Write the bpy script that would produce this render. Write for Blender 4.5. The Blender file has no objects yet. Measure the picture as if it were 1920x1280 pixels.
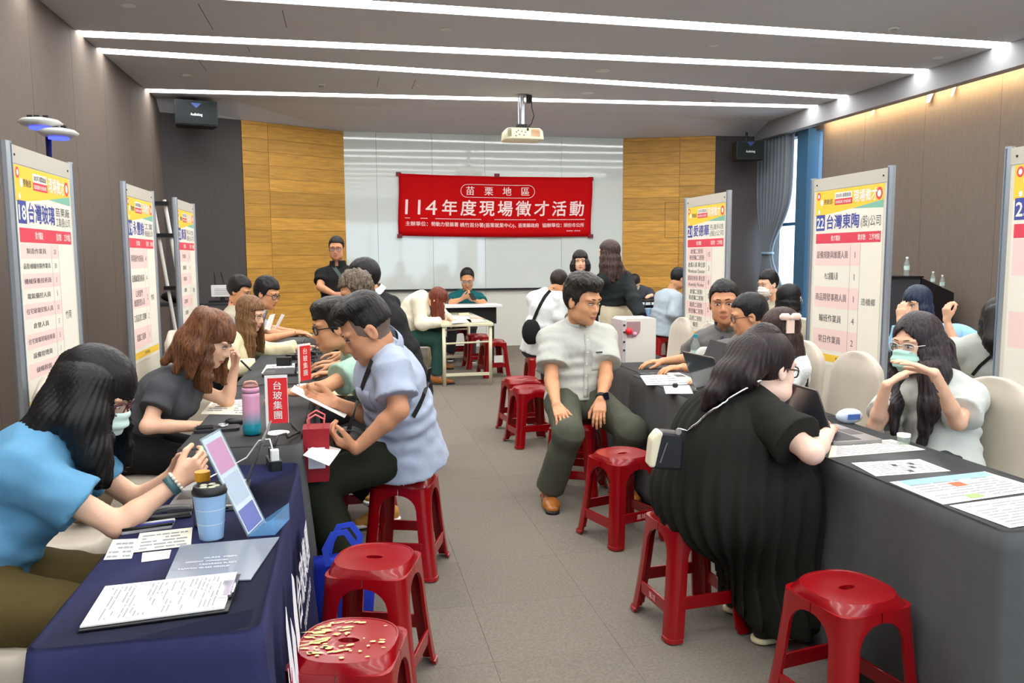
import bpy, math, random
import numpy as np
from mathutils import Vector, Matrix
random.seed(7)
SC = bpy.context.scene
COL = SC.collection
PI = math.pi

# ------------------------------------------------------------------ camera
CAM_H, FPX = 1.5, 1500.0
def _axes(yaw, pitch, roll):
    cy, sy, cp, sp = math.cos(yaw), math.sin(yaw), math.cos(pitch), math.sin(pitch)
    f = Vector((sy*cp, cy*cp, -sp)); r = Vector((cy, -sy, 0)); u = r.cross(f)
    cr, sr = math.cos(roll), math.sin(roll)
    return cr*r + sr*u, -sr*r + cr*u, f
AR, AU, AF = _axes(math.radians(11.62), math.radians(5.99), math.radians(-0.30))
cd = bpy.data.cameras.new('camera'); cam = bpy.data.objects.new('camera', cd); COL.objects.link(cam)
cd.sensor_fit = 'HORIZONTAL'; cd.sensor_width = 36; cd.lens = FPX/1920*36; cd.clip_start = .05; cd.clip_end = 200
cam.matrix_world = Matrix(((AR.x, AU.x, -AF.x, 0), (AR.y, AU.y, -AF.y, 0), (AR.z, AU.z, -AF.z, CAM_H), (0, 0, 0, 1)))
SC.camera = cam

def W(px, py, Y):
    """a point seen at a photo position, standing at room depth Y"""
    d = AF + AR*((px-960)/FPX) + AU*((640-py)/FPX)
    return Vector((0, 0, CAM_H)) + d*(Y/d.y)
def WX(px, py, X):
    d = AF + AR*((px-960)/FPX) + AU*((640-py)/FPX)
    return Vector((0, 0, CAM_H)) + d*(X/d.x)
def WZ(px, py, Z):
    d = AF + AR*((px-960)/FPX) + AU*((640-py)/FPX)
    return Vector((0, 0, CAM_H)) + d*((Z-CAM_H)/d.z)

# ------------------------------------------------------------------ world and view
wd = bpy.data.worlds.new('daylight'); SC.world = wd; wd.use_nodes = True
_bg = wd.node_tree.nodes['Background']; _bg.inputs[0].default_value = (.80, .90, 1, 1); _bg.inputs[1].default_value = 3.2
SC.view_settings.view_transform = 'Standard'; SC.view_settings.look = 'None'
SC.view_settings.gamma = 1; SC.view_settings.use_curve_mapping = False
SC.view_settings.exposure = 0.95
try:
    SC.cycles.use_denoising = True; SC.cycles.max_bounces = 8; SC.cycles.diffuse_bounces = 5
    SC.cycles.transparent_max_bounces = 12; SC.cycles.sample_clamp_indirect = 6; SC.cycles.caustics_reflective = False; SC.cycles.caustics_refractive = False
except Exception: pass
STRIP_L = 8.0      # radiance of the ceiling light strips

# ------------------------------------------------------------------ materials
def lin(c):
    c = [x/255 for x in c[:3]]
    return tuple(x/12.92 if x <= .04045 else ((x+.055)/1.055)**2.4 for x in c) + (1,)
MATS = {}
def mat(name, rgb, rough=.6, metal=0, var=0.0, vs=8, bump=0.0, bs=60, st=(1, 1, 1), spec=.4, coat=0, emit=0, trans=0, alpha=1, rgb2=None, detail=4, rnd=0, sss=0, sheen=0, coords='Object'):
    if name in MATS: return MATS[name]
    m = bpy.data.materials.new(name); m.use_nodes = True; nt = m.node_tree; b = nt.nodes['Principled BSDF']; L = nt.links
    b.inputs['Base Color'].default_value = lin(rgb); b.inputs['Roughness'].default_value = rough; b.inputs['Metallic'].default_value = metal
    b.inputs['Specular IOR Level'].default_value = spec; b.inputs['Coat Weight'].default_value = coat; b.inputs['Alpha'].default_value = alpha
    b.inputs['Transmission Weight'].default_value = trans; b.inputs['Sheen Weight'].default_value = sheen
    if sss: b.inputs['Subsurface Weight'].default_value = sss; b.inputs['Subsurface Radius'].default_value = (.012, .005, .003); b.inputs['Subsurface Scale'].default_value = 1
    if emit: b.inputs['Emission Color'].default_value = lin(rgb); b.inputs['Emission Strength'].default_value = emit
    if var or bump or rnd:
        tc = nt.nodes.new('ShaderNodeTexCoord'); mp = nt.nodes.new('ShaderNodeMapping'); mp.inputs['Scale'].default_value = st
        L.new(tc.outputs[coords], mp.inputs[0])
    last = None
    if var or rnd:
        c1 = lin(rgb); c2 = lin(rgb2) if rgb2 else tuple(max(0, x*(1-var)) for x in c1[:3]) + (1,)
        hi = c1 if rgb2 else tuple(min(1, x*(1+var*.6)) for x in c1[:3]) + (1,)
        n = nt.nodes.new('ShaderNodeTexNoise'); n.inputs['Scale'].default_value = vs; n.inputs['Detail'].default_value = detail
        L.new(mp.outputs[0], n.inputs['Vector'])
        r = nt.nodes.new('ShaderNodeValToRGB'); r.color_ramp.elements[0].position = .32; r.color_ramp.elements[1].position = .68
        r.color_ramp.elements[0].color = c2; r.color_ramp.elements[1].color = hi
        L.new(n.outputs[0], r.inputs[0]); last = r.outputs[0]
        if rnd:
            oi = nt.nodes.new('ShaderNodeObjectInfo'); mr = nt.nodes.new('ShaderNodeMapRange'); mr.inputs[3].default_value = 1-rnd; mr.inputs[4].default_value = 1+rnd*.5
            L.new(oi.outputs['Random'], mr.inputs[0])
            mx = nt.nodes.new('ShaderNodeMix'); mx.data_type = 'RGBA'; mx.blend_type = 'MULTIPLY'; mx.inputs[0].default_value = 1
            L.new(last, mx.inputs[6]); L.new(mr.outputs[0], mx.inputs[7]); last = mx.outputs[2]
            ad = nt.nodes.new('ShaderNodeVectorMath'); ad.operation = 'MULTIPLY_ADD'; ad.inputs[1].default_value = (7, 13, 5)
            L.new(oi.outputs['Random'], ad.inputs[0]); L.new(tc.outputs[coords], ad.inputs[2]); L.new(ad.outputs[0], mp.inputs[0])
        L.new(last, b.inputs['Base Color'])
    if bump:
        n2 = nt.nodes.new('ShaderNodeTexNoise'); n2.inputs['Scale'].default_value = bs; n2.inputs['Detail'].default_value = 3
        L.new(mp.outputs[0], n2.inputs['Vector'])
        bp = nt.nodes.new('ShaderNodeBump'); bp.inputs['Strength'].default_value = bump; bp.inputs['Distance'].default_value = .01
        L.new(n2.outputs[0], bp.inputs['Height']); L.new(bp.outputs[0], b.inputs['Normal'])
    MATS[name] = m
    return m
def emis(name, rgb, s):
    if name in MATS: return MATS[name]
    m = bpy.data.materials.new(name); m.use_nodes = True; nt = m.node_tree; nt.nodes.clear()
    e = nt.nodes.new('ShaderNodeEmission'); o = nt.nodes.new('ShaderNodeOutputMaterial')
    e.inputs[0].default_value = lin(rgb); e.inputs[1].default_value = s; nt.links.new(e.outputs[0], o.inputs[0]); MATS[name] = m
    return m
def glassy(name, rgb, a=.25, rough=.03):
    """thin clear sheet: transparent with a glossy coat"""
    if name in MATS: return MATS[name]
    m = bpy.data.materials.new(name); m.use_nodes = True; nt = m.node_tree; nt.nodes.clear()
    t = nt.nodes.new('ShaderNodeBsdfTransparent'); g = nt.nodes.new('ShaderNodeBsdfPrincipled'); x = nt.nodes.new('ShaderNodeMixShader'); o = nt.nodes.new('ShaderNodeOutputMaterial')
    t.inputs[0].default_value = lin(rgb); g.inputs['Base Color'].default_value = lin(rgb); g.inputs['Roughness'].default_value = rough
    x.inputs[0].default_value = a; nt.links.new(t.outputs[0], x.inputs[1]); nt.links.new(g.outputs[0], x.inputs[2]); nt.links.new(x.outputs[0], o.inputs[0]); MATS[name] = m
    return m

# ------------------------------------------------------------------ objects
def tag(o, label=None, cat=None, group=None, kind=None):
    if label: o['label'] = label
    if cat: o['category'] = cat
    if group: o['group'] = group
    if kind: o['kind'] = kind
    return o
def thing(name, label, cat, loc=(0, 0, 0), rz=0, group=None):
    o = bpy.data.objects.new(name, None); COL.objects.link(o); o.location = loc; o.rotation_euler = (0, 0, rz); o.empty_display_size = .1
    return tag(o, label, cat, group)
def mkobj(name, me, m, parent=None, loc=None, rot=None):
    o = bpy.data.objects.new(name, me); COL.objects.link(o)
    if m is not None and len(me.materials) == 0:
        for x in (m if isinstance(m, (list, tuple)) else [m]): me.materials.append(x)
    if parent is not None: o.parent = parent
    if loc is not None: o.location = loc
    if rot is not None: o.rotation_euler = rot
    return o
def npmesh(name, V, F, smooth=False):
    """mesh from numpy verts and quads"""
    me = bpy.data.meshes.new(name); V = np.asarray(V, dtype=np.float32); F = np.asarray(F, dtype=np.int32)
    me.vertices.add(len(V)); me.vertices.foreach_set('co', V.ravel())
    k = F.shape[1] if len(F) else 4
    me.loops.add(F.size); me.loops.foreach_set('vertex_index', F.ravel())
    me.polygons.add(len(F)); me.polygons.foreach_set('loop_start', np.arange(0, F.size, k, dtype=np.int32)); me.polygons.foreach_set('loop_total', np.full(len(F), k, dtype=np.int32))
    if smooth: me.polygons.foreach_set('use_smooth', np.ones(len(F), dtype=bool))
    me.update(calc_edges=True); me.validate()
    return me
def vec(*a): return Vector(a)

class MB:
    """collects shapes for ONE mesh"""
    def __init__(s): s.v = []; s.f = []; s.mi = []; s.cur = 0
    def add(s, vs, fs):
        n = len(s.v); s.v += [tuple(v) for v in vs]; s.f += [tuple(i+n for i in f) for f in fs]; s.mi += [s.cur]*len(fs); return s
    def box(s, lo, hi, rot=None, about=None):
        (a, b, c), (d, e, f) = lo, hi
        vs = [Vector(p) for p in ((a, b, c), (d, b, c), (d, e, c), (a, e, c), (a, b, f), (d, b, f), (d, e, f), (a, e, f))]
        if rot is not None:
            o = Vector(about) if about is not None else sum(vs, Vector())/8
            vs = [o + rot @ (v-o) for v in vs]
        return s.add(vs, [(0, 3, 2, 1), (4, 5, 6, 7), (0, 1, 5, 4), (1, 2, 6, 5), (2, 3, 7, 6), (3, 0, 4, 7)])
    def rbox(s, lo, hi, r=.01, n=3, axis=2):
        """box with its four edges along axis rounded"""
        lo, hi = Vector(lo), Vector(hi); ax = [i for i in range(3) if i != axis]
        pts = []
        for cx, cy, a0 in ((hi[ax[0]]-r, hi[ax[1]]-r, 0), (lo[ax[0]]+r, hi[ax[1]]-r, PI/2), (lo[ax[0]]+r, lo[ax[1]]+r, PI), (hi[ax[0]]-r, lo[ax[1]]+r, 1.5*PI)):
            for i in range(n+1): t = a0+PI/2*i/n; pts.append((cx+r*math.cos(t), cy+r*math.sin(t)))
        def mk(p, z):
            q = [0, 0, 0]; q[ax[0]], q[ax[1]], q[axis] = p[0], p[1], z; return q
        m = len(pts); vs = [mk(p, lo[axis]) for p in pts] + [mk(p, hi[axis]) for p in pts]
        return s.add(vs, [tuple(range(m))[::-1], tuple(range(m, 2*m))] + [(i, (i+1) % m, m+(i+1) % m, m+i) for i in range(m)])
    def prism(s, poly, z0, z1, axis=2):
        m = len(poly); ax = [i for i in range(3) if i != axis]
        def mk(p, z):
            q = [0, 0, 0]; q[ax[0]], q[ax[1]], q[axis] = p[0], p[1], z; return q
        return s.add([mk(p, z0) for p in poly] + [mk(p, z1) for p in poly], [tuple(range(m))[::-1], tuple(range(m, 2*m))] + [(i, (i+1) % m, m+(i+1) % m, m+i) for i in range(m)])
    def loft(s, rings, cap=True, closed=True):
        m = len(rings[0]); n = len(rings); vs = [p for r in rings for p in r]; fs = []
        for j in range(n-1):
            for i in range(m if closed else m-1): fs.append((j*m+i, j*m+(i+1) % m, (j+1)*m+(i+1) % m, (j+1)*m+i))
        if cap: fs += [tuple(range(m))[::-1], tuple(range((n-1)*m, n*m))]
        return s.add(vs, fs)
    def lathe(s, prof, c=(0, 0, 0), n=16, cap=True):
        return s.loft([[(c[0]+r*math.cos(2*PI*i/n), c[1]+r*math.sin(2*PI*i/n), c[2]+z) for i in range(n)] for r, z in prof], cap)
    def tube(s, pts, r, n=8, cap=True):
        pts = [Vector(p) for p in pts]; rs = r if isinstance(r, (list, tuple)) else [r]*len(pts); rings = []; prev = None
        for i, p in enumerate(pts):
            t = (pts[min(i+1, len(pts)-1)]-pts[max(i-1, 0)]).normalized()
            u = t.cross(Vector((0, 0, 1)) if abs(t.z) < .9 else Vector((1, 0, 0))) if prev is None else prev - t*prev.dot(t)
            u.normalize(); prev = u; w = t.cross(u)
            rings.append([p + rs[i]*(math.cos(2*PI*k/n)*u + math.sin(2*PI*k/n)*w) for k in range(n)])
        return s.loft(rings, cap)
    def grid(s, fn, nu, nv):
        vs = [fn(i/nu, j/nv) for j in range(nv+1) for i in range(nu+1)]
        return s.add(vs, [(j*(nu+1)+i, j*(nu+1)+i+1, (j+1)*(nu+1)+i+1, (j+1)*(nu+1)+i) for j in range(nv) for i in range(nu)])
    def sphere(s, c, r, n=12, sc=(1, 1, 1)):
        h = max(4, n//2); rings = [[(c[0]+r*sc[0]*math.sin(PI*j/h)*math.cos(2*PI*i/n), c[1]+r*sc[1]*math.sin(PI*j/h)*math.sin(2*PI*i/n), c[2]-r*sc[2]*math.cos(PI*j/h)) for i in range(n)] for j in range(1, h)]
        s.loft(rings, True); return s
    def mesh(s, name, smooth=False):
        me = bpy.data.meshes.new(name); me.from_pydata([tuple(v) for v in s.v], [], s.f)
        if any(s.mi): me.polygons.foreach_set('material_index', s.mi)
        if smooth: me.polygons.foreach_set('use_smooth', [True]*len(me.polygons))
        me.update(); return me
    def build(s, name, m, parent=None, smooth=False, loc=None, rot=None, bevel=0, sub=0, thick=0):
        o = mkobj(name, s.mesh(name, smooth), m, parent, loc, rot)
        if thick: md = o.modifiers.new('t', 'SOLIDIFY'); md.thickness = thick; md.offset = 0
        if bevel: md = o.modifiers.new('b', 'BEVEL'); md.width = bevel; md.segments = 2; md.limit_method = 'ANGLE'
        if sub: md = o.modifiers.new('s', 'SUBSURF'); md.levels = sub; md.render_levels = sub
        return o
def copy_tree(o, parent=None):
    c = o.copy(); COL.objects.link(c); c.parent = parent
    for ch in list(o.children): copy_tree(ch, c)
    return c
def solo(o, label, cat, group=None): return tag(o, label, cat, group)

# ------------------------------------------------------------------ lettering (built-in font, as thin mesh)
_TX = {}
def glyphs(body, bold=0.0):
    """flat text mesh at size 1: (verts, faces, x0, x1)"""
    k = (body, bold)
    if k not in _TX:
        cu = bpy.data.curves.new('t', 'FONT'); cu.body = body; cu.resolution_u = 2; cu.offset = bold; cu.fill_mode = 'FRONT'
        o = bpy.data.objects.new('t', cu); COL.objects.link(o); bpy.context.view_layer.update()
        me = bpy.data.meshes.new_from_object(o.evaluated_get(bpy.context.evaluated_depsgraph_get()))
        vs = [(v.co.x, v.co.y) for v in me.vertices]; fs = [tuple(p.vertices) for p in me.polygons]
        bpy.data.objects.remove(o); bpy.data.curves.remove(cu); bpy.data.meshes.remove(me)
        xs = [v[0] for v in vs] or [0]; _TX[k] = (vs, fs, min(xs), max(xs))
    return _TX[k]
def letter(mb, body, cx, cy, size, to, width=None, bold=.012, align='C'):
    """add text centred at (cx, cy) in a 2-D sheet; `to` maps sheet (x, y) to 3-D"""
    vs, fs, x0, x1 = glyphs(body, 0.0)
    sx = size if width is None else width/max(1e-6, x1-x0)
    ox = {'C': (x0+x1)/2, 'L': x0, 'R': x1}[align]
    o_, ex, ey = Vector(to(cx, cy)), Vector(to(cx+.01, cy)), Vector(to(cx, cy+.01)); nv = (ex-o_).cross(ey-o_).normalized()*.00012
    for i, (dx, dy) in enumerate([(0, 0)] if bold < .008 else [(-bold, 0), (bold, 0), (0, bold), (0, -bold)] if bold >= .015 else [(-bold, 0), (bold, 0)]):
        mb.add([Vector(to(cx+(x+dx-ox)*sx, cy+(y+dy-.36)*size))+nv*i for x, y in vs], fs)
# ================================================================== the room
XL, XR, YF, YB, ZC = -2.5, 7.15, -4.2, 13.38, 3.7
M_carpet = mat('carpet', (132, 124, 114), .95, var=.16, vs=90, bump=.6, bs=420, rnd=.05, spec=.1)
M_carpet_b = mat('carpet_base', (92, 86, 80), .95, spec=.1)
M_wall = mat('wall_fabric', (112, 101, 93), .8, var=.10, vs=14, st=(6, 6, .5), bump=.12, bs=160, spec=.25)
M_wall_d = mat('wall_fabric_dark', (84, 79, 79), .8, var=.08, vs=14, st=(5, 5, .6), bump=.1, bs=160, spec=.25)
M_ceil = mat('ceiling_paint', (200, 201, 206), .85, var=.02, vs=3, spec=.2)
M_white = mat('white_paint', (226, 226, 222), .6)
M_seam = mat('seam', (60, 56, 54), .9)
M_wood = mat('oak_veneer', (208, 155, 66), .45, var=.22, vs=3, st=(1.2, 1.2, 12), rnd=.22, bump=.05, bs=40, spec=.35)
M_glassboard = mat('glass_board', (216, 224, 220), .05, spec=.5, coat=.3)
M_black = mat('black_plastic', (22, 22, 24), .45)
M_dark = mat('dark_plastic', (46, 46, 50), .5)
M_strip = emis('strip_diffuser', (252, 251, 248), STRIP_L)
M_cove = emis('cove_diffuser', (255, 222, 168), 42)
M_blueframe = mat('blue_frame', (54, 96, 128), .5)
M_metal = mat('brushed_metal', (190, 194, 200), .35, 1)
M_chrome = mat('chrome', (210, 210, 214), .15, 1)
M_pane = glassy('window_pane', (235, 244, 250), .12)

def struct(o): o['kind'] = 'structure'; return o
# floor: base slab, carpet tiles as pieces
floor = struct(MB().box((XL-.1, YF-.1, -.12), (XR+.1, YB+.2, -.008)).build('floor', M_carpet_b))
T = .5; g = .0006
tile = MB().box((-T/2+g, -T/2+g, -.0075), (T/2-g, T/2-g, 0)).mesh('carpet_tile'); tile.materials.append(M_carpet)
near, rest = [], MB()
for i in range(int((XR-XL)/T)+1):
    for j in range(int((YB-YF)/T)+1):
        x = XL+T*(i+.5); y = YF+T*(j+.5)
        if x-T/2 > XR or y-T/2 > YB: continue
        vis = (y > 1.2 and -.7 < x < 2.9) or (y > 7.5 and -1.2 < x < 5.2)
        if vis and len(near) < 298: near.append((x, y, (i+j) % 2))
        else: rest.box((x-T/2+g, y-T/2+g, -.0075), (x+T/2-g, y+T/2-g, 0))
for x, y, q in near: mkobj('carpet_tile', tile, None, floor, (x, y, 0), (0, 0, PI/2*q))
tag(rest.build('carpet_tiles', M_carpet, floor), kind='stuff')

# left wall: slab and its fabric panels
wl = struct(MB().box((XL-.2, YF-.2, 0), (XL-.03, 12.35, 3.95)).build('wall_left', M_seam))
pw = 1.05
for k in range(-10, 6):
    a, b = 6.40+k*pw, 6.40+(k+1)*pw
    a = max(a, YF); b = min(b, 12.2)
    if b-a > .05: MB().box((XL-.03, a+.003, .1), (XL, b-.003, 3.84)).build('wall_panel', M_wall, wl)
struct(MB().box((XL-.03, YF, 0), (XL+.012, 12.2, .1)).build('baseboard_left', mat('skirting', (70, 64, 62), .6)))
# right wall with cove above, window beyond y=11.2
wr = struct(MB().box((XR+.03, YF-.2, 0), (XR+.2, 11.19, 3.95)).build('wall_right', M_seam))
for k in range(13):
    a, b = YF+k*1.2, min(YF+(k+1)*1.2, 11.19)
    if b-a > .05: MB().box((XR, a+.002, .1), (XR+.03, b-.002, 3.84)).build('wall_panel', M_wall, wr)
struct(MB().box((XR-.012, YF, 0), (XR+.03, 11.19, .1)).build('baseboard_right', MATS['skirting']))
struct(MB().box((XR+.02, 11.19, 0), (XR+.2, 12.8, .3)).box((XR+.02, 11.19, 3.42), (XR+.2, 12.8, 3.95)).box((XR+.02, 12.72, .3), (XR+.2, 12.8, 3.42)).build('wall_right_window_surround', M_wall_d))
w1 = struct(MB().box((XR+.02, 11.19, .3), (XR+.14, 11.24, 3.42)).box((XR-.12, 11.42, .02), (XR+.14, 11.72, 3.46)).box((XR+.04, 11.72, 2.0), (XR+.1, 12.72, 2.05)).box((XR+.02, 11.2, .3), (XR+.14, 12.72, .36)).build('window_1', M_blueframe))
for a, b in ((11.24, 11.42), (11.72, 12.72)): MB().box((XR+.07, a, .36), (XR+.078, b, 3.42)).build('pane', M_pane, w1)

# back wall: a shallow stage niche of five faces
def face_wall(name, p, q, z0, z1, m, th=.12):
    p, q = Vector((*p, 0)), Vector((*q, 0)); d = (q-p).normalized(); n = Vector((-d.y, d.x, 0))
    mb = MB(); mb.prism([(p.x, p.y), (q.x, q.y), ((q+n*th).x, (q+n*th).y), ((p+n*th).x, (p+n*th).y)], z0, z1)
    return struct(mb.build(name, m))
P0, P1, P2, P3, P4, P5 = (-2.55, 12.2), (-1.46, 12.52), (0.0, 13.36), (4.72, 13.36), (6.16, 12.8), (7.3, 12.76)
face_wall('wall_back_left', P0, P1, 0, 3.85, M_wall_d)
face_wall('wall_back_right', P4, P5, 0, 3.85, M_wall_d)
for nm, A, B, split in (('wall_back_wood_left', P1, P2, .24), ('wall_back_wood_right', P3, P4, .62)):
    ww = face_wall(nm, A, B, 0, 3.85, M_seam)
    A, B = Vector((*A, 0)), Vector((*B, 0)); L = (B-A).length; ang = math.atan2(B.y-A.y, B.x-A.x); n = int(3.5/.192)
    for c0, c1 in ((0, split), (split, 1)):
        for r in range(n+1):
            h0, h1 = .012+r*.192, min(.012+(r+1)*.192, 3.52)
            o = MB().box((c0*L+.002, -.018, h0+.0015), (c1*L-.002, 0, h1-.0015)).build('plank', M_wood, ww, bevel=.0015)
            o.location = A; o.rotation_euler = (0, 0, ang)
    if nm.endswith('right'):
        o = MB().box((.72, -.021, 1.82), (1.14, -.0185, 1.826)).box((.72, -.021, 2.42), (1.14, -.0185, 2.426)).box((.72, -.021, 1.82), (.726, -.0185, 2.42)).box((1.134, -.021, 1.82), (1.14, -.0185, 2.42)).build('access_hatch_outline', M_seam, ww); o.location = A; o.rotation_euler = (0, 0, ang)
wb = struct(MB().box((P2[0]-.02, 13.40, 0), (P3[0]+.02, 13.6, 3.85)).build('wall_back_centre', M_seam))
edges = [0.0, .52, 1.42, 2.3, 3.62, 4.72]
for a, b in zip(edges, edges[1:]):
    MB().box((a+.002, 13.355, .985), (b-.002, 13.40, 3.53)).build('glass_panel', M_glassboard, wb)
    MB().box((a+.002, 13.36, .0), (b-.002, 13.40, .955)).build('lower_panel', mat('gloss_white', (222, 222, 214), .25, spec=.45), wb)
MB().box((0, 13.30, .955), (3.2, 13.40, .985)).build('marker_ledge', M_black, wb)
# rear wall, behind the camera, with the tall windows that the glass board mirrors
struct(MB().box((XL-.2, YF-.2, 0), (-.2, YF, 3.95)).box((5.4, YF-.2, 0), (XR+.2, YF, 3.95)).box((-.2, YF-.2, 0), (5.4, YF, .4)).box((-.2, YF-.2, 2.9), (5.4, YF, 3.95)).build('wall_rear', M_wall_d))
w2 = struct(MB().box((-.2, YF-.15, .4), (-.12, YF-.05, 2.9)).box((5.32, YF-.15, .4), (5.4, YF-.05, 2.9)).box((-.2, YF-.15, .4), (5.4, YF-.05, .47)).box((-.2, YF-.15, 2.83), (5.4, YF-.05, 2.9)).build('window_2', M_blueframe))
for k in range(1, 5): MB().box((-.2+k*1.12-.035, YF-.14, .47), (-.2+k*1.12+.035, YF-.06, 2.83)).build('mullion', M_blueframe, w2)
for k in range(5): MB().box((-.2+k*1.12+.03, YF-.105, .47), (-.2+(k+1)*1.12-.03, YF-.097, 2.83)).build('pane', M_pane, w2)

# ceiling: white boards between slanted light slots
CX0, CX1 = XL, 6.92
lines = [(12.02, 12.28), (11.52, 11.0), (9.45, 10.28), (8.79, 8.71), (7.29, 7.51), (6.35, 5.9), (4.9, 5.4), (4.0, 3.5), (2.4, 2.9), (1.4, .9), (-.4, .2), (-1.6, -2.1), (-3.2, -2.8)]
HW = .12
ceil = struct(MB().box((XL-.2, YF-.2, 3.86), (XR+.2, YB+.2, 3.98)).build('ceiling', M_ceil))
for k in range(len(lines)):
    hi = lines[k]; lo = lines[k+1] if k+1 < len(lines) else (YF, YF)
    a = (hi[0]-(HW if k else 0), hi[1]-(HW if k else 0)); b = (lo[0]+HW, lo[1]+HW) if k+1 < len(lines) else lo
    MB().prism([(CX0, b[0]), (CX1, b[1]), (CX1, a[1]), (CX0, a[0])], ZC, ZC+.1).build('ceiling_board', M_ceil, ceil)
for k, (a, b) in enumerate(lines[1:]):
    where = ['nearest the back wall', 'second from the back wall', 'third from the back wall', 'fourth from the back wall, running off the top edge'][k] if k < 4 else 'number %d from the back wall, above the camera' % (k+1)
    o = MB().prism([(CX0+.01, a-HW+.004), (CX1, b-HW+.004), (CX1, b+HW-.004), (CX0+.01, a+HW-.004)], ZC+.008, ZC+.05).build('ceiling_light_strip', M_strip)
    tag(o, 'long white ceiling light strip, ' + where, 'ceiling light', 'slanted ceiling light strips')
# sloping soffit over the niche
mb = MB(); rear = [(-2.5, 12.25), P1, P2, P3, P4, (7.0, 12.8)]; fr = [(x, 12.02+.26*(x-CX0)/(CX1-CX0)) for x, _ in rear]
for i in range(len(rear)-1):
    q = [(*fr[i], ZC), (*fr[i+1], ZC), (*rear[i+1], 3.52), (*rear[i], 3.52)]
    mb.add(q + [(x, y, z+.1) for x, y, z in q], [(0, 1, 2, 3), (7, 6, 5, 4), (0, 4, 5, 1), (2, 6, 7, 3)])
struct(mb.build('ceiling_soffit', M_ceil))
# fascia and cove along the right wall
struct(MB().box((6.84, YF, 3.44), (6.90, 12.75, 3.70)).box((6.90, YF, 3.44), (6.98, 12.75, 3.50)).build('trim_1', mat('fascia_paint', (150, 150, 154), .8)))
struct(MB().box((6.90, YF, 3.78), (XR+.1, 12.8, 3.86)).build('ceiling_cove_top', M_ceil))
tag(MB().box((6.981, YF+.1, 3.455), (6.988, 11.1, 3.495)).build('cove_light_strip', M_cove), 'warm cove light strip hidden above the right wall', 'cove light')

# torn wallpaper hanging by the cove
for px, py, wv in ((1745, 180, .16), (1640, 205, .07), (1790, 168, .08)):
    c = WX(px, py, XR-.02)
    o = MB().grid(lambda u, v: (XR-.008-.05*v*v, c.y+wv*(u-.5)*(1-.6*v), c.z+.16-.24*v), 4, 5).build('peeling_wallpaper', mat('paper_peel', (206, 190, 160), .8), thick=.003)
    tag(o, 'curl of torn wallpaper under the right cove, ' + {1745: 'the largest one', 1640: 'the one nearest the window', 1790: 'the one nearest the camera'}[px], 'wallpaper scrap')

# small ceiling fittings
def sprinkler(x, y, label):
    t = thing('smoke_detector', label, 'detector', (x, y, ZC))
    MB().lathe([(.055, 0), (.055, -.012), (.05, -.02)]).build('base', M_white, t, True); MB().lathe([(.03, -.02), (.034, -.035), (.02, -.045)]).build('sensor', mat('detector_grey', (170, 168, 165), .5), t, True)
sprinkler(-.254, 10.72, 'white ceiling smoke detector left of the projector'); sprinkler(5.27, 7.13, 'white ceiling smoke detector near the right end of the nearest light strip'); sprinkler(5.1, 10.7, 'white ceiling smoke detector right of the projector')
def downlight(x, y, r, label, dark=True):
    t = thing('recessed_spot', label, 'downlight', (x, y, ZC))
    MB().lathe([(r, 0), (r, -.006), (r*.8, -.008), (r*.78, -.003)]).build('rim', M_white, t, True); MB().lathe([(r*.78, -.0025), (r*.4, -.0015)]).build('opening', M_black if dark else M_metal, t)
for i, (x, y, r, d) in enumerate([(-1.8, 7.76, .06, 0), (-1.82, 10.46, .06, 1), (1.0, 7.98, .05, 1), (.955, 10.57, .035, 1), (3.04, 9.35, .1, 0), (3.23, 10.63, .1, 1), (3.7, 10.59, .04, 1), (3.83, 8.06, .05, 1), (6.55, 8.08, .06, 1), (6.39, 10.52, .05, 1)]):
    downlight(x, y, r, ['pale round ceiling spot at the top left corner', 'round ceiling spot left of the smoke detector above the left wall speaker', 'dark oval ceiling opening in the middle of the nearest ceiling board', 'small ceiling hole above the red banner left end', 'flat white ceiling disc right of the projector between two strips', 'grey round ceiling speaker right of the projector', 'small dark ceiling hole beside the grey ceiling speaker', 'small dark ceiling hole right of centre in the nearest board', 'dark ceiling spot close to the right fascia', 'dark ceiling spot by the far end of the fascia'][i], d)
sj = MB()
for x, y0, y1 in ((-.5, 7.65, 8.2), (-.95, 9.0, 9.2), (.45, 10.2, 10.8), (.9, 10.25, 10.8), (-1.55, 9.7, 10.2), (-1.2, 7.6, 8.4)): sj.box((x-.003, y0, ZC-.0008), (x+.003, y1, ZC+.001))
tag(sj.build('board_joints', M_seam, ceil), kind='stuff')

# curtain at the window, gathered by a tie
def curtain():
    t = thing('curtain', 'grey-blue window curtain gathered by a tie beside the right speaker', 'curtain', (6.98, 12.3, 0))
    def fn(u, v):
        z = 3.44-3.4*v; tie = math.exp(-((z-1.55)/.55)**2); half = .50*(1-.74*tie)
        cy = 12.30+.16*tie; y = cy+(u-.5)*2*half
        return (6.98+.06*math.sin(u*2*PI*9)*(1-.5*tie)-12.3*0-6.98, y-12.3, z)
    MB().grid(fn, 120, 40).build('cloth', mat('curtain_cloth', (112, 120, 130), .8, sheen=.3), t, True, thick=.004)
    MB().tube([(.06*math.cos(a), .16+.15*math.sin(a), 1.55) for a in [2*PI*i/16 for i in range(17)]], .022, 6).build('tie', mat('curtain_tie', (150, 176, 196), .7), t, True)
    MB().tube([(0, -.6, 3.43), (0, .46, 3.43)], .015).build('rail', M_metal, t)
curtain()
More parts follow.
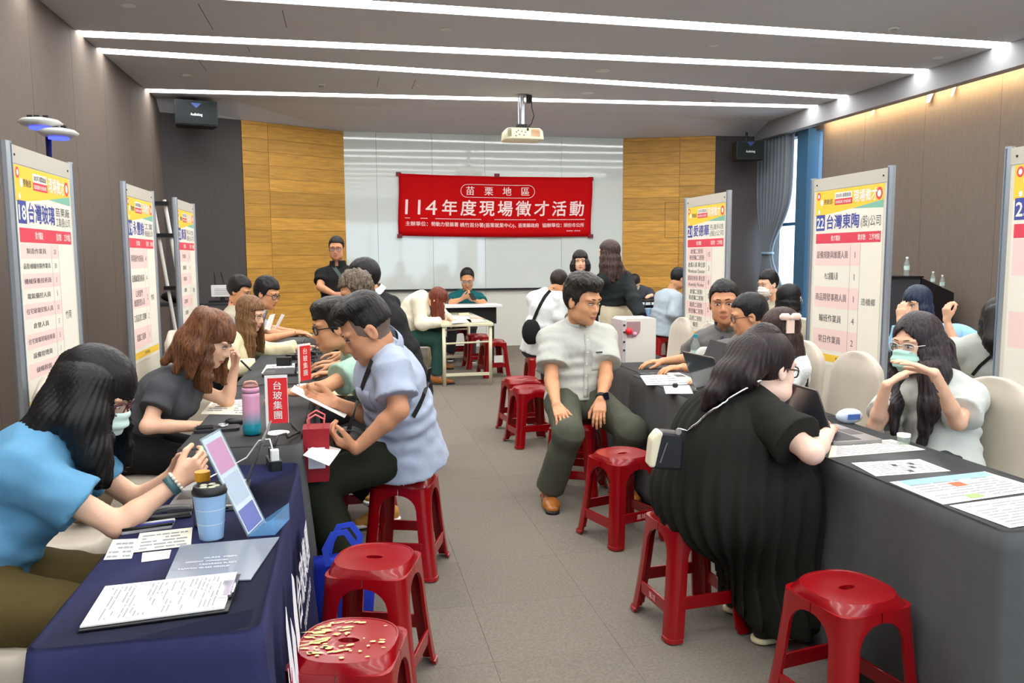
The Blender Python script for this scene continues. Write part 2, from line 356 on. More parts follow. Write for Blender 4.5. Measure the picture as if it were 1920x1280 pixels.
# ================================================================== furniture
M_red = mat('red_plastic', (142, 2, 12), .25, var=.05, vs=3, spec=.5, coat=.15)
M_redworn = mat('red_plastic_worn', (172, 40, 44), .4, var=.1, vs=6, spec=.5)
M_navy = mat('navy_cloth', (42, 45, 82), .9, var=.06, vs=30, bump=.15, bs=700, spec=.2)
M_grey = mat('grey_cloth', (84, 85, 86), .85, var=.05, vs=20, bump=.15, bs=600, spec=.25)
M_satin = mat('chair_satin', (192, 181, 164), .38, var=.06, vs=10, bump=.5, bs=9, st=(1, 1, .35), sheen=.4, spec=.5)
M_paper = mat('paper', (240, 240, 234), .7)
M_cream = mat('paper_cream', (238, 234, 214), .7)
M_ink = mat('ink', (70, 72, 78), .8)
M_inkl = mat('ink_light', (150, 152, 156), .8)
M_whitep = mat('white_plastic', (236, 236, 232), .4)
M_steel = mat('cream_steel', (226, 220, 190), .45)
M_alu = mat('aluminium', (196, 206, 216), .3, .8)
M_silver = mat('laptop_silver', (150, 148, 146), .4, .6)
M_lid = mat('laptop_lid', (92, 88, 86), .45, .5)
M_screen = mat('laptop_screen', (66, 74, 84), .12, spec=.5)
M_keys = mat('keys', (62, 62, 66), .6)

# ---- red stool
def ring4(c, w, t, z, r, sx, sy):
    """L-shaped leg section at height z: outer corner (c, c), wings w, thickness t, corner radius r"""
    out = [(c, c-w)] + [(c-r+r*math.cos(a), c-r+r*math.sin(a)) for a in (0, PI/6, PI/3, PI/2)] + [(c-w, c)]
    ri = max(r-t*.6, .004)
    inn = [(c-w, c-t)] + [(c-t-ri+ri*math.cos(a), c-t-ri+ri*math.sin(a)) for a in (PI/2, PI/3, PI/6, 0)] + [(c-t, c-w)]
    return [(sx*x, sy*y, z) for x, y in out+inn]
def make_stool():
    t = thing('plastic_stool', 'x', 'stool')
    def sup(r, n, k=32):
        o = []
        for i in range(k):
            a = 2*PI*i/k; c, s = math.cos(a), math.sin(a); q = (abs(c)**n+abs(s)**n)**(-1/n); o.append((r*q*c, r*q*s))
        return o
    mb = MB(); rings = []
    for r, n, z in ((.020, 2, .440), (.020, 2, .457), (.026, 2, .4575), (.10, 2.3, .4580), (.127, 2.5, .4578), (.1285, 2.5, .4605), (.1325, 2.5, .4605), (.1365, 2.7, .452), (.1395, 3.4, .442), (.141, 4.8, .428), (.136, 4.8, .426)):
        rings.append([(x*(1.5 if r < .03 else 1), y*(.75 if r < .03 else 1), z) for x, y in sup(r, n)])
    mb.loft(rings, cap=False); mb.build('seat', M_red, t, True).data.set_sharp_from_angle(angle=math.radians(24))
    for sx, sy in ((1, 1), (-1, 1), (-1, -1), (1, -1)):
        rs = []
        for z in (.006, .02, .021, .08, .15, .22, .29, .33, .355, .372, .384, .392, .397, .40, .432):
            f = z/.44; c = .182-.040*f-.004*math.sin(PI*f)
            if z <= .02: c += .005
            w = .062
            if z > .33: w = .062+(c-.064)*(1-math.sqrt(max(0, 1-min(1, (z-.33)/.07)**2)))
            rs.append(ring4(c, min(w, c-.001), .012, z, .03+.012*f, sx, sy))
        if sx*sy < 0: rs = [r[::-1] for r in rs]
        MB().loft(rs).build('leg', M_red, t, True).data.set_sharp_from_angle(angle=math.radians(40))
    for k in range(4):
        a = k*PI/2; zz = .125 if k % 2 else .155
        st = MB().box((-.115, .153, zz-.026), (.115, .165, zz+.026)); st.build('stretcher', M_red, t, rot=(0, 0, a), bevel=.003)
    return t
stool0 = make_stool(); used0 = [False]
def stool(x, y, rz, label, z=0):
    o = stool0 if not used0[0] else copy_tree(stool0); used0[0] = True
    o.location = (x, y, z); o.rotation_euler = (0, 0, math.radians(rz)); tag(o, label, 'stool', 'red plastic stools'); return o
S = {}
S['near'] = stool(-.02, 2.15, -15, 'red plastic stool with a yellow-bleached worn seat, nearest the navy table end')
S['left2'] = stool(.07, 2.76, -19, 'red plastic stool beside the blue tote bag')
S['l7'] = stool(.25, 3.80, -18, 'red plastic stool under the man in the light blue shirt')
S['rnear'] = stool(1.525, 2.175, 10, 'red plastic stool in the bottom right foreground')
S['r6'] = stool(1.35, 2.97, 5, 'red plastic stool under the woman in the black dress')
S['mid'] = stool(1.42, 3.99, 18, 'empty red plastic stool beside the black and cream handbag')
S['c6'] = stool(1.40, 4.83, -30, 'red plastic stool under the man in the grey short-sleeved shirt')
S['c6b'] = stool(1.58, 5.28, -5, 'red plastic stool behind the man in the grey shirt, by the table end')
S['a1'] = stool(1.43, 6.22, 8, 'red plastic stool left of the man in grey, the nearer of two')
S['a2'] = stool(1.46, 6.72, 8, 'red plastic stool left of the man in grey, the farther of two')
S['l6'] = stool(.08, 4.62, 0, 'red plastic stool under the man in the mint T-shirt')
S['b1'] = stool(1.80, 9.95, 10, 'red plastic stool to the right of the cream table, with a paper tag')
S['b2'] = stool(1.72, 10.75, 5, 'red plastic stool beyond the cream table, behind another stool')
S['c2'] = stool(1.62, 11.75, 0, 'red plastic stool under the man with the phone')
S['c1'] = stool(.62, 9.60, 20, 'red plastic stool under the woman in the cream jacket')
S['c3'] = stool(1.99, 8.2, 0, 'red plastic stool under the visitor with the black shoulder bag')
S['c8'] = stool(4.10, 9.95, 0, 'red plastic stool under the man in the pale blue shirt by the wooden wall')
S['l9'] = stool(.42, 5.75, 0, 'red plastic stool under the visitor in the black polo with a white collar line')
S['l10'] = stool(.22, 5.32, 0, 'red plastic stool under the curly-haired visitor')
# worn bleached paint on the nearest seat: shapes of its own on the seat
mb = MB(); rr = random.Random(3)
for i in range(95):
    u = rr.random(); x = -.115+u*.15*rr.random()*1.6; y = rr.uniform(-.105, .105)
    if math.hypot(x, y) > .122 or abs(x) < .035 and abs(y) < .025: continue
    L, w = rr.uniform(.006, .034)*(1.25-u), rr.uniform(.002, .008); a = rr.uniform(-.25, .25)+.2
    n = 7; pts = [(x+L*math.cos(2*PI*k/n)*rr.uniform(.6, 1)*math.cos(a)-w*math.sin(2*PI*k/n)*math.sin(a), y+L*math.cos(2*PI*k/n)*math.sin(a)+w*math.sin(2*PI*k/n)*rr.uniform(.6, 1)) for k in range(n)]
    mb.add([(p[0], p[1], .4606+.0001*(i % 4)) for p in pts], [tuple(range(n))])
seat_near = [c for c in S['near'].children if c.name.startswith('seat')][0]
tag(mb.build('worn_patch', mat('bleached', (232, 206, 140), .6), seat_near), kind='stuff')
for k, zz in (('mid', 1), ('r6', 3)):
    mb = MB(); letter(mb, '鳳城' if k == 'mid' else '鳳城', 0, 0, .03, lambda x, y: (x, -.1662, (.155 if k == 'mid' else .125)+y), bold=.02)
    mb.build('stamped_lettering', mat('stamp', (226, 150, 150), .6), S[k], rot=(0, 0, 0 if k == 'mid' else -PI/2))
MB().box((-.05, -.168, .19), (.07, -.165, .28)).build('paper_tag', M_paper, S['b1'])

# ---- tables
def folding_table(name, label, x0, x1, y0, y1, z, parent_only=False, m=None):
    t = thing(name, label, 'table', ((x0+x1)/2, (y0+y1)/2, 0)); w, l = (x1-x0)/2, (y1-y0)/2
    MB().box((-w, -l, z-.03), (w, l, z)).build('table_top', m or M_dark, t, bevel=.003)
    for sx in (-1, 1):
        for sy in (-1, 1): MB().tube([(sx*(w-.05), sy*(l-.08), 0), (sx*(w-.05), sy*(l-.08), z-.03)], .015, 8).build('leg', M_chrome, t)
    return t
def cloth(name, label, x0, x1, y0, y1, z, m, amp=.018, nf=7, seed=0, hem=.02, r=.03, flare=.03, ends=(1, 1)):
    """fitted cloth over a table: top plus a skirt that falls in soft folds"""
    cx, cy = (x0+x1)/2, (y0+y1)/2; w, l = (x1-x0)/2, (y1-y0)/2; rg = random.Random(seed)
    t = thing(name, label, 'tablecloth', (cx, cy, 0))
    per = []                                              # rounded rectangle perimeter, with outward normal
    nl, nw = max(8, int(l*2*28)), max(8, int(w*2*28))
    def seg(p, q, n): return [(p[0]+(q[0]-p[0])*i/n, p[1]+(q[1]-p[1])*i/n) for i in range(n)]
    def arc(c, a0): return [(c[0]+r*math.cos(a0+PI/2*i/6), c[1]+r*math.sin(a0+PI/2*i/6)) for i in range(6)]
    pts = seg((w, -l+r), (w, l-r), nl)+arc((w-r, l-r), 0)+seg((w-r, l), (-w+r, l), nw)+arc((-w+r, l-r), PI/2)+seg((-w, l-r), (-w, -l+r), nl)+arc((-w+r, -l+r), PI)+seg((-w+r, -l), (w-r, -l), nw)+arc((w-r, -l+r), 1.5*PI)
    n = len(pts); nor = []
    for i in range(n):
        a, b = pts[i-1], pts[(i+1) % n]; d = Vector((b[0]-a[0], b[1]-a[1])).normalized(); nor.append((d.y, -d.x))
    ph = [rg.uniform(0, 6) for _ in range(4)]
    rings = []
    for j in range(15):
        v = j/14; ring = []
        for i, (x, y) in enumerate(pts):
            s = i/n*2*PI*nf*2
            f = amp*(math.sin(s+ph[0]+1.2*v)+.6*math.sin(1.7*s+ph[1])+.4*math.sin(2.9*s+ph[2]))*min(1, v*1.6)+flare*v
            cor = max(0, 1-min(abs(abs(x)-w), 9)/.25)*max(0, 1-min(abs(abs(y)-l), 9)/.25)
            f += .045*cor*v
            if abs(nor[i][1]) > .7: f *= ends[0] if nor[i][1] < 0 else ends[1]
            k = 0 if j else -.004
            ring.append((x+nor[i][0]*(max(f, 0.001 if v else 0)+k), y+nor[i][1]*(max(f, .001 if v else 0)+k), z+.004-(z+.004-hem)*(0 if j == 0 else (.008+.992*((j-1)/13)**1.0))))
        rings.append(ring)
    mb = MB(); mb.loft(rings, cap=False); m0 = len(mb.v); mb.f.append(tuple(range(n))); mb.mi.append(0)
    mb.build('cloth', m, t, True, thick=.002)
    return t
TZ = .74
folding_table('folding_table', 'table under the navy cloth in the left foreground', -.61, -.215, 1.67, 3.0, TZ-.004)
navy = cloth('tablecloth', 'navy blue tablecloth with a white printed emblem in the left foreground', -.632, -.195, 1.645, 3.03, TZ, M_navy, .007, 6, 1, hem=.03, flare=.02, ends=(2.2, .2))
for k, (y0, y1, lab) in enumerate(((3.33, 4.95, 'holding the pink and teal flask'), (4.99, 6.6, 'holding the black keyboard'), (6.64, 8.4, 'beside the man with papers'))):
    folding_table('folding_table', 'left row table ' + lab, -.66, -.23, y0+.02, y1-.02, TZ-.004)
    cloth('tablecloth', 'grey tablecloth on the left row table ' + lab, -.68, -.205, y0, y1, TZ, M_grey, .008, 6, 4+k, r=.04, flare=.02, ends=(.6 if k == 0 else .05, .05))
for k, (x0, x1, y0, y1, lab) in enumerate(((1.75, 2.24, 1.81, 3.33, 'in the right foreground with printed sheets'), (1.78, 2.27, 3.36, 4.86, 'in the right row under the grey laptop'), (1.86, 2.34, 4.93, 6.55, 'in the right row under the white machine'))):
    folding_table('folding_table', 'table ' + lab, x0+.02, x1-.02, y0+.02, y1-.02, TZ-.004)
    cloth('tablecloth', 'grey tablecloth ' + lab, x0, x1, y0, y1, TZ, M_grey, .011, 5, 9+k, flare=.03, ends=(1.5 if k == 0 else .05, .05))
# emblem printed on the navy cloth side (faces the aisle)
mb = MB()
def em(u, v): return (.437/2+.060-(v)*0+.004+.052*(.74-v)*0, u, v)
def emx(v): return .2185+.05*(.74-v)/.72+.024
def tri(pts, m=mb): m.add([(emx(v), u, v) for u, v in pts], [tuple(range(len(pts)))])
def flat(u, v): return (emx(v), u, v)
tri([(-.50, .26), (-.33, .24), (-.27, .52), (-.33, .60), (-.36, .42), (-.40, .66), (-.44, .62), (-.46, .40), (-.49, .55), (-.52, .42)])
tri([(-.23, .40), (-.16, .40), (-.15, .63), (-.19, .66), (-.24, .56)]); tri([(-.235, .32), (-.20, .32), (-.20, .37), (-.235, .37)])
mb.build('printed_emblem', mat('print_white', (232, 234, 240), .7), navy, thick=.001)
m2 = MB(); letter(m2, '台玻集團', 0.17, .53, .15, lambda x, y: flat(x, y), bold=.02); letter(m2, 'TAIWAN GLASS', 0.19, .41, .05, lambda x, y: flat(x, y), bold=.02)
m2.build('printed_lettering', MATS['print_white'], navy)
m3 = MB(); tri([(-.47, .44), (-.45, .42), (-.43, .52), (-.45, .50)], m3); o = m3.build('printed_accent', mat('print_red', (180, 30, 50), .7), navy, thick=.003)

# cream steel table with glass top, folding table at the back
t = thing('steel_table', 'cream steel desk with a glass top where the woman writes', 'table', (1.37, 10.05, 0))
MB().box((-.31, -.82, .70), (.31, .98, .735)).build('frame', M_steel, t, bevel=.006); MB().box((-.30, -.80, .736), (.30, .96, .744)).build('glass_top', mat('desk_glass', (206, 208, 176), .08), t)
for sx in (-1, 1):
    for y in (-.78, .94): MB().tube([(sx*.275, y, 0), (sx*.275, y, .70)], .021, 10).build('leg', M_steel, t, True)
for y in (-.78, .94): MB().box((-.27, y-.012, .115), (.27, y+.012, .15)).build('foot_rail', M_steel, t); MB().tube([(-.27, y, .50), (.27, y, .515)], .011).build('cross_bar', M_steel, t)
t = thing('seminar_table', 'long white seminar table with black modesty panel at the back wall', 'table', (1.33, 11.35, 0))
MB().box((-.84, -.12, .795), (.84, .30, .83)).build('table_top', mat('table_white', (236, 238, 240), .35), t, bevel=.004); MB().box((-.78, .02, .55), (.78, .045, .79)).build('modesty_panel', M_black, t)
for sx in (-1, 1): MB().tube([(sx*.74, .1, .03), (sx*.74, .1, .79)], .02).build('leg', M_dark, t); MB().box((sx*.74-.02, -.12, 0), (sx*.74+.02, .3, .035)).build('foot', M_dark, t)
t = thing('seminar_table', 'white seminar table at the right of the wooden wall', 'table', (4.55, 10.95, 0))
MB().box((-.9, -.25, .82), (.9, .25, .855)).build('table_top', MATS['table_white'], t, bevel=.004); MB().box((-.85, -.02, .55), (.85, .0, .82)).build('modesty_panel', M_dark, t)
for sx in (-1, 1): MB().tube([(sx*.8, 0, .03), (sx*.8, 0, .82)], .02).build('leg', M_dark, t); MB().box((sx*.8-.02, -.24, 0), (sx*.8+.02, .24, .035)).build('foot', M_dark, t)
t = thing('seminar_table', 'white seminar table of the row behind the display boards', 'table', (4.75, 6.3, 0))
MB().box((-.25, -2.4, .71), (.25, 1.2, .74)).build('table_top', MATS['table_white'], t, bevel=.004)
for y in (-2.2, -.6, 1.0): MB().box((-.2, y-.02, 0), (.2, y+.02, .71)).build('leg_frame', M_dark, t)

# ---- banquet chair in a satin cover
def make_chair():
    t = thing('banquet_chair', 'x', 'chair')          # faces +x, back at -x
    mb = MB(); rings = []
    for z in [0.02, .15, .30, .45, .55, .65, .75, .83, .88, .915, .94, .955, .962]:
        hw = .215+.012*math.sin(z*3); top = max(0, (z-.80)/.165)
        hw *= math.sqrt(max(.004, 1-top**2.4)) if top > 0 else 1
        hd = (.05 if z < .5 else .042)*(1 if top < .5 else (1-.55*top)); x0 = -.235-.10*max(0, z-.42)+(0.03 if z < .4 else 0)
        ring = []
        for i in range(28):
            a = 2*PI*i/28; c, s = math.cos(a), math.sin(a); q = (abs(c)**3.4+abs(s)**3.4)**(-1/3.4)
            fold = 1+.018*math.sin(a*9+z*4)*(1 if z < .45 else .4)+.05*top*math.sin(a*14)
            ring.append((x0+hd*q*c*fold, hw*q*s*fold, z))
        rings.append(ring)
    mb.loft(rings); mb.build('back_cover', M_satin, t, True)
    mb = MB(); rings = []
    for z, e in ((.02, .035), (.15, .028), (.30, .02), (.43, .006), (.465, 0), (.478, -.03)):
        ring = []
        for i in range(40):
            a = 2*PI*i/40; c, s = math.cos(a), math.sin(a); q = (abs(c)**5+abs(s)**5)**(-1/5); fold = 1+.02*math.sin(a*13+1)*(1 if z < .4 else 0)
            ring.append((.02+(.225+e)*q*c*fold, (.22+e)*q*s*fold, z))
        rings.append(ring)
    mb.loft(rings); mb.build('seat_cover', M_satin, t, True)
    return t
ch0 = make_chair(); chu = [False]
def chair(x, y, rz, label):
    o = ch0 if not chu[0] else copy_tree(ch0); chu[0] = True
    o.location = (x, y, 0); o.rotation_euler = (0, 0, math.radians(rz)); tag(o, label, 'chair', 'banquet chairs in satin covers')
chair(-1.06, 2.42, 5, 'satin-covered banquet chair under the woman in the blue T-shirt')
chair(-1.10, 4.12, 0, 'satin-covered banquet chair under the auburn-haired woman in a dark T-shirt')
chair(-1.02, 6.45, 0, 'satin-covered banquet chair under the woman in the cream cardigan')
chair(-1.0, 7.35, 0, 'satin-covered banquet chair under the young man with glasses and papers')
chair(-1.0, 8.15, 0, 'satin-covered banquet chair under the dark-haired person at the end of the left row')
chair(-1.14, 3.26, 0, 'satin-covered banquet chair holding the brown backpack')
chair(2.52, 2.98, 183, 'satin-covered banquet chair behind the long-haired woman with a face mask')
chair(2.53, 3.99, 180, 'empty satin-covered banquet chair in front of the numbered board 22')
chair(2.57, 4.60, 180, 'satin-covered banquet chair under the woman with the pale pink bow')
chair(2.64, 5.32, 180, 'satin-covered banquet chair under the man in the dark grey shirt')
chair(2.63, 6.06, 180, 'empty satin-covered banquet chair right of the white machine, the nearer of two')
chair(2.64, 6.66, 180, 'empty satin-covered banquet chair right of the white machine, the farther of two')
chair(4.25, 4.45, 10, 'satin-covered banquet chair under the woman in jeans seen from behind')
chair(4.1, 6.35, 20, 'satin-covered banquet chair under the woman in white beyond board 22')
chair(4.2, 7.6, 0, 'satin-covered banquet chair under the young man with a white mask')
chair(5.35, 5.35, 190, 'satin-covered banquet chair under the woman resting her chin in her hand')

# ---- display boards
def board(x, y, side, num, title, sub, rows, label, place, w=.86, big=.105):
    """side=+1: faces +x (left row); -1: faces -x (right row)"""
    t = thing('display_board', label, 'display board', (x, y, 0), 0 if side > 0 else PI)
    hw = w/2
    for s in (-1, 1):
        p = MB(); n = 8; p.prism([(.024*math.cos(2*PI*k/n+PI/8), s*hw+.024*math.sin(2*PI*k/n+PI/8)) for k in range(n)], .02, 2.05); p.build('post', M_alu, t)
        MB().box((.0228, s*hw-.0035, .05), (.0245, s*hw+.0035, 2.04)).build('post_groove', mat('groove', (96, 116, 140), .5), t)
        MB().box((-.22, s*hw-.022, 0), (.22, s*hw+.022, .022)).build('foot', M_alu, t)
    MB().box((-.012, -hw+.02, 1.955), (.012, hw-.02, 2.04)).build('top_rail', mat('board_grey', (198, 194, 182), .55), t)
    MB().box((-.008, -hw+.02, .18), (.008, hw-.02, 1.955)).build('panel', mat('board_cream', (226, 222, 206), .7), t)
    MB().tube([(-.01, 0, .17), (-.01, 0, .18)], .008, 6).build('clip', M_alu, t)
    for s in (-1, 1): MB().lathe([(.006, 0), (.006, .003)], n=10).build('screw', M_black, t, loc=(.0122, s*(hw-.06), 1.995), rot=(0, PI/2, 0))
    pw = w-.10                                             # poster sheet, printed
    MB().box((.0085, -pw/2, .74), (.0105, pw/2, 1.95)).build('poster', mat('poster_paper', (240, 236, 222), .6), t)
    X = .0112
    def to(u, v): return (X, u, v)                          # u to the viewer's right, v up
    L = -pw/2
    def quad(mb, u0, v0, u1, v1, dx=0): mb.add([(X-.0004+dx, u0, v0), (X-.0004+dx, u1, v0), (X-.0004+dx, u1, v1), (X-.0004+dx, u0, v1)], [(0, 1, 2, 3)])
    yl = MB(); yl.add([(X-.0005, L, 1.95), (X-.0005, -L, 1.95), (X-.0005, -L, 1.845), (X-.0005, L+.30, 1.80), (X-.0005, L, 1.775)], [(0, 4, 3, 2, 1)]); yl.build('yellow_print', mat('p_yellow', (250, 208, 70), .6), t); yb = MB(); quad(yb, L, .765, -L, .815); yb.build('yellow_footer', MATS['p_yellow'], t)
    gr = MB(); gr.add([(X-.0003, -L, 1.85), (X-.0003, -L, 1.80), (X-.0003, L+.42, 1.812)], [(0, 2, 1)]); gr.build('teal_print', mat('p_teal', (132, 190, 168), .6), t)
    rd = MB(); quad(rd, L+.015, 1.585, -L-.015, 1.655, .0002); quad(rd, L+.225, 1.845, L+.42, 1.885, .0002)
    for cu_, cv_, rr_ in ((L+.035, 1.915, .022), (-L-.045, 1.89, .032)):
        rd.add([(X, cu_+rr_*math.cos(2*PI*k/16), cv_+rr_*1.25*math.sin(2*PI*k/16)) for k in range(16)], [tuple(range(16))])
    rd.build('red_print', mat('p_red', (228, 72, 92), .6), t)
    bl = MB(); quad(bl, L+.012, 1.675, L+.012+.105, 1.785, .0002); letter(bl, title, L+.14, 1.73, big, to, width=min(.36, big*1.02*len(title)), bold=.02, align='L'); bl.build('blue_print', mat('p_blue', (70, 82, 160), .6), t)
    wh = MB()
    letter(wh, num, L+.064, 1.73, .10, lambda u, v: (X+.0008, u, v), width=.085, bold=.02)
    for tx, u in (('徵才職缺', -.12), ('需求數', .165), ('工作地點', .295)): letter(wh, tx, u, 1.62, .042, lambda a, b: (X+.0008, a, b), width=.105 if len(tx) > 3 else .08, bold=.012)
    wl_ = MB(); quad(wl_, L+.225, 1.886, L+.415, 1.928, .0004); wl_.build('white_label', mat('p_white', (246, 244, 238), .6), t); letter(wh, '現場徵才', L+.555, 1.888, .085, lambda a, b: (X+.0008, a, b), width=.24, bold=.02)
    for cu_, cv_, rr_ in ((L+.035, 1.915, .012), (-L-.045, 1.89, .018), (L+.075, 1.87, .018), (L+.045, 1.805, .012)):
        MB().add([(X+.0006, cu_+rr_*math.cos(2*PI*k/12), cv_+rr_*1.25*math.sin(2*PI*k/12)) for k in range(12)], [tuple(range(12))]).build('emblem_disc', mat('p_white', (246, 244, 238), .6), t)
    letter(wh, '就業服務 在地加值', L+.32, 1.864, .022, lambda a, b: (X+.0008, a, b), width=.17, bold=.01); tag(wh.build('white_print', mat('p_white', (246, 244, 238), .6), t), kind='stuff')
    pk = MB(); n = len(rows); z1, z0 = 1.58, .845; h = (z1-z0)/n
    for i in range(0, n, 2): quad(pk, L+.015, z1-(i+1)*h, L+.015+.51, z1-i*h)
    pk.build('pink_print', mat('p_pink', (246, 216, 210), .6), t)
    dk = MB(); quad(dk, L+.42, z0, L+.422, z1, .0003); quad(dk, L+.525, z0, L+.527, z1, .0003)
    for i, (a, b) in enumerate(rows):
        ln = a.split('|')
        for q, s_ in enumerate(ln): letter(dk, s_, L+.215, z1-(i+.5)*h+(0 if len(ln) == 1 else (.5-q)*h*.46), min(.056, h*.40), to, width=min(.36, .052*len(s_) if ord(s_[0]) > 255 else .022*len(s_)), bold=.01)
        letter(dk, b, L+.472, z1-(i+.5)*h, min(.06, h*.5), to, bold=.005)
    letter(dk, place, L+.625, 1.2, .05, to, width=.048*len(place), bold=.005)
    letter(dk, '2025年 就業加油', L+.32, 1.907, .03, lambda a, b: (X+.0008, a, b), width=.165, bold=.012); letter(dk, '勞動部', L+.15, 1.872, .04, to, width=.10, bold=.01)
    for i, s_ in enumerate(sub): letter(dk, s_, L+.14+min(.36, big*1.02*len(title))+.02, 1.755-.055*i if len(sub) > 1 else 1.722, .052 if len(sub) > 1 else .075, to, width=(-L-.02)-(L+.14+min(.36, big*1.02*len(title))+.02), bold=.006, align='L')
    letter(dk, '歡迎現場面談', 0.0, .79, .025, to, bold=.0)
    dk.build('dark_print', mat('p_dark', (74, 68, 74), .7), t)
    return t
board(-1.53, 4.60, 1, '18', '台灣玻璃', ['苗栗廠', '工業(股)公司'], [('製造作業員', '20'), ('品管/檢驗包裝作業員', '30'), ('機械保養技術員', '3'), ('電氣儀控人員', '5'), ('住宅玻璃安裝人員', '10'), ('倉管人員', '5'), ('住宅玻璃現場技術員', '5'), ('設備管理員', '1'), ('儲備幹部', '1'), ('行政助理', '1')], 'left display board numbered 18, nearest the camera, with ten rows', '竹南')
board(-1.535, 6.60, 1, '19', '永豐餘', ['工業', '用紙(股)公司'], [('現場操作技術員', '4'), ('設備維護技術員', '4'), ('公用部門|維護管理人員', '2'), ('工程品管工程師', '2'), ('電腦工程師', '1')], 'left display board numbered 19 between the two other left boards', '竹南')
board(-1.49, 8.13, 1, '20', '廣源', ['科技', '(股)公司'], [('作業員', '6'), ('技術員', '3'), ('包裝員', '2'), ('助理', '2'), ('品管員', '2'), ('工程師', '1'), ('司機', '1')], 'left display board farthest from the camera, beside the leaning white rack', '頭份')
board(3.30, 4.845, -1, '22', '台灣東陶', ['(股)公司'], [('設備規劃與維護人員', '1'), ('PLC相關人員', '1'), ('商品開發事務人員', '1'), ('輪班作業員', '4'), ('常日作業員', '2')], 'right display board numbered 22 behind the empty satin chair', '造橋鄉', w=.84)
board(3.15, 6.70, -1, '21', '愛德華', ['先進科技', '(股)公司'], [('倉儲二班制|夜班輪二班制', '15'), ('倉儲人員 單位部|Warehouse Operator', '3'), ('組裝技術員 單位部|Assembly Worker', '8'), ('倉儲二班制|夜班輪二班制', '5'), ('組裝二班制|夜班輪二班制', '5'), ('品檢二班制|輪班', '2')], 'right display board numbered 21 near the wooden wall', '竹南鎮')
board(3.34, 3.14, -1, '23', '順天', ['(股)公司'], [('作業員', '3'), ('技術員', '2'), ('品管員', '1'), ('助理', '1')], 'display board cut off by the right picture edge', '頭份')

# ---- banner
t = thing('banner', 'red recruitment banner with white Chinese lettering on the glass board', 'banner', (2.5, 13.32, 2.36))
def bto(u, v, d=0):
    sag = -.018*math.sin((u+1.65)/3.3*PI); tilt = -.013*(u/3.3)
    return (u+.012*math.sin(v*5), -.012+.012*math.sin(u*6+v*2)-d, v+tilt+sag)
MB().grid(lambda u, v: bto(-1.64+3.28*u, .50-1.0*v), 48, 10).build('cloth', mat('banner_red', (196, 0, 6), .75, var=.04, vs=3, spec=.15), t, True, thick=.002)
mb = MB(); B = lambda u, v: bto(u, v, .003)
for k, c in enumerate('苗栗地區'): letter(mb, c, -.47+k*.313, .255, .155, B, bold=.014)
letter(mb, '114', -1.27, -.025, .345, B, width=.52, bold=.006)
for k, c in enumerate('年度現場徵才活動'): letter(mb, c, -.80+k*.3115, -.03, .27, B, bold=.016)
letter(mb, '主辦單位：', -1.52, -.30, .078, B, bold=.012, align='L', width=.36); letter(mb, '勞動力發展署', -1.10, -.30, .078, B, bold=.012, align='L', width=.45); letter(mb, '桃竹苗分署(苗栗就業中心)、', -.62, -.305, .078, B, bold=.012, align='L', width=.95)
letter(mb, '苗栗縣政府', .37, -.305, .075, B, bold=.012, align='L', width=.35); letter(mb, '協辦單位：', .78, -.305, .075, B, bold=.012, align='L', width=.34); letter(mb, '頭份市公所', 1.16, -.305, .075, B, bold=.012, align='L', width=.36)
letter(mb, '廣告', 1.33, -.40, .02, B, width=.26)
def strokeline(pts, w=.008):
    for a, b in zip(pts, pts[1:]):
        d = Vector((b[0]-a[0], b[1]-a[1])).normalized()*w/2; nx, ny = -d.y, d.x
        mb.add([B(a[0]+nx, a[1]+ny), B(b[0]+nx, b[1]+ny), B(b[0]-nx, b[1]-ny), B(a[0]-nx, a[1]-ny)], [(0, 1, 2, 3)])
strokeline([(-1.53+k*.306, -.21) for k in range(11)], .009)
cap = [(-.52-.105*math.cos(a), .255+.105*math.sin(a)) for a in [PI/2-PI*k/10 for k in range(11)]][::-1]
rc = [(.52+.105*math.cos(a), .255+.105*math.sin(a)) for a in [-PI/2+PI*k/10 for k in range(11)]]
strokeline([(-.52-.105*math.sin(PI*k/10), .255+.105*math.cos(PI*k/10)) for k in range(11)]); strokeline(rc); strokeline([(-.52+.104*k, .36) for k in range(11)]); strokeline([(-.52+.104*k, .15) for k in range(11)])
mb.build('lettering', mat('banner_white', (250, 226, 222), .6), t)
for u, v in ((-1.63, .5), (0, .5), (1.63, .47), (-1.63, -.5), (1.63, -.5)): MB().box((u-.04, -.02, v-.03), (u+.04, .03, v+.03)).build('tape', mat('tape_maroon', (120, 20, 36), .5), t)

# ---- projector, wall speakers
t = thing('projector', 'white ceiling projector on a short metal mount', 'projector', (2.40, 10.9, 3.17))
mb = MB(); rings = []
for z, e in ((-.09, .0), (-.075, .012), (0.03, .0), (.065, -.03), (.07, -.06)):
    rings.append([((.262+e)*q*math.cos(a), (.19+e)*q*math.sin(a), z) for a in [2*PI*i/32 for i in range(32)] for q in [(abs(math.cos(a))**6+abs(math.sin(a))**6)**(-1/6)]])
mb.loft(rings); mb.build('body', mat('projector_white', (240, 236, 206), .5), t, True)
for x0, x1, m in ((-.245, -.19, mat('vent_grey', (150, 144, 120), .6)), (.08, .2, mat('vent_peach', (226, 180, 140), .6))):
    for k in range(6): MB().box((x0, -.204, -.05+k*.017), (x1, -.194, -.04+k*.017)).build('vent_slat', m, t)
for x, z in ((-.12, .0), (-.08, -.03), (-.05, .01), (-.02, -.04), (-.1, .02), (.0, .0), (-.13, -.05)): MB().lathe([(.008, 0), (.008, .004)], n=8).build('port', M_black, t, loc=(x, -.2, z), rot=(PI/2, 0, 0))
MB().box((.02, -.205, .025), (.045, -.195, .055)).build('plug', M_black, t)
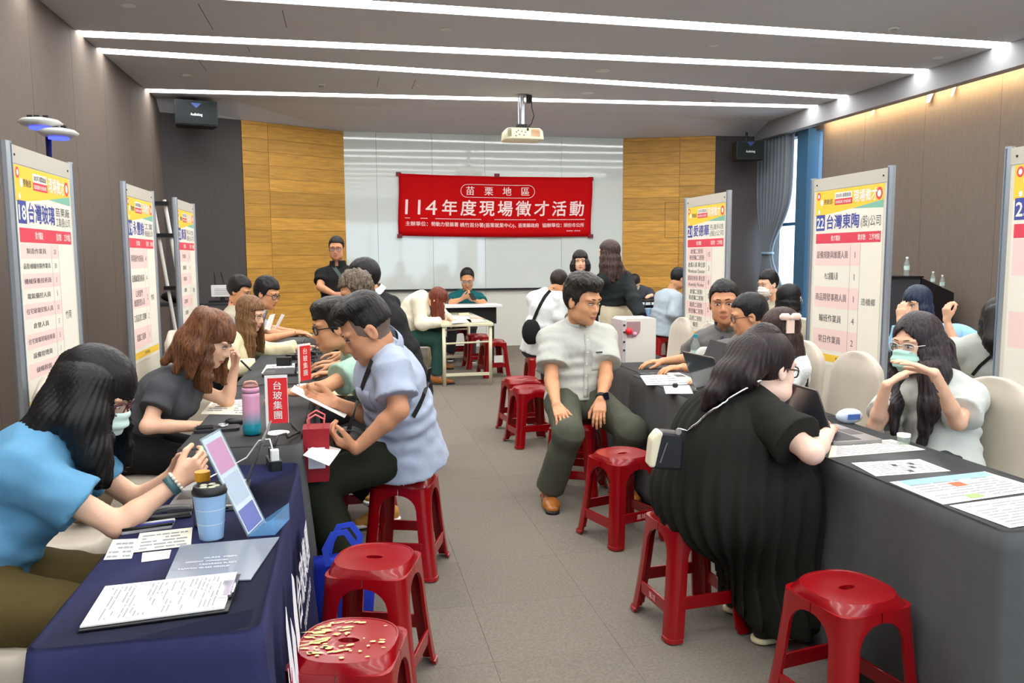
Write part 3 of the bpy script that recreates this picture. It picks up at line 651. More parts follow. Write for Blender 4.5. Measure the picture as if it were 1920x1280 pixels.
MB().box((-.11, -.1, .07), (.09, .1, .085)).box((-.075, -.05, .085), (.06, .05, .13)).build('mount_plate', M_black, t); MB().tube([(0, 0, .13), (0, 0, .53)], .03, 12).build('mount_pole', M_metal, t); MB().tube([(-.05, 0, .1), (-.05, 0, .53)], .008).build('mount_rod', M_metal, t); MB().lathe([(.09, .525), (.09, .532)], n=20).build('ceiling_plate', M_metal, t)
MB().tube([(.13, 0, .52), (.135, 0, .36), (.16, -.02, .25), (.12, -.03, .14), (.05, -.06, .075)], .008).build('cable', M_black, t, True); MB().box((.05, -.04, .42), (.12, .04, .52)).build('adapter', M_black, t)
def wall_speaker(c, rz, label, w=.5, h=.36):
    t = thing('wall_speaker', label, 'speaker', c, rz)
    MB().prism([(-w/2, -.14), (w/2, -.14), (w/2*.86, .16), (-w/2*.86, .16)], -h/2, h/2).build('cabinet', mat('speaker_black', (26, 30, 30), .6), t, bevel=.008)
    MB().box((-w/2+.02, -.15, -h/2+.02), (w/2-.02, -.139, h/2-.02)).build('grille', mat('speaker_grille', (18, 26, 30), .7, bump=.5, bs=900), t)
    mb = MB(); letter(mb, 'Audioking', 0, -.02, .05, lambda x, y: (x, -.1512, y), width=.15, bold=.02); mb.build('logo_lettering', mat('logo_white', (226, 226, 226), .5), t)
    MB().add([(-.07, -.1512, .13), (.07, -.1512, .13), (0, -.1512, .06)], [(0, 2, 1)]).build('logo_triangle', mat('logo_blue', (34, 62, 120), .5), t)
    MB().tube([(0, .05, h/2), (0, .05, h/2+.16)], .02).build('bracket', M_black, t)
wall_speaker((-1.98, 11.93, 3.50-.02), math.radians(14), 'black loudspeaker hung at the left back corner', .55, .34)
wall_speaker((6.48, 12.3, 3.21), math.radians(-8), 'black loudspeaker hung at the right beside the curtain', .46, .30)

# ---- lamp with two white saucers on a pole
t = thing('saucer_lamp', 'pole-mounted pair of white saucers with blue glowing rims behind board 18', 'lamp', (-1.82, 5.62, 0))
MB().tube([(0, 0, .02), (0, .02, 2.3)], [.022, .018], 10).build('pole', M_black, t, True); MB().lathe([(.16, 0), (.16, .015), (.04, .03)], n=24).build('base', M_black, t, True)
for dx, dz, r in ((-.035, .115+2.24, .128), (.065, .055+2.24, .118)):
    s_ = MB().lathe([(r*.3, .03), (r*.8, .018), (r, .0), (r*.8, -.018), (r*.45, -.03)], n=28).build('saucer', mat('saucer_white', (214, 214, 210), .35), t, True, loc=(dx, 0, dz))
    MB().lathe([(r*.5, -.040), (r*.5, -.030)], n=24).build('glow_ring', emis('blue_glow', (60, 70, 255), 2.2), s_)
    for q in (-.06, -.02, .03): MB().box((q-.012, -.01, .02), (q+.018, .02, .045)).build('fitting', M_black, s_)

# ---- leaning white rack, router
t = thing('folded_rack', 'white folded metal rack with black joints leaning at the left wall', 'rack', (-1.86, 9.0, 0))
for k, dx in ((0, -.06), (1, .06)): MB().tube([(dx+.22, 0, 0), (dx-.05, .05, 2.12)], .018).build('rail', M_whitep, t)
for z in (.5, 1.2, 1.75, 2.08): MB().box((-.02+.22*(1-z/2.1)-.1, -.02, z-.02), (.1+.22*(1-z/2.1)-.04, .05, z+.02)).build('joint', M_black, t)
t = thing('seminar_table', 'dark seminar table with the white router at the left back corner', 'table', (-1.65, 10.2, 0))
MB().box((-.75, -.25, .95), (.55, .25, .98)).build('table_top', M_dark, t); [MB().box((x-.02, -.2, 0), (x+.02, .2, .95)).build('leg_frame', M_dark, t) for x in (-.65, .45)]
t = thing('wireless_router', 'white screen-faced router with two black antennas at the left back', 'router', (-1.47, 10.15, .98))
MB().rbox((-.125, -.02, .07), (.125, .02, .21), .01, axis=1).build('body', M_whitep, t); MB().box((-.15, -.08, 0), (.15, .08, .025)).build('dock', M_black, t); MB().box((-.03, -.01, .02), (.03, .01, .08)).build('stand', M_black, t)
for x, d in ((-.07, -.02), (.05, -.06)): MB().tube([(x, .03, .05), (x+d, .03, .36)], .007).build('antenna', M_black, t)
mb = MB(); [mb.box((-.09, -.0215, .10+k*.02), (.09-.03*(k % 2), -.0205, .105+k*.02)) for k in range(4)]; tag(mb.build('screen_text', M_inkl, t), kind='stuff')
tag(MB().sphere((0, 0, .06), .14, 16, (1.5, .8, .55)).build('cable_bag', M_black, loc=(-1.95, 10.1, 1.0), smooth=True), 'black bag beside the white router', 'bag')

# ---- lectern with bottles
t = thing('lectern', 'black wooden lectern with a sloped side by the right wall', 'lectern', (6.30, 8.2, 0))
MB().box((-.22, -.02, 0), (.24, .45, 1.24)).build('front_panel', mat('lectern_black_lit', (62, 62, 66), .5), t)  # lit front of the black lectern: the light is put into a greyer colour
MB().prism([(.24, 0), (.68, 0), (.68, 1.06), (.24, 1.24)], -.04, .5, axis=1).build('side_panel', mat('lectern_black', (26, 20, 26), .4), t)
MB().box((-.24, -.05, 1.24), (.26, .48, 1.262)).build('top_board', MATS['lectern_black'], t, bevel=.004)
M_bottle = glassy('bottle_clear', (226, 236, 232), .22, .05)
def bottle(loc, label, s=1, m=None, capc=(236, 240, 238)):
    t = thing('water_bottle', label, 'bottle', loc, 0, 'water bottles')
    MB().lathe([(.028*s, 0), (.031*s, .01*s), (.031*s, .05*s), (.028*s, .09*s), (.031*s, .12*s), (.03*s, .15*s), (.014*s, .19*s), (.013*s, .205*s)], n=16).build('body', m or M_bottle, t, True)
    MB().lathe([(.0145*s, .2*s), (.0145*s, .222*s)], n=14).build('cap', mat('cap%d%d%d' % capc, capc, .5), t); MB().lathe([(.0316*s, .07*s), (.0316*s, .12*s)], n=16, cap=False).build('label', mat('bottle_label', (190, 216, 206), .5), t)
bottle((6.38, 8.22, 1.262), 'clear water bottle standing alone on the lectern top')
bottle((6.80, 8.3, 1.133), 'clear water bottle on the lectern slope, the left of two', .8); bottle((6.93, 8.3, 1.0795), 'clear water bottle on the lectern slope nearest its right edge', .85)
for i, (x, z) in enumerate(((6.57, 1.243), (6.65, 1.21), (6.73, 1.178), (6.87, 1.12))):
    tag(MB().sphere((0, 0, 0), .022, 8, (1.2, 1, .8)).build('tissue_ball', M_paper, loc=(x, 8.3, z-.008), smooth=True), ['crumpled tissue at the top of the lectern slope', 'second crumpled tissue down the lectern slope', 'crumpled tissue left of the two bottles on the lectern', 'crumpled tissue between the two bottles on the lectern'][i], 'tissue', 'tissues on the lectern')
# ================================================================== organic shapes: distance fields meshed by surface nets
F32 = np.float32
class SDF:
    def __init__(s): s.p = []
    def cone(s, a, b, ra, rb=None, side=None, cap=None, k=.02, sub=False):
        """tapered limb from a to b; ra, rb = radius or (side radius, depth radius)"""
        a = np.array(a, F32); b = np.array(b, F32)
        ra = (ra, ra) if np.isscalar(ra) else ra; rb = ra if rb is None else ((rb, rb) if np.isscalar(rb) else rb)
        ab = b-a; L = float(np.linalg.norm(ab)); w = ab/L if L > 1e-6 else np.array((0, 0, 1), F32)
        u = np.array(side if side is not None else ((1, 0, 0) if abs(w[0]) < .9 else (0, 1, 0)), F32); u = u-w*float(u@w); u /= np.linalg.norm(u); v = np.cross(w, u)
        ca = min(ra) if cap is None else cap; cb = min(rb) if cap is None else cap
        s.p.append((a, L, w, u, v, ra, rb, ca, cb, k, sub)); return s
    def ball(s, c, r, ax=None, k=.02, sub=False):
        """ellipsoid; r = radius or 3 radii along axes ax (rows: side, depth, up)"""
        r = (r, r, r) if np.isscalar(r) else r; ax = np.eye(3, dtype=F32) if ax is None else np.array(ax, F32)
        s.p.append((np.array(c, F32), 0.0, ax[2], ax[0], ax[1], (r[0], r[1]), (r[0], r[1]), r[2], r[2], k, sub)); return s
def _ev(pr, X):
    a, L, w, u, v, ra, rb, ca, cb, k, sub = pr
    P = X-a; pw = P@w
    if L > 1e-6:
        t = np.clip(pw/L, 0, 1); sx = pw-t*L; rx = ra[0]+(rb[0]-ra[0])*t; ry = ra[1]+(rb[1]-ra[1])*t; rc = ca+(cb-ca)*t
    else: sx = pw; rx, ry = F32(ra[0]), F32(ra[1]); rc = F32(ca)
    if ca == 0:                                           # flat ends
        q = np.sqrt((P@u/rx)**2+(P@v/ry)**2)
        return np.maximum((q-1)*np.minimum(rx, ry), np.abs(pw-L/2)-L/2)
    q = np.sqrt((P@u/rx)**2+(P@v/ry)**2+(sx/rc)**2)
    mr = np.minimum(np.minimum(rx, ry), rc)
    return (q-1)*mr
def _smin(a, b, k):
    h = np.maximum(k-np.abs(a-b), 0)/k
    return np.minimum(a, b)-h*h*(k*.25)
def noise3(X, f, seed=0):
    """cheap smooth noise about -1..1"""
    r = np.random.RandomState(seed+11); o = 0
    for i in range(4):
        d = r.normal(size=3); d /= np.linalg.norm(d); e = r.normal(size=3); e /= np.linalg.norm(e)
        o = o+np.sin(X@(d*f).astype(F32)+r.uniform(0, 6))*np.sin(X@(e*f*.73).astype(F32)+r.uniform(0, 6))
    return o*.5
def sdf_mesh(sd, h, post=None, mask=None, pad=.0):
    """returns (V, quads). post(X, d) edits the field; mask(X) keeps cells"""
    pr = sd.p; lo = np.full(3, 1e9); hi = -lo
    for q in pr:
        if q[10]: continue
        R = max(*q[5], *q[6], q[7], q[8])+q[9]*.3+pad
        for e in (q[0], q[0]+q[2]*q[1]): lo = np.minimum(lo, e-R); hi = np.maximum(hi, e+R)
    lo -= 2*h; hi += 2*h; B = 8; bs = B*h; nb = np.ceil((hi-lo)/bs).astype(int)+1
    gi = np.stack(np.meshgrid(*[np.arange(n) for n in nb], indexing='ij'), -1).reshape(-1, 3)
    cen = (lo+(gi+.5)*bs).astype(F32); Rb = bs*.8661
    D = np.stack([_ev(q, cen) for q in pr]); un = np.array([not q[10] for q in pr]); kk = np.array([q[9] for q in pr])
    dm = D[un].min(0); keep = np.abs(dm) < Rb+max(kk)*.6+pad+.004
    for i, q in enumerate(pr):
        if q[10]: keep |= (np.abs(D[i]) < Rb+.02) & (dm < Rb+.05)
    gi = gi[keep]; D = D[:, keep]; dm = dm[keep]
    if not len(gi): return np.zeros((0, 3), F32), np.zeros((0, 4), np.int32)
    n1 = B+1; loc = np.stack(np.meshgrid(*[np.arange(n1)]*3, indexing='ij'), -1).reshape(-1, 3)
    G = gi[:, None, :]*B+loc[None]                        # global grid indices
    X = (lo+G*h).astype(F32); N = len(gi)
    d = np.full((N, n1**3), 9.0, F32)
    for i, q in enumerate(pr):
        if q[10]: continue
        r = D[i]-2*Rb-q[9] < np.maximum(dm, -9)+.0
        r = (D[i]-Rb) < (dm+Rb+q[9]+.01)
        if r.any():
            di = _ev(q, X[r].reshape(-1, 3)).reshape(-1, n1**3); cur = d[r]
            d[r] = np.where(cur > 8, di, _smin(cur, di, q[9]))
    for i, q in enumerate(pr):
        if not q[10]: continue
        r = np.abs(D[i]) < Rb*2+.05
        if r.any():
            di = _ev(q, X[r].reshape(-1, 3)).reshape(-1, n1**3); d[r] = -_smin(-d[r], di, q[9])
    if post is not None: d = post(X.reshape(-1, 3), d.ravel()).reshape(N, -1).astype(F32)
    d = d.reshape(N, n1, n1, n1); s = d < 0
    dims = (nb*B+2).astype(np.int64)
    def key(g): return (g[..., 0]*dims[1]+g[..., 1])*dims[2]+g[..., 2]
    c8 = [s[:, i:i+B, j:j+B, k:k+B] for i in (0, 1) for j in (0, 1) for k in (0, 1)]
    tot = sum(c.astype(np.int8) for c in c8); act = (tot > 0) & (tot < 8)
    bi, ci, cj, ck = np.nonzero(act)
    if not len(bi): return np.zeros((0, 3), F32), np.zeros((0, 4), np.int32)
    acc = np.zeros((len(bi), 3)); cnt = np.zeros(len(bi))
    offs = [(i, j, k) for i in (0, 1) for j in (0, 1) for k in (0, 1)]
    for a in range(8):
        for b in range(a+1, 8):
            oa, ob = offs[a], offs[b]
            if sum(abs(x-y) for x, y in zip(oa, ob)) != 1: continue
            da = d[bi, ci+oa[0], cj+oa[1], ck+oa[2]]; db = d[bi, ci+ob[0], cj+ob[1], ck+ob[2]]; m = (da < 0) != (db < 0)
            t = np.where(m, da/np.where(m, da-db, 1), 0)
            for ax in range(3): acc[:, ax] += np.where(m, oa[ax]+(ob[ax]-oa[ax])*t, 0)
            cnt += m
    cg = gi[bi]*B+np.stack([ci, cj, ck], -1); V = lo+(cg+acc/cnt[:, None])*h
    kf = key(cg.astype(np.int64)); ok = np.ones(len(kf), bool)
    if mask is not None: ok = mask(V.astype(F32))
    o = np.argsort(kf); ks = kf[o]
    def find(g):
        q = key(g); p = np.searchsorted(ks, q); p = np.minimum(p, len(ks)-1); return np.where(ks[p] == q, o[p], -1)
    Fs = []
    for ax in range(3):
        e = [0, 0, 0]; e[ax] = 1; s0 = s[:, :B, :B, :B]; s1 = s[:, e[0]:e[0]+B, e[1]:e[1]+B, e[2]:e[2]+B]
        bb, i, j, k = np.nonzero(s0 != s1)
        if not len(bb): continue
        g = gi[bb]*B+np.stack([i, j, k], -1); u = np.zeros(3, int); v = np.zeros(3, int); u[(ax+1) % 3] = 1; v[(ax+2) % 3] = 1
        q = np.stack([find(g), find(g-u), find(g-u-v), find(g-v)], -1); flip = ~s0[bb, i, j, k]
        q[flip] = q[flip][:, ::-1]; q = q[(q >= 0).all(1)]; Fs.append(q)
    Fq = np.concatenate(Fs) if Fs else np.zeros((0, 4), int)
    Fq = Fq[ok[Fq].all(1)]
    us, inv = np.unique(Fq, return_inverse=True)
    return V[us].astype(F32), inv.reshape(-1, 4).astype(np.int32)
def joinvf(parts):
    Vs, Fs, n = [], [], 0
    for V, Fq in parts:
        if len(V): Vs.append(V); Fs.append(Fq+n); n += len(V)
    return np.concatenate(Vs), np.concatenate(Fs)
# ================================================================== people
A3 = lambda *a: np.array(a, F32)
def nrm(v): v = np.array(v, float); return v/max(1e-9, np.linalg.norm(v))
def fwd(a): return np.array((math.cos(a), math.sin(a), 0.))
def rgt(a): return np.array((math.sin(a), -math.cos(a), 0.))
UP = np.array((0, 0, 1.))
def head_axes(yaw, pitch, roll):
    f0, r0 = fwd(yaw), rgt(yaw); f = math.cos(pitch)*f0-math.sin(pitch)*UP; u = math.sin(pitch)*f0+math.cos(pitch)*UP
    return math.cos(roll)*r0-math.sin(roll)*u, f, math.cos(roll)*u+math.sin(roll)*r0
def ik(s, w, l1, l2, pole):
    s, w = np.array(s, float), np.array(w, float); v = w-s; d = np.linalg.norm(v)
    if d > .995*(l1+l2): q = d/(.995*(l1+l2)); l1 *= q; l2 *= q
    n = v/d; a = (l1*l1-l2*l2+d*d)/(2*d); h = math.sqrt(max(0, l1*l1-a*a)); p = np.array(pole, float); p = p-n*(p@n); p = nrm(p)
    return s+n*a+p*h
def skinmat(tone):
    return mat('skin_%d_%d_%d' % tone, tone, .5, var=.05, vs=20, bump=.04, bs=300, sss=.12, spec=.35)
M_lip = mat('lips', (188, 110, 100), .45); M_eye = mat('eye_white', (232, 228, 224), .2); M_iris = mat('iris', (34, 24, 22), .1)
M_stub = mat('stubble', (108, 90, 80), .7, var=.1, vs=200)
def hairmat(c, hi=None):
    n = 'hair_%d_%d_%d' % c
    return mat(n, hi or tuple(min(255, int(x*1.25+4)) for x in c), .45, var=.3, vs=1.0, st=(120, 120, 8), rgb2=c, bump=.15, bs=1.0, spec=.28, detail=2)
def headT(c, ax, s):
    r, f, u = ax
    return lambda x, y, z: np.array(c)+s*(x*r+y*f+z*u)
def head_prims(sd, c, ax, s, fem):
    T = headT(c, ax, s); axm = np.array(ax); b = lambda p, r, k=.02, sub=False: sd.ball(T(*p), tuple(s*x for x in r), axm, k*s, sub)
    b((0, -.012, .033), (.0775, .097, .088)); b((0, .018, -.02), (.066 if not fem else .063, .066, .082), .03)
    b((0, .040, -.062), (.048 if not fem else .043, .045, .048), .03); b((0, .064, -.098), (.024 if not fem else .02, .022, .02), .03)
    for q in (-1, 1):
        b((q*.038, .050, -.030), (.026, .03, .028), .02); b((q*.045, .025, -.075), (.02, .035, .022), .025); b((q*.029, .076, .026), (.026, .014, .010), .015)
        sd.ball(T(q*.079, -.006, -.008), (s*.010, s*.019, s*.032), axm, .006*s); sd.ball(T(q*.086, .000, -.004), (s*.005, s*.009, s*.016), axm, .006*s, True)
    sd.cone(T(0, .083, .008), T(0, .101, -.032), .008*s, .0115*s, side=ax[0], k=.012*s)
    for q in (-1, 1): b((q*.011, .092, -.036), (.009, .011, .008), .008)
    b((0, .078, -.052), (.024, .018, .016), .014)
    b((0, .0905, -.064), (.019, .009, .005), .005); b((0, .089, -.0745), (.016, .009, .006), .005)
    for q in (-1, 1):
        b((q*.031, .097, .002), (.020, .016, .010), .012, True)
        b((q*.031, .0735, .002), (.0185, .016, .0145), .006)
def face_parts(par, c, ax, s, base, look=(0, 0), brow=(26, 22, 22), lids=.35, thin=1):
    """eyes and brows; lids 0 open .. 1 shut"""
    T = headT(c, ax, s); r, f, u = [np.array(a) for a in ax]
    for q in (-1, 1):
        e = MB(); C = T(q*.0315, .0785, .0015)
        R = .0122*s; hgt = max(.12, .62*(1-lids))
        n = 14; rings = []
        for j in range(7):                                  # shallow almond lens bulging forward
            k = j/6; rr = math.cos(k*PI/2); bulge = math.sin(k*PI/2)
            rings.append([C+R*1.25*rr*math.cos(2*PI*i/n)*r+R*hgt*rr*math.sin(2*PI*i/n)*u+f*R*.95*bulge-base for i in range(n)])
        e.loft(rings); e.build('eye', M_eye, par, True)
        e = MB(); D = C+r*look[0]*.004*s+f*(R*.97)-u*.001*s
        e.loft([[D+R*.48*w_*math.cos(2*PI*i/n)*r+min(R*.48, R*hgt*.85)*w_*math.sin(2*PI*i/n)*u+f*R*.06*(1-w_)-base for i in range(n)] for w_ in (1, .6, .05)]); e.build('iris', M_iris, par, True)
        e = MB(); pts = [T(q*x, y, z)-base for x, y, z in ((.013, .0895, .005), (.022, .0905, .0085), (.032, .089, .0092), (.042, .0835, .0075), (.049, .077, .003))]
        e.tube(pts, [.0012*s, .002*s, .0022*s, .002*s, .001*s], 5); e.build('eyelash_line', mat('lash', (30, 22, 22), .7), par, True)
        e = MB(); pts = [T(q*x, y, z)-base for x, y, z in ((.011, .0925, .0265), (.022, .0935, .0285), (.034, .0905, .0298), (.046, .0815, .0272), (.054, .072, .0225))]
        rings = []
        for i, p in enumerate(pts): w_ = (.0022, .0030, .0030, .0024, .0008)[i]*s*thin; rings.append([p+u*w_*math.sin(2*PI*k/6)+f*.0018*s*math.cos(2*PI*k/6) for k in range(6)])
        e.loft(rings); e.build('eyebrow', mat('brow_%d' % brow[0], brow, .8), par, True)
def hand_prims(sd, w, d, pn, side, s, curl=.35, spread=.0, thumb=.0, curls=None):
    d = nrm(d); pn = np.array(pn, float); pn = nrm(pn-d*(pn@d)); l = np.cross(d, pn)*(1 if side > 0 else -1); w = np.array(w, float)
    sd.cone(w+.005*d*s, w+.075*d*s, (.027*s, .016*s), (.038*s, .0125*s), side=l, k=.012*s)
    for i, (o, L, r) in enumerate(((.0275, .95, .0085), (.0095, 1.05, .0088), (-.0085, .98, .0083), (-.0255, .78, .0074))):
        c_ = curls[i] if curls else curl; p = w+(.083-.004*abs(i-1))*d*s+o*l*s; dd = nrm(d+l*o*spread*14)
        a = 0; lens = [.043*L*s, .027*L*s, .021*L*s]; R = [r*s, r*.94*s, r*.86*s, r*.74*s]
        sd.cone(w+.05*d*s+o*.8*l*s, p, .011*s, R[0], k=.006*s)
        for j in range(3):
            a += c_*(.75, 1.0, .7)[j]; q = p+lens[j]*(math.cos(a)*dd+math.sin(a)*pn); sd.cone(p, q, R[j], R[j+1], k=.004*s); p = q
    p0 = w+.02*d*s+.018*l*s+.004*pn*s; p1 = w+.052*d*s+(.040+.01*thumb)*l*s+.016*pn*s; p2 = p1+.033*s*nrm(.85*d+.35*l*(1+thumb)+.3*pn); p3 = p2+.026*s*nrm(d+.05*l+.35*pn)
    sd.cone(p0, p1, .016*s, .0125*s, k=.01*s); sd.cone(p1, p2, .0112*s, .0098*s, k=.005*s); sd.cone(p2, p3, .0096*s, .0078*s, k=.004*s)
    return p3

def hang_locks(sd, c, ax, s, a0, a1, n, length, r=(.022, .014), out=.012, z0=.02, drift=(0, 0, 0), back=0.0, curve=.0, ends=None, flat=.6):
    """locks of long hair: angle 0 = face side, pi = back of the head; fall with gravity"""
    T = headT(c, ax, s); rr, ff, uu = [np.array(x) for x in ax]; out0 = []
    for i in range(n):
        a = a0+(a1-a0)*i/max(1, n-1); sx, sy = math.sin(a), math.cos(a)
        p = T(sx*.070, -.010+sy*.080, z0); o = nrm(np.array((*(sx*rr+sy*ff)[:2], 0))); tang = np.cross(UP, o)
        L = length*(1 if ends is None else ends[i % len(ends)]); pts = [T(sx*.06, -.01+sy*.07, z0+.045), p]
        for k in (.22, .48, .74, 1.0): pts.append(p+o*out*math.sin(min(1, k*1.6)*PI/2)*2-UP*L*k+np.array(drift)*k*k+back*k*nrm(np.array((*(-ff)[:2], 0)))+tang*curve*math.sin(k*4+i))
        for j in range(len(pts)-1):
            k0, k1 = j/(len(pts)-1), (j+1)/(len(pts)-1); R0 = r[0]+(r[1]-r[0])*k0**2; R1 = r[0]+(r[1]-r[0])*k1**2
            sd.cone(pts[j], pts[j+1], (R0*1.25, R0*flat), (R1*1.25, R1*flat), side=tang, k=.016)
        out0.append(pts)
    return out0
def xlocks(sd, L):
    for pts, r0, r1 in L:
        n = len(pts)-1
        for j in range(n): sd.cone(pts[j], pts[j+1], r0+(r1-r0)*j/n, r0+(r1-r0)*(j+1)/n, k=.04)
def hair_mesh(c, ax, s, style, h):
    """style keys: top, side, front, nape, bang, locks(fn adding prims), curly"""
    c = np.array(c, F32); axm = np.array(ax, F32); T = headT(c, ax, s)
    sd = SDF(); tp = style.get('top', .018); si = style.get('side', .008)
    sd.ball(T(0, -.014, .036), (s*(.0775+si), s*(.098+si), s*(.087+tp)), axm, .02)
    if style.get('quiff'): sd.ball(T(0, .040, .102), (s*.062, s*.043, s*.028), axm, .03*s); sd.ball(T(.0, .0, .108), (s*.07, s*.07, s*.028), axm, .03*s)
    for bp in style.get('puffs', []): sd.ball(T(*bp[0]), tuple(s*x for x in bp[1]), axm, .02*s)
    nf = style.get('front', .062); nape = style.get('nape', -.075); burn = style.get('burn', -.012)
    xs = np.array([-.2, -.07, -.035, .0, .018, .040, .062, .085, .2]); zs = np.array([nape, nape, nape*.75, -.02, burn, max(burn+.035, min(nf-.02, .04)), nf-.006, nf, nf])
    cur = style.get('curly', 0 if style.get('locks') else .22); seed = style.get('seed', 0)
    cut = len(sd.p)
    sd2 = SDF()
    if style.get('locks'): style['locks'](sd2, c, ax, s)
    def post(X, d):
        q = (X-c)@axm.T/s; zmin = np.interp(q[:, 1]-.10*np.abs(q[:, 0])*(q[:, 1] > .03), xs, zs)
        zmin = zmin+(.006 if style.get('jag') else .0025)*np.sin(q[:, 0]*230+3*np.sin(q[:, 1]*90))+style.get('part', 0)*.10*np.exp(-(q[:, 0]/.03)**2)*0-style.get('swoop', 0)*np.abs(q[:, 0])*(q[:, 1] > .03)+(0 if style.get('locks') else .5)*np.maximum(0, np.abs(q[:, 0])-.028)*(q[:, 1] > .035)
        d = np.maximum(d, (zmin-q[:, 2])*s*.7)
        ang = np.arctan2(q[:, 0], q[:, 1]-.02)
        d = d-.0011*s*np.sin(ang*46+4*np.sin(q[:, 2]*22)+6*noise3(q, 18, seed+3))*(1-cur)-.0012*noise3(q, 45, seed)
        if cur: d = d-.007*cur*noise3(q, 150, seed)-.004*cur*noise3(q, 260, seed+1)
        return d
    parts = [sdf_mesh(sd, h, post, pad=.02)]
    if sd2.p:
        def post2(X, d):
            q = (X-c)@axm.T/s; ang = np.arctan2(q[:, 0], q[:, 1])
            return d-.0020*np.sin(ang*60+2*np.sin(X[:, 2]*9+ang*5))-.0012*noise3(X, 26, seed)
        parts.append(sdf_mesh(sd2, h, post2, pad=.01))
    return joinvf(parts)
def glasses(par, c, ax, s, base, m, w=.0022, shape=(.026, .0195), lens=None):
    T = headT(c, ax, s); r, f, u = ax
    g = MB().tube([T(-.008, .101, .006)-base, T(0, .103, .009)-base, T(.008, .101, .006)-base], w*s, 5).build('glasses_bridge', m, par, True)
    for q in (-1, 1):
        pts = [T(q*(.034)+shape[0]*math.cos(a)*(1 if abs(math.cos(a)) < .95 else 1), .099-.012*((q*.034+shape[0]*math.cos(a))/.06)**2, -.002+shape[1]*math.copysign(abs(math.sin(a))**.7, math.sin(a)))-base for a in [2*PI*i/22 for i in range(23)]]
        MB().tube(pts, w*s, 5).build('glasses_rim', m, par, True)
        MB().add(pts[:-1], [tuple(range(22))]).build('glasses_lens', glassy('lens', (240, 244, 246), .12), par)
        MB().tube([T(q*.059, .090, .004)-base, T(q*.074, .06, .006)-base, T(q*.084, .0, .004)-base, T(q*.083, -.015, -.012)-base], w*s, 5).build('glasses_temple', m, par, True)
def mask_part(par, c, ax, s, base, m):
    T = headT(c, ax, s)
    def fn(u, v):
        x = (u-.5)*2; a = x*1.15; z = -.022-.085*v; wv = 1-.18*abs(v-.5)*2
        bul = .1195-.03*abs(v-.42)**1.3*1.2+.003*math.sin(v*PI*6)
        return T(.0735*wv*math.sin(a)/.91, bul-.062*(1-math.cos(a))/.59-(.012 if v > .8 else 0), z+.012*(1-abs(x))*(1-v)*1.2)-base
    o = MB().grid(fn, 16, 16).build('face_mask', m, par, True, thick=.002)
    for q in (-1, 1):
        MB().tube([T(q*.07, .05, -.03)-base, T(q*.083, .02, .0)-base, T(q*.086, -.02, .008)-base, T(q*.084, -.022, -.02)-base, T(q*.072, .04, -.09)-base], .0012, 5).build('mask_loop', M_whitep, par, True)

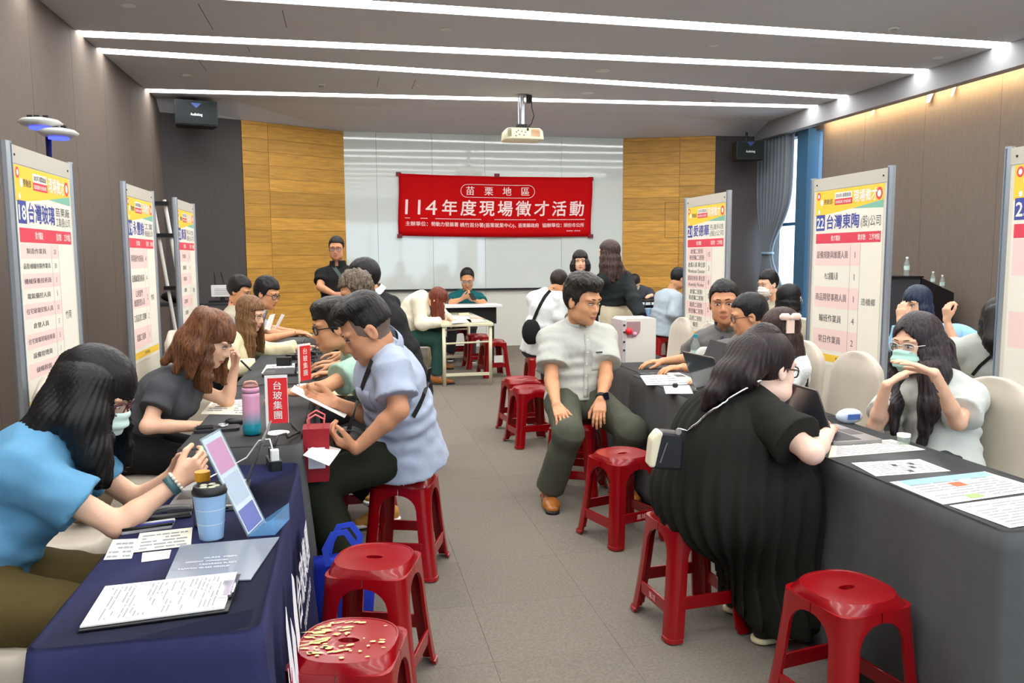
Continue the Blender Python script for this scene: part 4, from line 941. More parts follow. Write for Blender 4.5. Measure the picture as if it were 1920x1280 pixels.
def person(label, hip, neck, yaw, syaw, head, armR, armL, legR, legL, S=1.0, fem=False, fat=1.0, skin=(226, 178, 146), top=None, bottom=None, hair=None, shoe=None, look=None, res=1.0, face=True, sleeveR=None, group=None, cat='person'):
    """angles in radians; head = (centre, yaw, pitch, roll, scale); arm = dict(w wrist, pole, d, pn, curl..); leg = (ankle, toe yaw[, pole])"""
    base = np.array((hip[0], hip[1], 0.0)); par = thing('person', label, cat, tuple(base), 0, group)
    hip = np.array(hip, float); neck = np.array(neck, float); ms = skinmat(skin)
    hc, hy, hp, hr, hs = head; hc = np.array(hc, float); ax = head_axes(hy, hp, hr); hs = hs*S
    pr, sr = rgt(yaw), rgt(syaw); pf, sf = fwd(yaw), fwd(syaw); sp = neck-hip; spu = nrm(sp); Ls = np.linalg.norm(sp)
    shw = (.165 if not fem else .148)*S*(.5+.5*fat); f2 = fat
    sfp = nrm(sf-spu*(sf@spu)); mid = hip+sp*.42-sfp*.015+(top or {}).get('slouch', 0)*-sfp; ch = hip+sp*.72
    shR, shL = neck-spu*.075*S+sr*shw-sfp*.005, neck-spu*.075*S-sr*shw-sfp*.005
    l1, l2 = .285*S, .245*S
    arms = []
    for sgn, sh, a in ((1, shR, armR), (-1, shL, armL)):
        if a is None: arms.append(None); continue
        w = np.array(a['w'], float); el = np.array(a['e'], float) if 'e' in a else ik(sh, w, l1*a.get('k', 1), l2*a.get('k', 1), a['pole']); arms.append((sgn, sh, el, w, a))
    legs = []
    for sgn, lg in ((1, legR), (-1, legL)):
        if lg is None: legs.append(None); continue
        hj = hip+pr*sgn*.085*S*(.6+.4*fat)-np.array((0, 0, .02)); an = np.array(lg[0], float); pole = lg[2] if len(lg) > 2 else (pf*1.0+UP*1.0)
        kn = ik(hj, an, .425*S, .415*S, pole); legs.append((hj, kn, an, lg[1]))
    tw = .1*(f2-1)
    def torso(sd, e, lo=True, k=.05):
        b = [((.150 if not fem else .158)*S*f2+e, .112*S*f2+e), ((.135 if not fem else .118)*S*f2+e, .098*S*f2*(1 if f2 < 1.15 else 1.12)+e), ((.158 if not fem else .135)*S*(.5+.5*f2)+e, .112*S*(.5+.5*f2)+e), ((.105 if not fem else .09)*S+e, .070*S+e)]
        if lo: sd.cone(hip-spu*.03, mid, b[0], b[1], side=pr, k=k)
        else: sd.cone(mid-spu*.05, mid, b[1], b[1], side=pr, k=k)
        sd.cone(mid, ch, b[1], b[2], side=sr, k=k); sd.cone(ch, neck-spu*.05*S, b[2], b[3], side=sr, k=k)
        for sgn, sh in ((1, shR), (-1, shL)): sd.cone(neck-spu*.035*S+sr*sgn*.05*S, sh, .05*S+e, .052*S*(.6+.4*f2)+e, k=.04)
        if fem: [sd.ball(ch+sfp*(.085*S*(.5+.5*f2)+e*.5)+sr*sgn*.062*S-spu*.01, .058*S*(.5+.5*f2)+e*.6, None, .05) for sgn in (1, -1)]
        if f2 > 1.2: sd.ball(hip+sp*.30+sfp*.06*f2, (.13*S*f2+e, .10*S*f2+e, .16*S+e), np.array((pr, sfp, spu)), .08)
    # ---------------- body: one continuous surface, finer at head and hands
    sd = SDF(); torso(sd, 0); nt = headT(hc, ax, hs)
    nr = .054 if not fem else .046
    sd.cone(neck-spu*.03*S, nt(0, -.022, -.055), nr*1.1*S*(.7+.3*f2), nr*S*(.7+.3*f2), k=.035)
    head_prims(sd, hc, ax, hs, fem)
    if f2 > 1.2: sd.ball(nt(0, .03, -.085), (.062*hs, .055*hs, .035*hs), np.array(ax), .03)
    hands = []
    for A in arms:
        if A is None: continue
        sgn, sh, el, w, a = A; q = (1 if not fem else .86)*S*(.55+.45*f2)
        sd.cone(sh, el, .048*q, .037*q, k=.03); m = el+(w-el)*.3; sd.cone(el, m, .038*q, .037*q, k=.02); sd.cone(m, w, .037*q, .0245*S*(1 if not fem else .9), k=.015)
        dd = nrm(a['d']) if 'd' in a else nrm(w-el)
        hand_prims(sd, w, dd, a['pn'], sgn, S*(1.0 if not fem else .92)*1.02, a.get('curl', .35), a.get('spread', .0), a.get('thumb', 0), a.get('curls')); hands.append((w, dd))
    for lg in legs:
        if lg is None: continue
        hj, kn, an, ty = lg; q = S*(.6+.4*min(f2, 1.2))
        sd.cone(hj, kn, .080*q, .054*q, k=.03); m = kn+(an-kn)*.3; sd.cone(kn, m, .052*q, .053*q, k=.02); sd.cone(m, an, .053*q, .034*S, k=.02)
        sd.cone(an-UP*.03*S, an+fwd(ty)*.12*S-UP*.045*S, (.034*S, .034*S), (.034*S, .02*S), side=rgt(ty), k=.02)
    hh = .0042*res; hb = .012*res; hn = .0038*res
    npl = nt(0, 0, -.108); nd = nrm(nrm(nt(0, -.02, -.05)-neck)*.35+ax[2]+.6*ax[1]); nk = nrm(nt(0, -.02, -.05)-neck)
    def inhead(V): return (V-npl.astype(F32))@nd.astype(F32) > 0
    def mask_head(V): return ((V-npl.astype(F32))@nd.astype(F32) > -.012)
    parts = []
    hs_only = [p for p in sd.p if np.linalg.norm(p[0]-hc) < .32*S or np.linalg.norm(p[0]+p[2]*p[1]-hc) < .2*S]
    sh_ = SDF(); sh_.p = hs_only; parts.append(sdf_mesh(sh_, hh, None, lambda V: mask_head(V) & (np.linalg.norm(V-hc.astype(F32), axis=1) < .2*S)))
    for w, dd in hands:
        sq = SDF(); sq.p = [p for p in sd.p if min(np.linalg.norm(p[0]-w), np.linalg.norm(p[0]+p[2]*p[1]-w)) < .2*S and max(p[5]) < .045*S*max(1, f2)]
        w_, d_ = w.astype(F32), dd.astype(F32); parts.append(sdf_mesh(sq, hn, None, lambda V: ((V-w_)@d_ > -.012) & (np.linalg.norm(V-w_, axis=1) < .24)))
    def body_mask(V):
        k = ~((V-npl.astype(F32))@nd.astype(F32) > .004) | (np.linalg.norm(V-hc.astype(F32), axis=1) > .19*S)
        for w, dd in hands: k &= ~(((V-w.astype(F32))@dd.astype(F32) > .004) & (np.linalg.norm(V-w.astype(F32), axis=1) < .22))
        return k
    parts.append(sdf_mesh(sd, hb, None, body_mask))
    V, Fq = joinvf(parts); me = npmesh('body', V-base.astype(F32), Fq, True)
    ob = mkobj('body', me, [ms, M_lip, M_stub], par)
    cq = V[Fq].mean(1); q = (cq-hc.astype(F32))@np.array(ax, F32).T/hs; mi = np.zeros(len(Fq), np.int32)
    inh = np.linalg.norm(q, axis=1) < .17
    mi[inh & (((q[:, 0]/.0215)**2+((q[:, 2]+.069)/.0095)**2) < 1) & (q[:, 1] > .07)] = 1
    hs_ = hair or {}
    if hs_.get('fade'): mi[inh & (q[:, 2] > -.05+.9*np.maximum(0, q[:, 1]+.02)) & (q[:, 1] < .045) & (np.abs(q[:, 0]) < .0765+.003*(q[:, 2] > .02))] = 2
    me.polygons.foreach_set('material_index', mi); me.update()
    if face: face_parts(ob, hc, ax, hs, base, (look or {}).get('gaze', (0, 0)), lids=(look or {}).get('lids', .3), thin=.7 if fem else 1)
    # ---------------- hair
    if hair:
        V, Fq = hair_mesh(hc, ax, hs, hair, .0055*res); o = mkobj('hair', npmesh('hair', V-base.astype(F32), Fq, True), hairmat(hair.get('color', (20, 17, 17)), hair.get('hi')), par)
    if look and look.get('glasses'): glasses(par, hc, ax, hs, base, look['glasses'], look.get('gw', .0022))
    if look and look.get('mask'): mask_part(par, hc, ax, hs, base, look['mask'])
    out = dict(par=par, base=base, arms=arms, legs=legs, hip=hip, neck=neck, ax=ax, hc=hc, hs=hs, sfp=sfp, spu=spu, sr=sr, ch=ch, mid=mid, shR=shR, shL=shL, pf=pf, pr=pr)
    # ---------------- clothes
    if bottom:
        e = bottom.get('fit', .012); sd = SDF(); bw = .150*S*f2 if not fem else .158*S*f2
        sd.cone(hip-spu*.05, hip+spu*bottom.get('rise', .10), (bw+e*.7, .112*S*f2+e*.7), (bw*.93+e*.7, .105*S*f2+e*.7), side=pr, k=.05)
        for lg in legs:
            if lg is None: continue
            hj, kn, an, ty = lg; q = S*(.6+.4*f2); end = kn+(an-kn)*bottom.get('len', .97); lo = bottom.get('flare', .0)
            sd.cone(hj, kn, .082*q+e, .058*q+e, k=.04); sd.cone(kn, end, (.057*q+e), (.047*S+e+lo), k=.035, cap=0); sd.ball(kn, .056*q+e, None, .03)
        kx = [np.array(l[1], F32) for l in legs if l is not None]; sa = bottom.get('wr', .0035)
        def post(X, d):
            d = d-sa*.6*noise3(X, 26, 1)-sa*.5*noise3(X*A3(1, 1, 2.2), 46, 2)
            for k_ in kx: r = np.linalg.norm(X-k_, axis=1); d = d-sa*.9*np.sin(r*75+2*noise3(X, 14, 5))*np.exp(-(r/.16)**2)
            return d
        V, Fq = sdf_mesh(sd, .009*res, post, pad=.01); mkobj('trousers', npmesh('trousers', V-base.astype(F32), Fq, True), bottom['mat'], par)
    if top:
        e = top.get('fit', .014); sd = SDF(); torso(sd, e, lo=False)
        hem = hip-spu*top.get('hem', .03)+sfp*top.get('hemf', 0); bw = (.150 if not fem else .158)*S*f2
        sd.cone(hem, mid, (bw+e+top.get('flare', .012), .112*S*f2+e+top.get('flare', .012)), ((.135 if not fem else .118)*S*f2+e, .098*S*f2*(1 if f2 < 1.15 else 1.12)+e), side=pr, k=.05, cap=0)
        sl = top.get('sleeve', .55)
        for i, A in enumerate(arms):
            if A is None: continue
            sgn, sh, el, w, a = A; q = (1 if not fem else .86)*S*(.55+.45*f2); ee = e+top.get('sl_fit', .008)
            if sl <= 1: sd.ball(sh, .046*q+e, None, .03); sd.cone(sh, sh+(el-sh)*sl, .046*q+e, .044*q+ee+top.get('sl_flare', .008), k=.03, cap=0)
            else:
                sd.cone(sh, el, .050*q+ee, .040*q+ee, k=.03); sd.ball(el, .041*q+ee, None, .02); sd.cone(el, el+(w-el)*(sl-1), .041*q+ee, .030*S+ee*.8+top.get('cuff', 0), k=.02, cap=0)
        sa = top.get('wr', .0042); els = [np.array(A[2], F32) for A in arms if A is not None] if sl > 1 else []; shs = [np.array(A[1]-spu*.06, F32) for A in arms if A is not None]
        mdp = np.array(mid-spu*.05, F32); sup32 = spu.astype(F32)
        def post(X, d):
            d = d-sa*.6*noise3(X, 22, 3)-sa*.5*noise3(X*A3(1, 1, 1.8), 44, 4)-sa*.4*(1-2*np.abs(noise3(X*A3(1.2, 1.2, .8), 30, 12)))
            t = (X-mdp)@sup32
            d = d-sa*.9*np.sin(t*70+3*noise3(X, 9, 8))*np.exp(-(t/.10)**2)
            for k_ in els: r = np.linalg.norm(X-k_, axis=1); d = d-sa*1.2*np.sin(r*85+2*noise3(X, 14, 5))*np.exp(-(r/.11)**2)
            for k_ in shs: r = np.linalg.norm(X-k_, axis=1); d = d-sa*.6*np.sin(r*60+3*noise3(X, 16, 6))*np.exp(-(r/.14)**2)
            nb_ = (X-neck.astype(F32)); ng = nb_@nk.astype(F32); rad = np.linalg.norm(nb_-ng[:, None]*nk.astype(F32), axis=1)
            cutn = top.get('neckcut')
            if cutn: d = np.maximum(d, np.maximum(cutn-rad, -(ng+.03))*.9 if False else -np.maximum(rad-cutn, -.06-ng))
            return d
        V, Fq = sdf_mesh(sd, .0085*res, post, pad=.01); o = mkobj(top.get('name', 'shirt'), npmesh('top', V-base.astype(F32), Fq, True), top['mat'], par)
        out['topV'] = (V, Fq); out['topobj'] = o
        if top.get('collar'):
            cm = top.get('collar_mat') or top['mat']; mb = MB(); n = 28; fl = nrm(sfp+.35*nk*0); R = (nr*1.18*(.7+.3*f2)+.016)*S
            sr2 = nrm(np.cross(nk, sfp)*-1); sr2 = nrm(sr-nk*(sr@nk)); f2v = nrm(np.cross(nk, sr2)); f2v = f2v if f2v@sfp > 0 else -f2v
            def cpt(u, v):
                a = -PI*.93+u*PI*1.86; lift = .058*S*(1-.55*max(0, math.cos(a)))   # u=.5 is the front gap's opposite
                a2 = a; bx, by = math.sin(a2), -math.cos(a2)                          # by=-1 front?  a=0 -> back
                r_ = R*(1+.16*v); z = lift*(1-v)+(.004-.045*v*(1 if abs(u-.5) > .38 else .35))*S
                return neck+sr2*bx*r_+f2v*(-math.cos(a2))*r_*1.02+nk*(z+.030*S-.01*S*abs(math.sin(a2)))-base
            mb.grid(lambda u, v: cpt(u, v), 28, 4); mb.build('collar', cm, par, True, thick=.003)
    # ---------------- shoes
    if shoe:
        for lg in legs:
            if lg is None: continue
            hj, kn, an, ty = lg; sdd = SDF(); f_, r_ = fwd(ty), rgt(ty); g = np.array((an[0], an[1], an[2]-.085*S))
            sdd.cone(g-f_*.045*S+UP*.045*S, g+f_*.10*S+UP*.032*S, (.036*S, .046*S), (.044*S, .034*S), side=r_, k=.03); sdd.cone(g+f_*.09*S+UP*.03*S, g+f_*.165*S+UP*.024*S, (.044*S, .034*S), (.034*S, .024*S), side=r_, k=.03); sdd.cone(g-f_*.03*S+UP*.05*S, an+UP*.0, .04*S, .042*S, k=.03, cap=0)
            zb = g[2]+.004; V, Fq = sdf_mesh(sdd, .007*res, lambda X, d: np.maximum(d, zb-X[:, 2])); so = mkobj('shoe', npmesh('shoe', V-base.astype(F32), Fq, True), shoe['mat'], par)
            sq = SDF().cone(g-f_*.05*S+UP*.01, g+f_*.165*S+UP*.01, (.040*S, .05), (.040*S, .05), side=r_, k=.01); V, Fq = sdf_mesh(sq, .007*res, lambda X, d: np.maximum(np.maximum(d, g[2]+.001-X[:, 2]), X[:, 2]-g[2]-.022)); mkobj('sole', npmesh('sole', V-base.astype(F32), Fq, True), shoe.get('sole', M_whitep), so)
    return out
def surf(out, key='topV'):
    from mathutils.bvhtree import BVHTree
    V, Fq = out[key]; return BVHTree.FromPolygons([tuple(v) for v in V.tolist()], [tuple(f) for f in Fq.tolist()])
def on_front(bv, p, d, dist=.5, off=.003):
    """first surface point met from p+d*dist looking back along -d"""
    h = bv.ray_cast(Vector(p)+Vector(d)*dist, -Vector(d), dist*2)
    return None if h[0] is None else h[0]+h[1]*off
def strip_on(bv, pts, d, w, right, off=.004):
    """ribbon laid on a garment along pts"""
    a, b = [], []
    for p in pts:
        l, r = on_front(bv, p-right*w/2, d, off=off), on_front(bv, p+right*w/2, d, off=off)
        if l is not None and r is not None: a.append(l); b.append(r)
    return a, b
def strap(name, pts, w, th, m, parent=None, base=None, nrmv=None, closed=False):
    """flat belt through points; nrmv(i) gives the flat side's normal"""
    pts = [Vector(p) for p in pts]; base = Vector(base) if base is not None else Vector()
    rings = []
    for i, p in enumerate(pts):
        t = (pts[min(i+1, len(pts)-1)]-pts[max(i-1, 0)]).normalized(); n = Vector(nrmv[i] if isinstance(nrmv, list) else (nrmv or (0, 0, 1))); s_ = t.cross(n)
        s_.normalize(); n = s_.cross(t); rings.append([p+s_*w/2+n*th/2-base, p-s_*w/2+n*th/2-base, p-s_*w/2-n*th/2-base, p+s_*w/2-n*th/2-base])
    return MB().loft(rings).build(name, m, parent, False)
rad = math.radians
# ------------------------------------------------------------------ who sits and stands where
fab = lambda n, c, **k: mat('fabric_'+n, c, k.pop('rough', .85), var=k.pop('var', .05), vs=12, bump=k.pop('bump', .55), bs=k.pop('bs', 14), st=(1, 1, .6), spec=.2, **k)
F_blue = fab('blue_tee', (98, 152, 188)); F_olive = fab('olive', (92, 78, 44)); F_char = fab('charcoal_tee', (70, 72, 76)); F_black = fab('black', (30, 30, 32)); F_cream = fab('cream_knit', (236, 226, 186), bump=.3, bs=160)
F_mint = fab('mint_tee', (160, 192, 174)); F_lblue = fab('light_blue_shirt', (170, 180, 200)); F_green = fab('black_green_trousers', (34, 38, 26)); F_ivory = fab('ivory_jacket', (236, 228, 206)); F_teal = fab('teal_tee', (22, 92, 98)); F_dg = fab('dark_grey_tee', (60, 64, 70))
F_white = fab('white_shirt', (226, 230, 230)); F_gsh = fab('grey_shirt', (188, 190, 182), bump=.55, bs=16); F_gtr = fab('grey_trousers', (82, 84, 72)); F_dkg = fab('dark_grey_shirt', (112, 110, 108)); F_pale = fab('pale_blue_shirt', (172, 186, 196)); F_beige = fab('beige_shirt', (178, 172, 152)); F_gt = fab('grey_tee', (196, 200, 194)); F_jean = fab('jeans', (62, 96, 136)); F_wpant = fab('cream_trousers', (236, 226, 196)); F_dgreen = fab('dark_green_trousers', (48, 82, 74)); F_bws = fab('blue_white_shirt', (150, 196, 232)); F_blk2 = fab('black_blouse', (34, 38, 40)); F_jack = fab('dark_jacket', (62, 66, 74))
F_dress = fab('black_dress', (33, 34, 30), bump=.2)
SH_b = dict(mat=mat('shoe_brown', (164, 100, 44), .3), sole=M_black); SH_k = dict(mat=mat('shoe_black', (30, 30, 32), .4)); SH_t = dict(mat=mat('shoe_tan', (196, 140, 62), .6))
BLK = (17, 15, 16); D = rad
SK_f, SK_m, SK_t = (234, 186, 156), (212, 154, 114), (204, 146, 110)
PPL = {}
# L1: woman in blue at the navy table
def lk1(sd, c, ax, s):
    hang_locks(sd, c, ax, s, D(62), D(150), 6, .27, (.030, .018), out=.010, drift=(.0, -.01, 0), flat=.55); hang_locks(sd, c, ax, s, D(-62), D(-120), 4, .25, (.028, .016), out=.010)
    xlocks(sd, [([W(145, 690, 2.62), W(104, 760, 2.52), W(58, 815, 2.47), W(20, 860, 2.45)], .058, .024), ([W(135, 710, 2.55), W(98, 785, 2.46), W(48, 840, 2.42)], .043, .022), ([W(172, 715, 2.52), W(165, 785, 2.47), W(178, 845, 2.46), W(192, 895, 2.47)], .050, .022), ([W(152, 725, 2.5), W(140, 795, 2.44), W(158, 865, 2.44)], .043, .02)])
PPL['L1'] = person('woman in a sky blue T-shirt with long black hair and a pale mask', (-1.10, 2.42, .61), W(102, 816, 2.52), D(8), D(2), (W(180, 736, 2.60), D(-10), .48, 0, 1.03),
    dict(w=W(330, 905, 2.42), e=W(222, 985, 2.36), d=W(390, 862, 2.46)-W(330, 905, 2.42), pn=(0, .9, .3), curls=[.7, .85, .95, 1.0], thumb=.3), dict(w=W(322, 890, 2.70), e=W(262, 940, 2.72), d=W(390, 866, 2.62)-W(322, 890, 2.70), pn=(0, -.9, .2), curl=.7),
    ((-.62, 2.26, .09), D(0)), ((-.64, 2.60, .09), D(0)), fem=True, fat=1.15, skin=SK_f, top=dict(mat=F_blue, sleeve=.62, fit=.02, sl_flare=.016, hem=.10, flare=.02, wr=.006), bottom=dict(mat=F_olive, fit=.022), hair=dict(front=.028, jag=1, side=.016, top=.02, burn=-.05, nape=-.1, color=(14, 13, 14), locks=lk1), shoe=SH_k,
    look=dict(lids=.5, glasses=mat('frame_rose', (96, 40, 46), .3), mask=mat('mask_pale', (206, 230, 222), .8)), res=.95)
# L2: auburn-haired woman in a dark T-shirt
def lk2(sd, c, ax, s):
    hang_locks(sd, c, ax, s, D(82), D(170), 7, .27, (.030, .014), out=.012, flat=.55, drift=(0, 0, 0)); hang_locks(sd, c, ax, s, D(-82), D(-150), 4, .26, (.028, .014), out=.012)
    xlocks(sd, [([W(380, 590, 4.08), W(345, 632, 4.04), W(308, 678, 4.04)], .045, .02), ([W(390, 600, 4.02), W(366, 655, 3.99), W(356, 705, 4.0)], .045, .02), ([W(384, 600, 4.05), W(352, 650, 4.02), W(330, 695, 4.02)], .045, .02)])
PPL['L2'] = person('auburn-haired woman in a charcoal T-shirt resting her chin on her hand', (-1.06, 4.12, .61), W(342, 702, 4.12), D(0), D(-5), (W(396, 635, 4.16), D(-14), .50, 0, 1.06),
    dict(w=W(402, 798, 3.98), e=W(276, 800, 3.86), d=(.9, .15, -.12), pn=(0, .1, -1), curl=.3, spread=.3), dict(w=W(440, 690, 4.30), e=W(426, 752, 4.28), d=(.25, -.1, .9), pn=(-.8, -.3, .2), curl=1.1),
    ((-.6, 3.98, .09), D(0)), ((-.6, 4.28, .09), D(0)), fem=True, skin=SK_f, top=dict(mat=F_char, sleeve=.52, sl_flare=.012, hem=.08), bottom=dict(mat=F_black), hair=dict(front=.03, jag=1, side=.014, top=.02, burn=-.05, nape=-.1, color=(72, 42, 26), hi=(132, 86, 56), locks=lk2), shoe=SH_k, look=dict(lids=.7), res=1.1)
# L3: cream cardigan
def lk3(sd, c, ax, s):
    hang_locks(sd, c, ax, s, D(58), D(175), 7, .34, (.028, .013), out=.010, flat=.55); hang_locks(sd, c, ax, s, D(-58), D(-150), 5, .32, (.026, .013), out=.010)
PPL['L3'] = person('light-brown-haired woman in a cream knitted cardigan at the left row', (-1.02, 6.45, .61), W(450, 632, 6.40), D(-5), D(-12), (W(470, 588, 6.40), D(-22), .30, 0, 1.04),
    dict(w=W(483, 688, 6.20), e=W(432, 690, 6.15), d=(.9, .1, -.25), pn=(0, .1, -1), curl=.25, spread=.5), dict(w=W(560, 652, 6.55), e=W(510, 660, 6.6), d=(.95, .1, .15), pn=(0, 0, -1), curl=.3),
    ((-.6, 6.3, .09), D(0)), ((-.6, 6.6, .09), D(0)), fem=True, skin=SK_f, top=dict(mat=F_cream, sleeve=1.9, fit=.022, hem=.12, cuff=.012), bottom=dict(mat=F_black), hair=dict(front=.055, side=.012, top=.016, nape=-.1, burn=-.02, color=(84, 56, 32), hi=(138, 100, 64), locks=lk3), shoe=SH_k, look=dict(lids=.55), res=1.4)
PPL['L4'] = person('young man with glasses and a pale shirt working behind the cream cardigan', (-1.0, 7.35, .61), W(478, 592, 7.40), D(-5), D(-15), (W(500, 550, 7.40), D(-24), .32, 0, 1.08),
    dict(w=W(556, 624, 7.25), e=W(497, 636, 7.15), d=(.95, 0, -.1), pn=(0, 0, -1), curl=.35), dict(w=W(548, 622, 7.5), e=W(510, 630, 7.5), d=(.95, 0, .05), pn=(0, 0, -1), curl=.4),
    ((-.6, 7.2, .09), D(0)), ((-.6, 7.5, .09), D(0)), skin=SK_m, top=dict(mat=F_pale, sleeve=.62, collar=True), bottom=dict(mat=F_jack), hair=dict(top=.028, side=.012, front=.058, burn=-.03, color=BLK, curly=.4), shoe=SH_k, look=dict(lids=.5, glasses=M_black), res=1.6)
PPL['L5'] = person('dark-haired person half hidden behind the cream cardigan woman', (-1.0, 8.15, .61), W(436, 580, 8.20), D(-5), D(-15), (W(449, 545, 8.20), D(-20), .35, 0, 1.1),
    dict(w=(-.55, 8.0, .77), pole=(-.5, -.5, -.8), d=(1, 0, 0), pn=(0, 0, -1)), dict(w=(-.55, 8.35, .77), pole=(-.5, .5, -.8), d=(1, 0, 0), pn=(0, 0, -1)),
    ((-.6, 8.0, .09), D(0)), ((-.6, 8.3, .09), D(0)), skin=SK_m, top=dict(mat=F_beige, sleeve=.6), bottom=dict(mat=F_jack), hair=dict(top=.024, side=.016, nape=-.09, color=BLK), shoe=SH_k, res=2.0)
# L6: mint T-shirt
PPL['L6'] = person('man in a mint T-shirt with black glasses leaning on the left table', (.20, 4.62, .57), W(668, 655, 4.50), D(180), D(188), (W(626, 612, 4.42), D(188), .16, 0, 1.10),
    dict(w=W(560, 742, 4.62), e=W(640, 735, 4.75), d=(-.95, 0, 0), pn=(0, 0, -1), curl=.4), dict(w=W(550, 735, 4.18), e=W(606, 728, 4.16), d=(-.95, .1, -.05), pn=(0, .2, -1), curl=.5),
    ((.18, 4.45, .10), D(200)), ((.20, 4.35, .28), D(230)), skin=SK_m, top=dict(mat=F_mint, sleeve=.66, fit=.018, sl_flare=.02, hem=.08), bottom=dict(mat=F_black), hair=dict(top=.026, side=.012, front=.05, burn=-.02, color=(24, 21, 20), quiff=1), shoe=SH_t, look=dict(lids=.3, glasses=M_black, gw=.003), res=1.1)
# L7: light blue shirt
PPL['L7'] = person('man in a light blue short-sleeved shirt reading a sheet on a red stool', (.25, 3.80, .61), W(716, 652, 3.66), D(182), D(184), (W(688, 618, 3.60), D(186), .52, 0, 1.10),
    dict(w=W(632, 755, 3.78), e=W(700, 785, 3.86), d=(-.9, .05, .18), pn=(.1, -.6, .7), curl=.55, thumb=.3), dict(w=W(668, 842, 3.46), e=W(748, 768, 3.42), d=(-.75, .1, .35), pn=(.1, .5, .8), curl=.75, thumb=.4),
    ((-.06, 3.92, .09), D(185)), ((-.02, 3.55, .09), D(180)), S=1.06, fat=1.14, skin=SK_t, top=dict(mat=F_lblue, sleeve=.70, fit=.022, sl_flare=.016, hem=.075, flare=.04, collar=True, wr=.0055), bottom=dict(mat=F_green, fit=.02, flare=.02), hair=dict(top=.024, side=.004, front=.066, burn=.03, nape=.0, fade=1, quiff=1, color=(20, 17, 17)), shoe=SH_k, look=dict(lids=.75), res=1.0)
# L8: standing at the back
PPL['L8'] = person('man in a black short-sleeved shirt standing before the left wooden wall', (W(636, 560, 9.62).x, 9.62, .93), W(634, 502, 9.62), D(265), D(262), (W(631, 466, 9.58), D(263), .10, 0, 1.0),
    dict(w=W(628, 552, 9.40), e=W(600, 538, 9.50), d=(.7, -.2, -.3), pn=(.2, .9, 0), curl=.5), dict(w=W(645, 555, 9.40), e=W(676, 545, 9.50), d=(-.7, -.2, -.3), pn=(0, .9, 0), curl=.5),
    ((W(626, 660, 9.6).x, 9.62, .09), D(265)), ((W(652, 660, 9.6).x, 9.62, .09), D(262)), S=1.06, fat=1.16, skin=SK_t, top=dict(mat=F_black, sleeve=.62, fit=.02, hem=.10, collar=True), bottom=dict(mat=F_blk2), hair=dict(top=.02, side=.008, front=.072, burn=-.01, color=BLK), shoe=SH_k, look=dict(lids=.3, glasses=mat('frame_red', (110, 44, 40), .3)), res=1.7)
PPL['L9'] = person('visitor in a black polo with a white collar line, seen from behind', (.45, 5.75, .57), W(706, 556, 5.85), D(150), D(150), (W(682, 523, 5.85), D(160), .25, 0, 1.08),
    dict(w=(-.05, 6.2, .78), pole=(0, .5, -.8), d=(-1, 0, 0), pn=(0, 0, -1)), dict(w=(-.1, 5.7, .78), pole=(0, -.5, -.8), d=(-1, 0, 0), pn=(0, 0, -1)),
    ((.1, 5.85, .09), D(170)), ((.1, 5.6, .09), D(180)), skin=SK_m, top=dict(mat=F_black, sleeve=.62, collar=True, collar_mat=F_white), bottom=dict(mat=F_black), hair=dict(top=.022, side=.014, nape=-.085, color=BLK), shoe=SH_k, face=False, res=1.5)
PPL['L10'] = person('curly-haired visitor behind the man in the mint T-shirt', (.26, 5.30, .57), W(690, 588, 5.30), D(175), D(178), (W(668, 548, 5.26), D(184), .35, 0, 1.02),
    dict(w=(-.1, 5.5, .78), pole=(0, .5, -.8), d=(-1, 0, 0), pn=(0, 0, -1)), dict(w=(-.1, 5.15, .78), pole=(0, -.5, -.8), d=(-1, 0, 0), pn=(0, 0, -1)),
    ((.0, 5.4, .09), D(170)), ((.0, 5.15, .09), D(180)), skin=SK_m, top=dict(mat=F_dg, sleeve=.62), bottom=dict(mat=F_black), hair=dict(top=.026, side=.016, nape=-.08, color=(52, 42, 34), hi=(120, 104, 86), curly=1), shoe=SH_k, face=False, res=1.4)
# ---- middle of the room
def lkc1(sd, c, ax, s): hang_locks(sd, c, ax, s, D(45), D(150), 6, .30, (.026, .014), out=.006, flat=.55); hang_locks(sd, c, ax, s, D(-45), D(-120), 4, .28, (.024, .014), out=.006)
PPL['C1'] = person('woman in an ivory jacket writing at the cream steel desk', (.60, 9.60, .585), W(794, 553, 9.55), D(0), D(-8), (W(820, 562, 9.48), D(-12), .75, 0, 1.02),
    dict(w=W(828, 603, 9.38), e=W(790, 607, 9.30), d=(.9, .1, -.1), pn=(0, .3, -.9), curl=.7), dict(w=W(842, 598, 9.62), e=W(826, 588, 9.75), d=(.9, -.2, -.1), pn=(0, 0, -1), curl=.4),
    ((1.02, 9.45, .09), D(-10)), ((1.06, 9.70, .24), D(-30)), S=1.08, fem=True, fat=1.12, skin=SK_f, top=dict(mat=F_ivory, name='jacket', sleeve=1.93, fit=.028, hem=.14, flare=.02), bottom=dict(mat=F_dgreen, fit=.018), hair=dict(front=.03, side=.014, top=.016, nape=-.1, burn=-.04, color=(74, 30, 18), hi=(130, 62, 40), locks=lkc1), shoe=SH_b, look=dict(lids=.6, mask=mat('mask_white', (236, 234, 230), .8)), res=1.7)
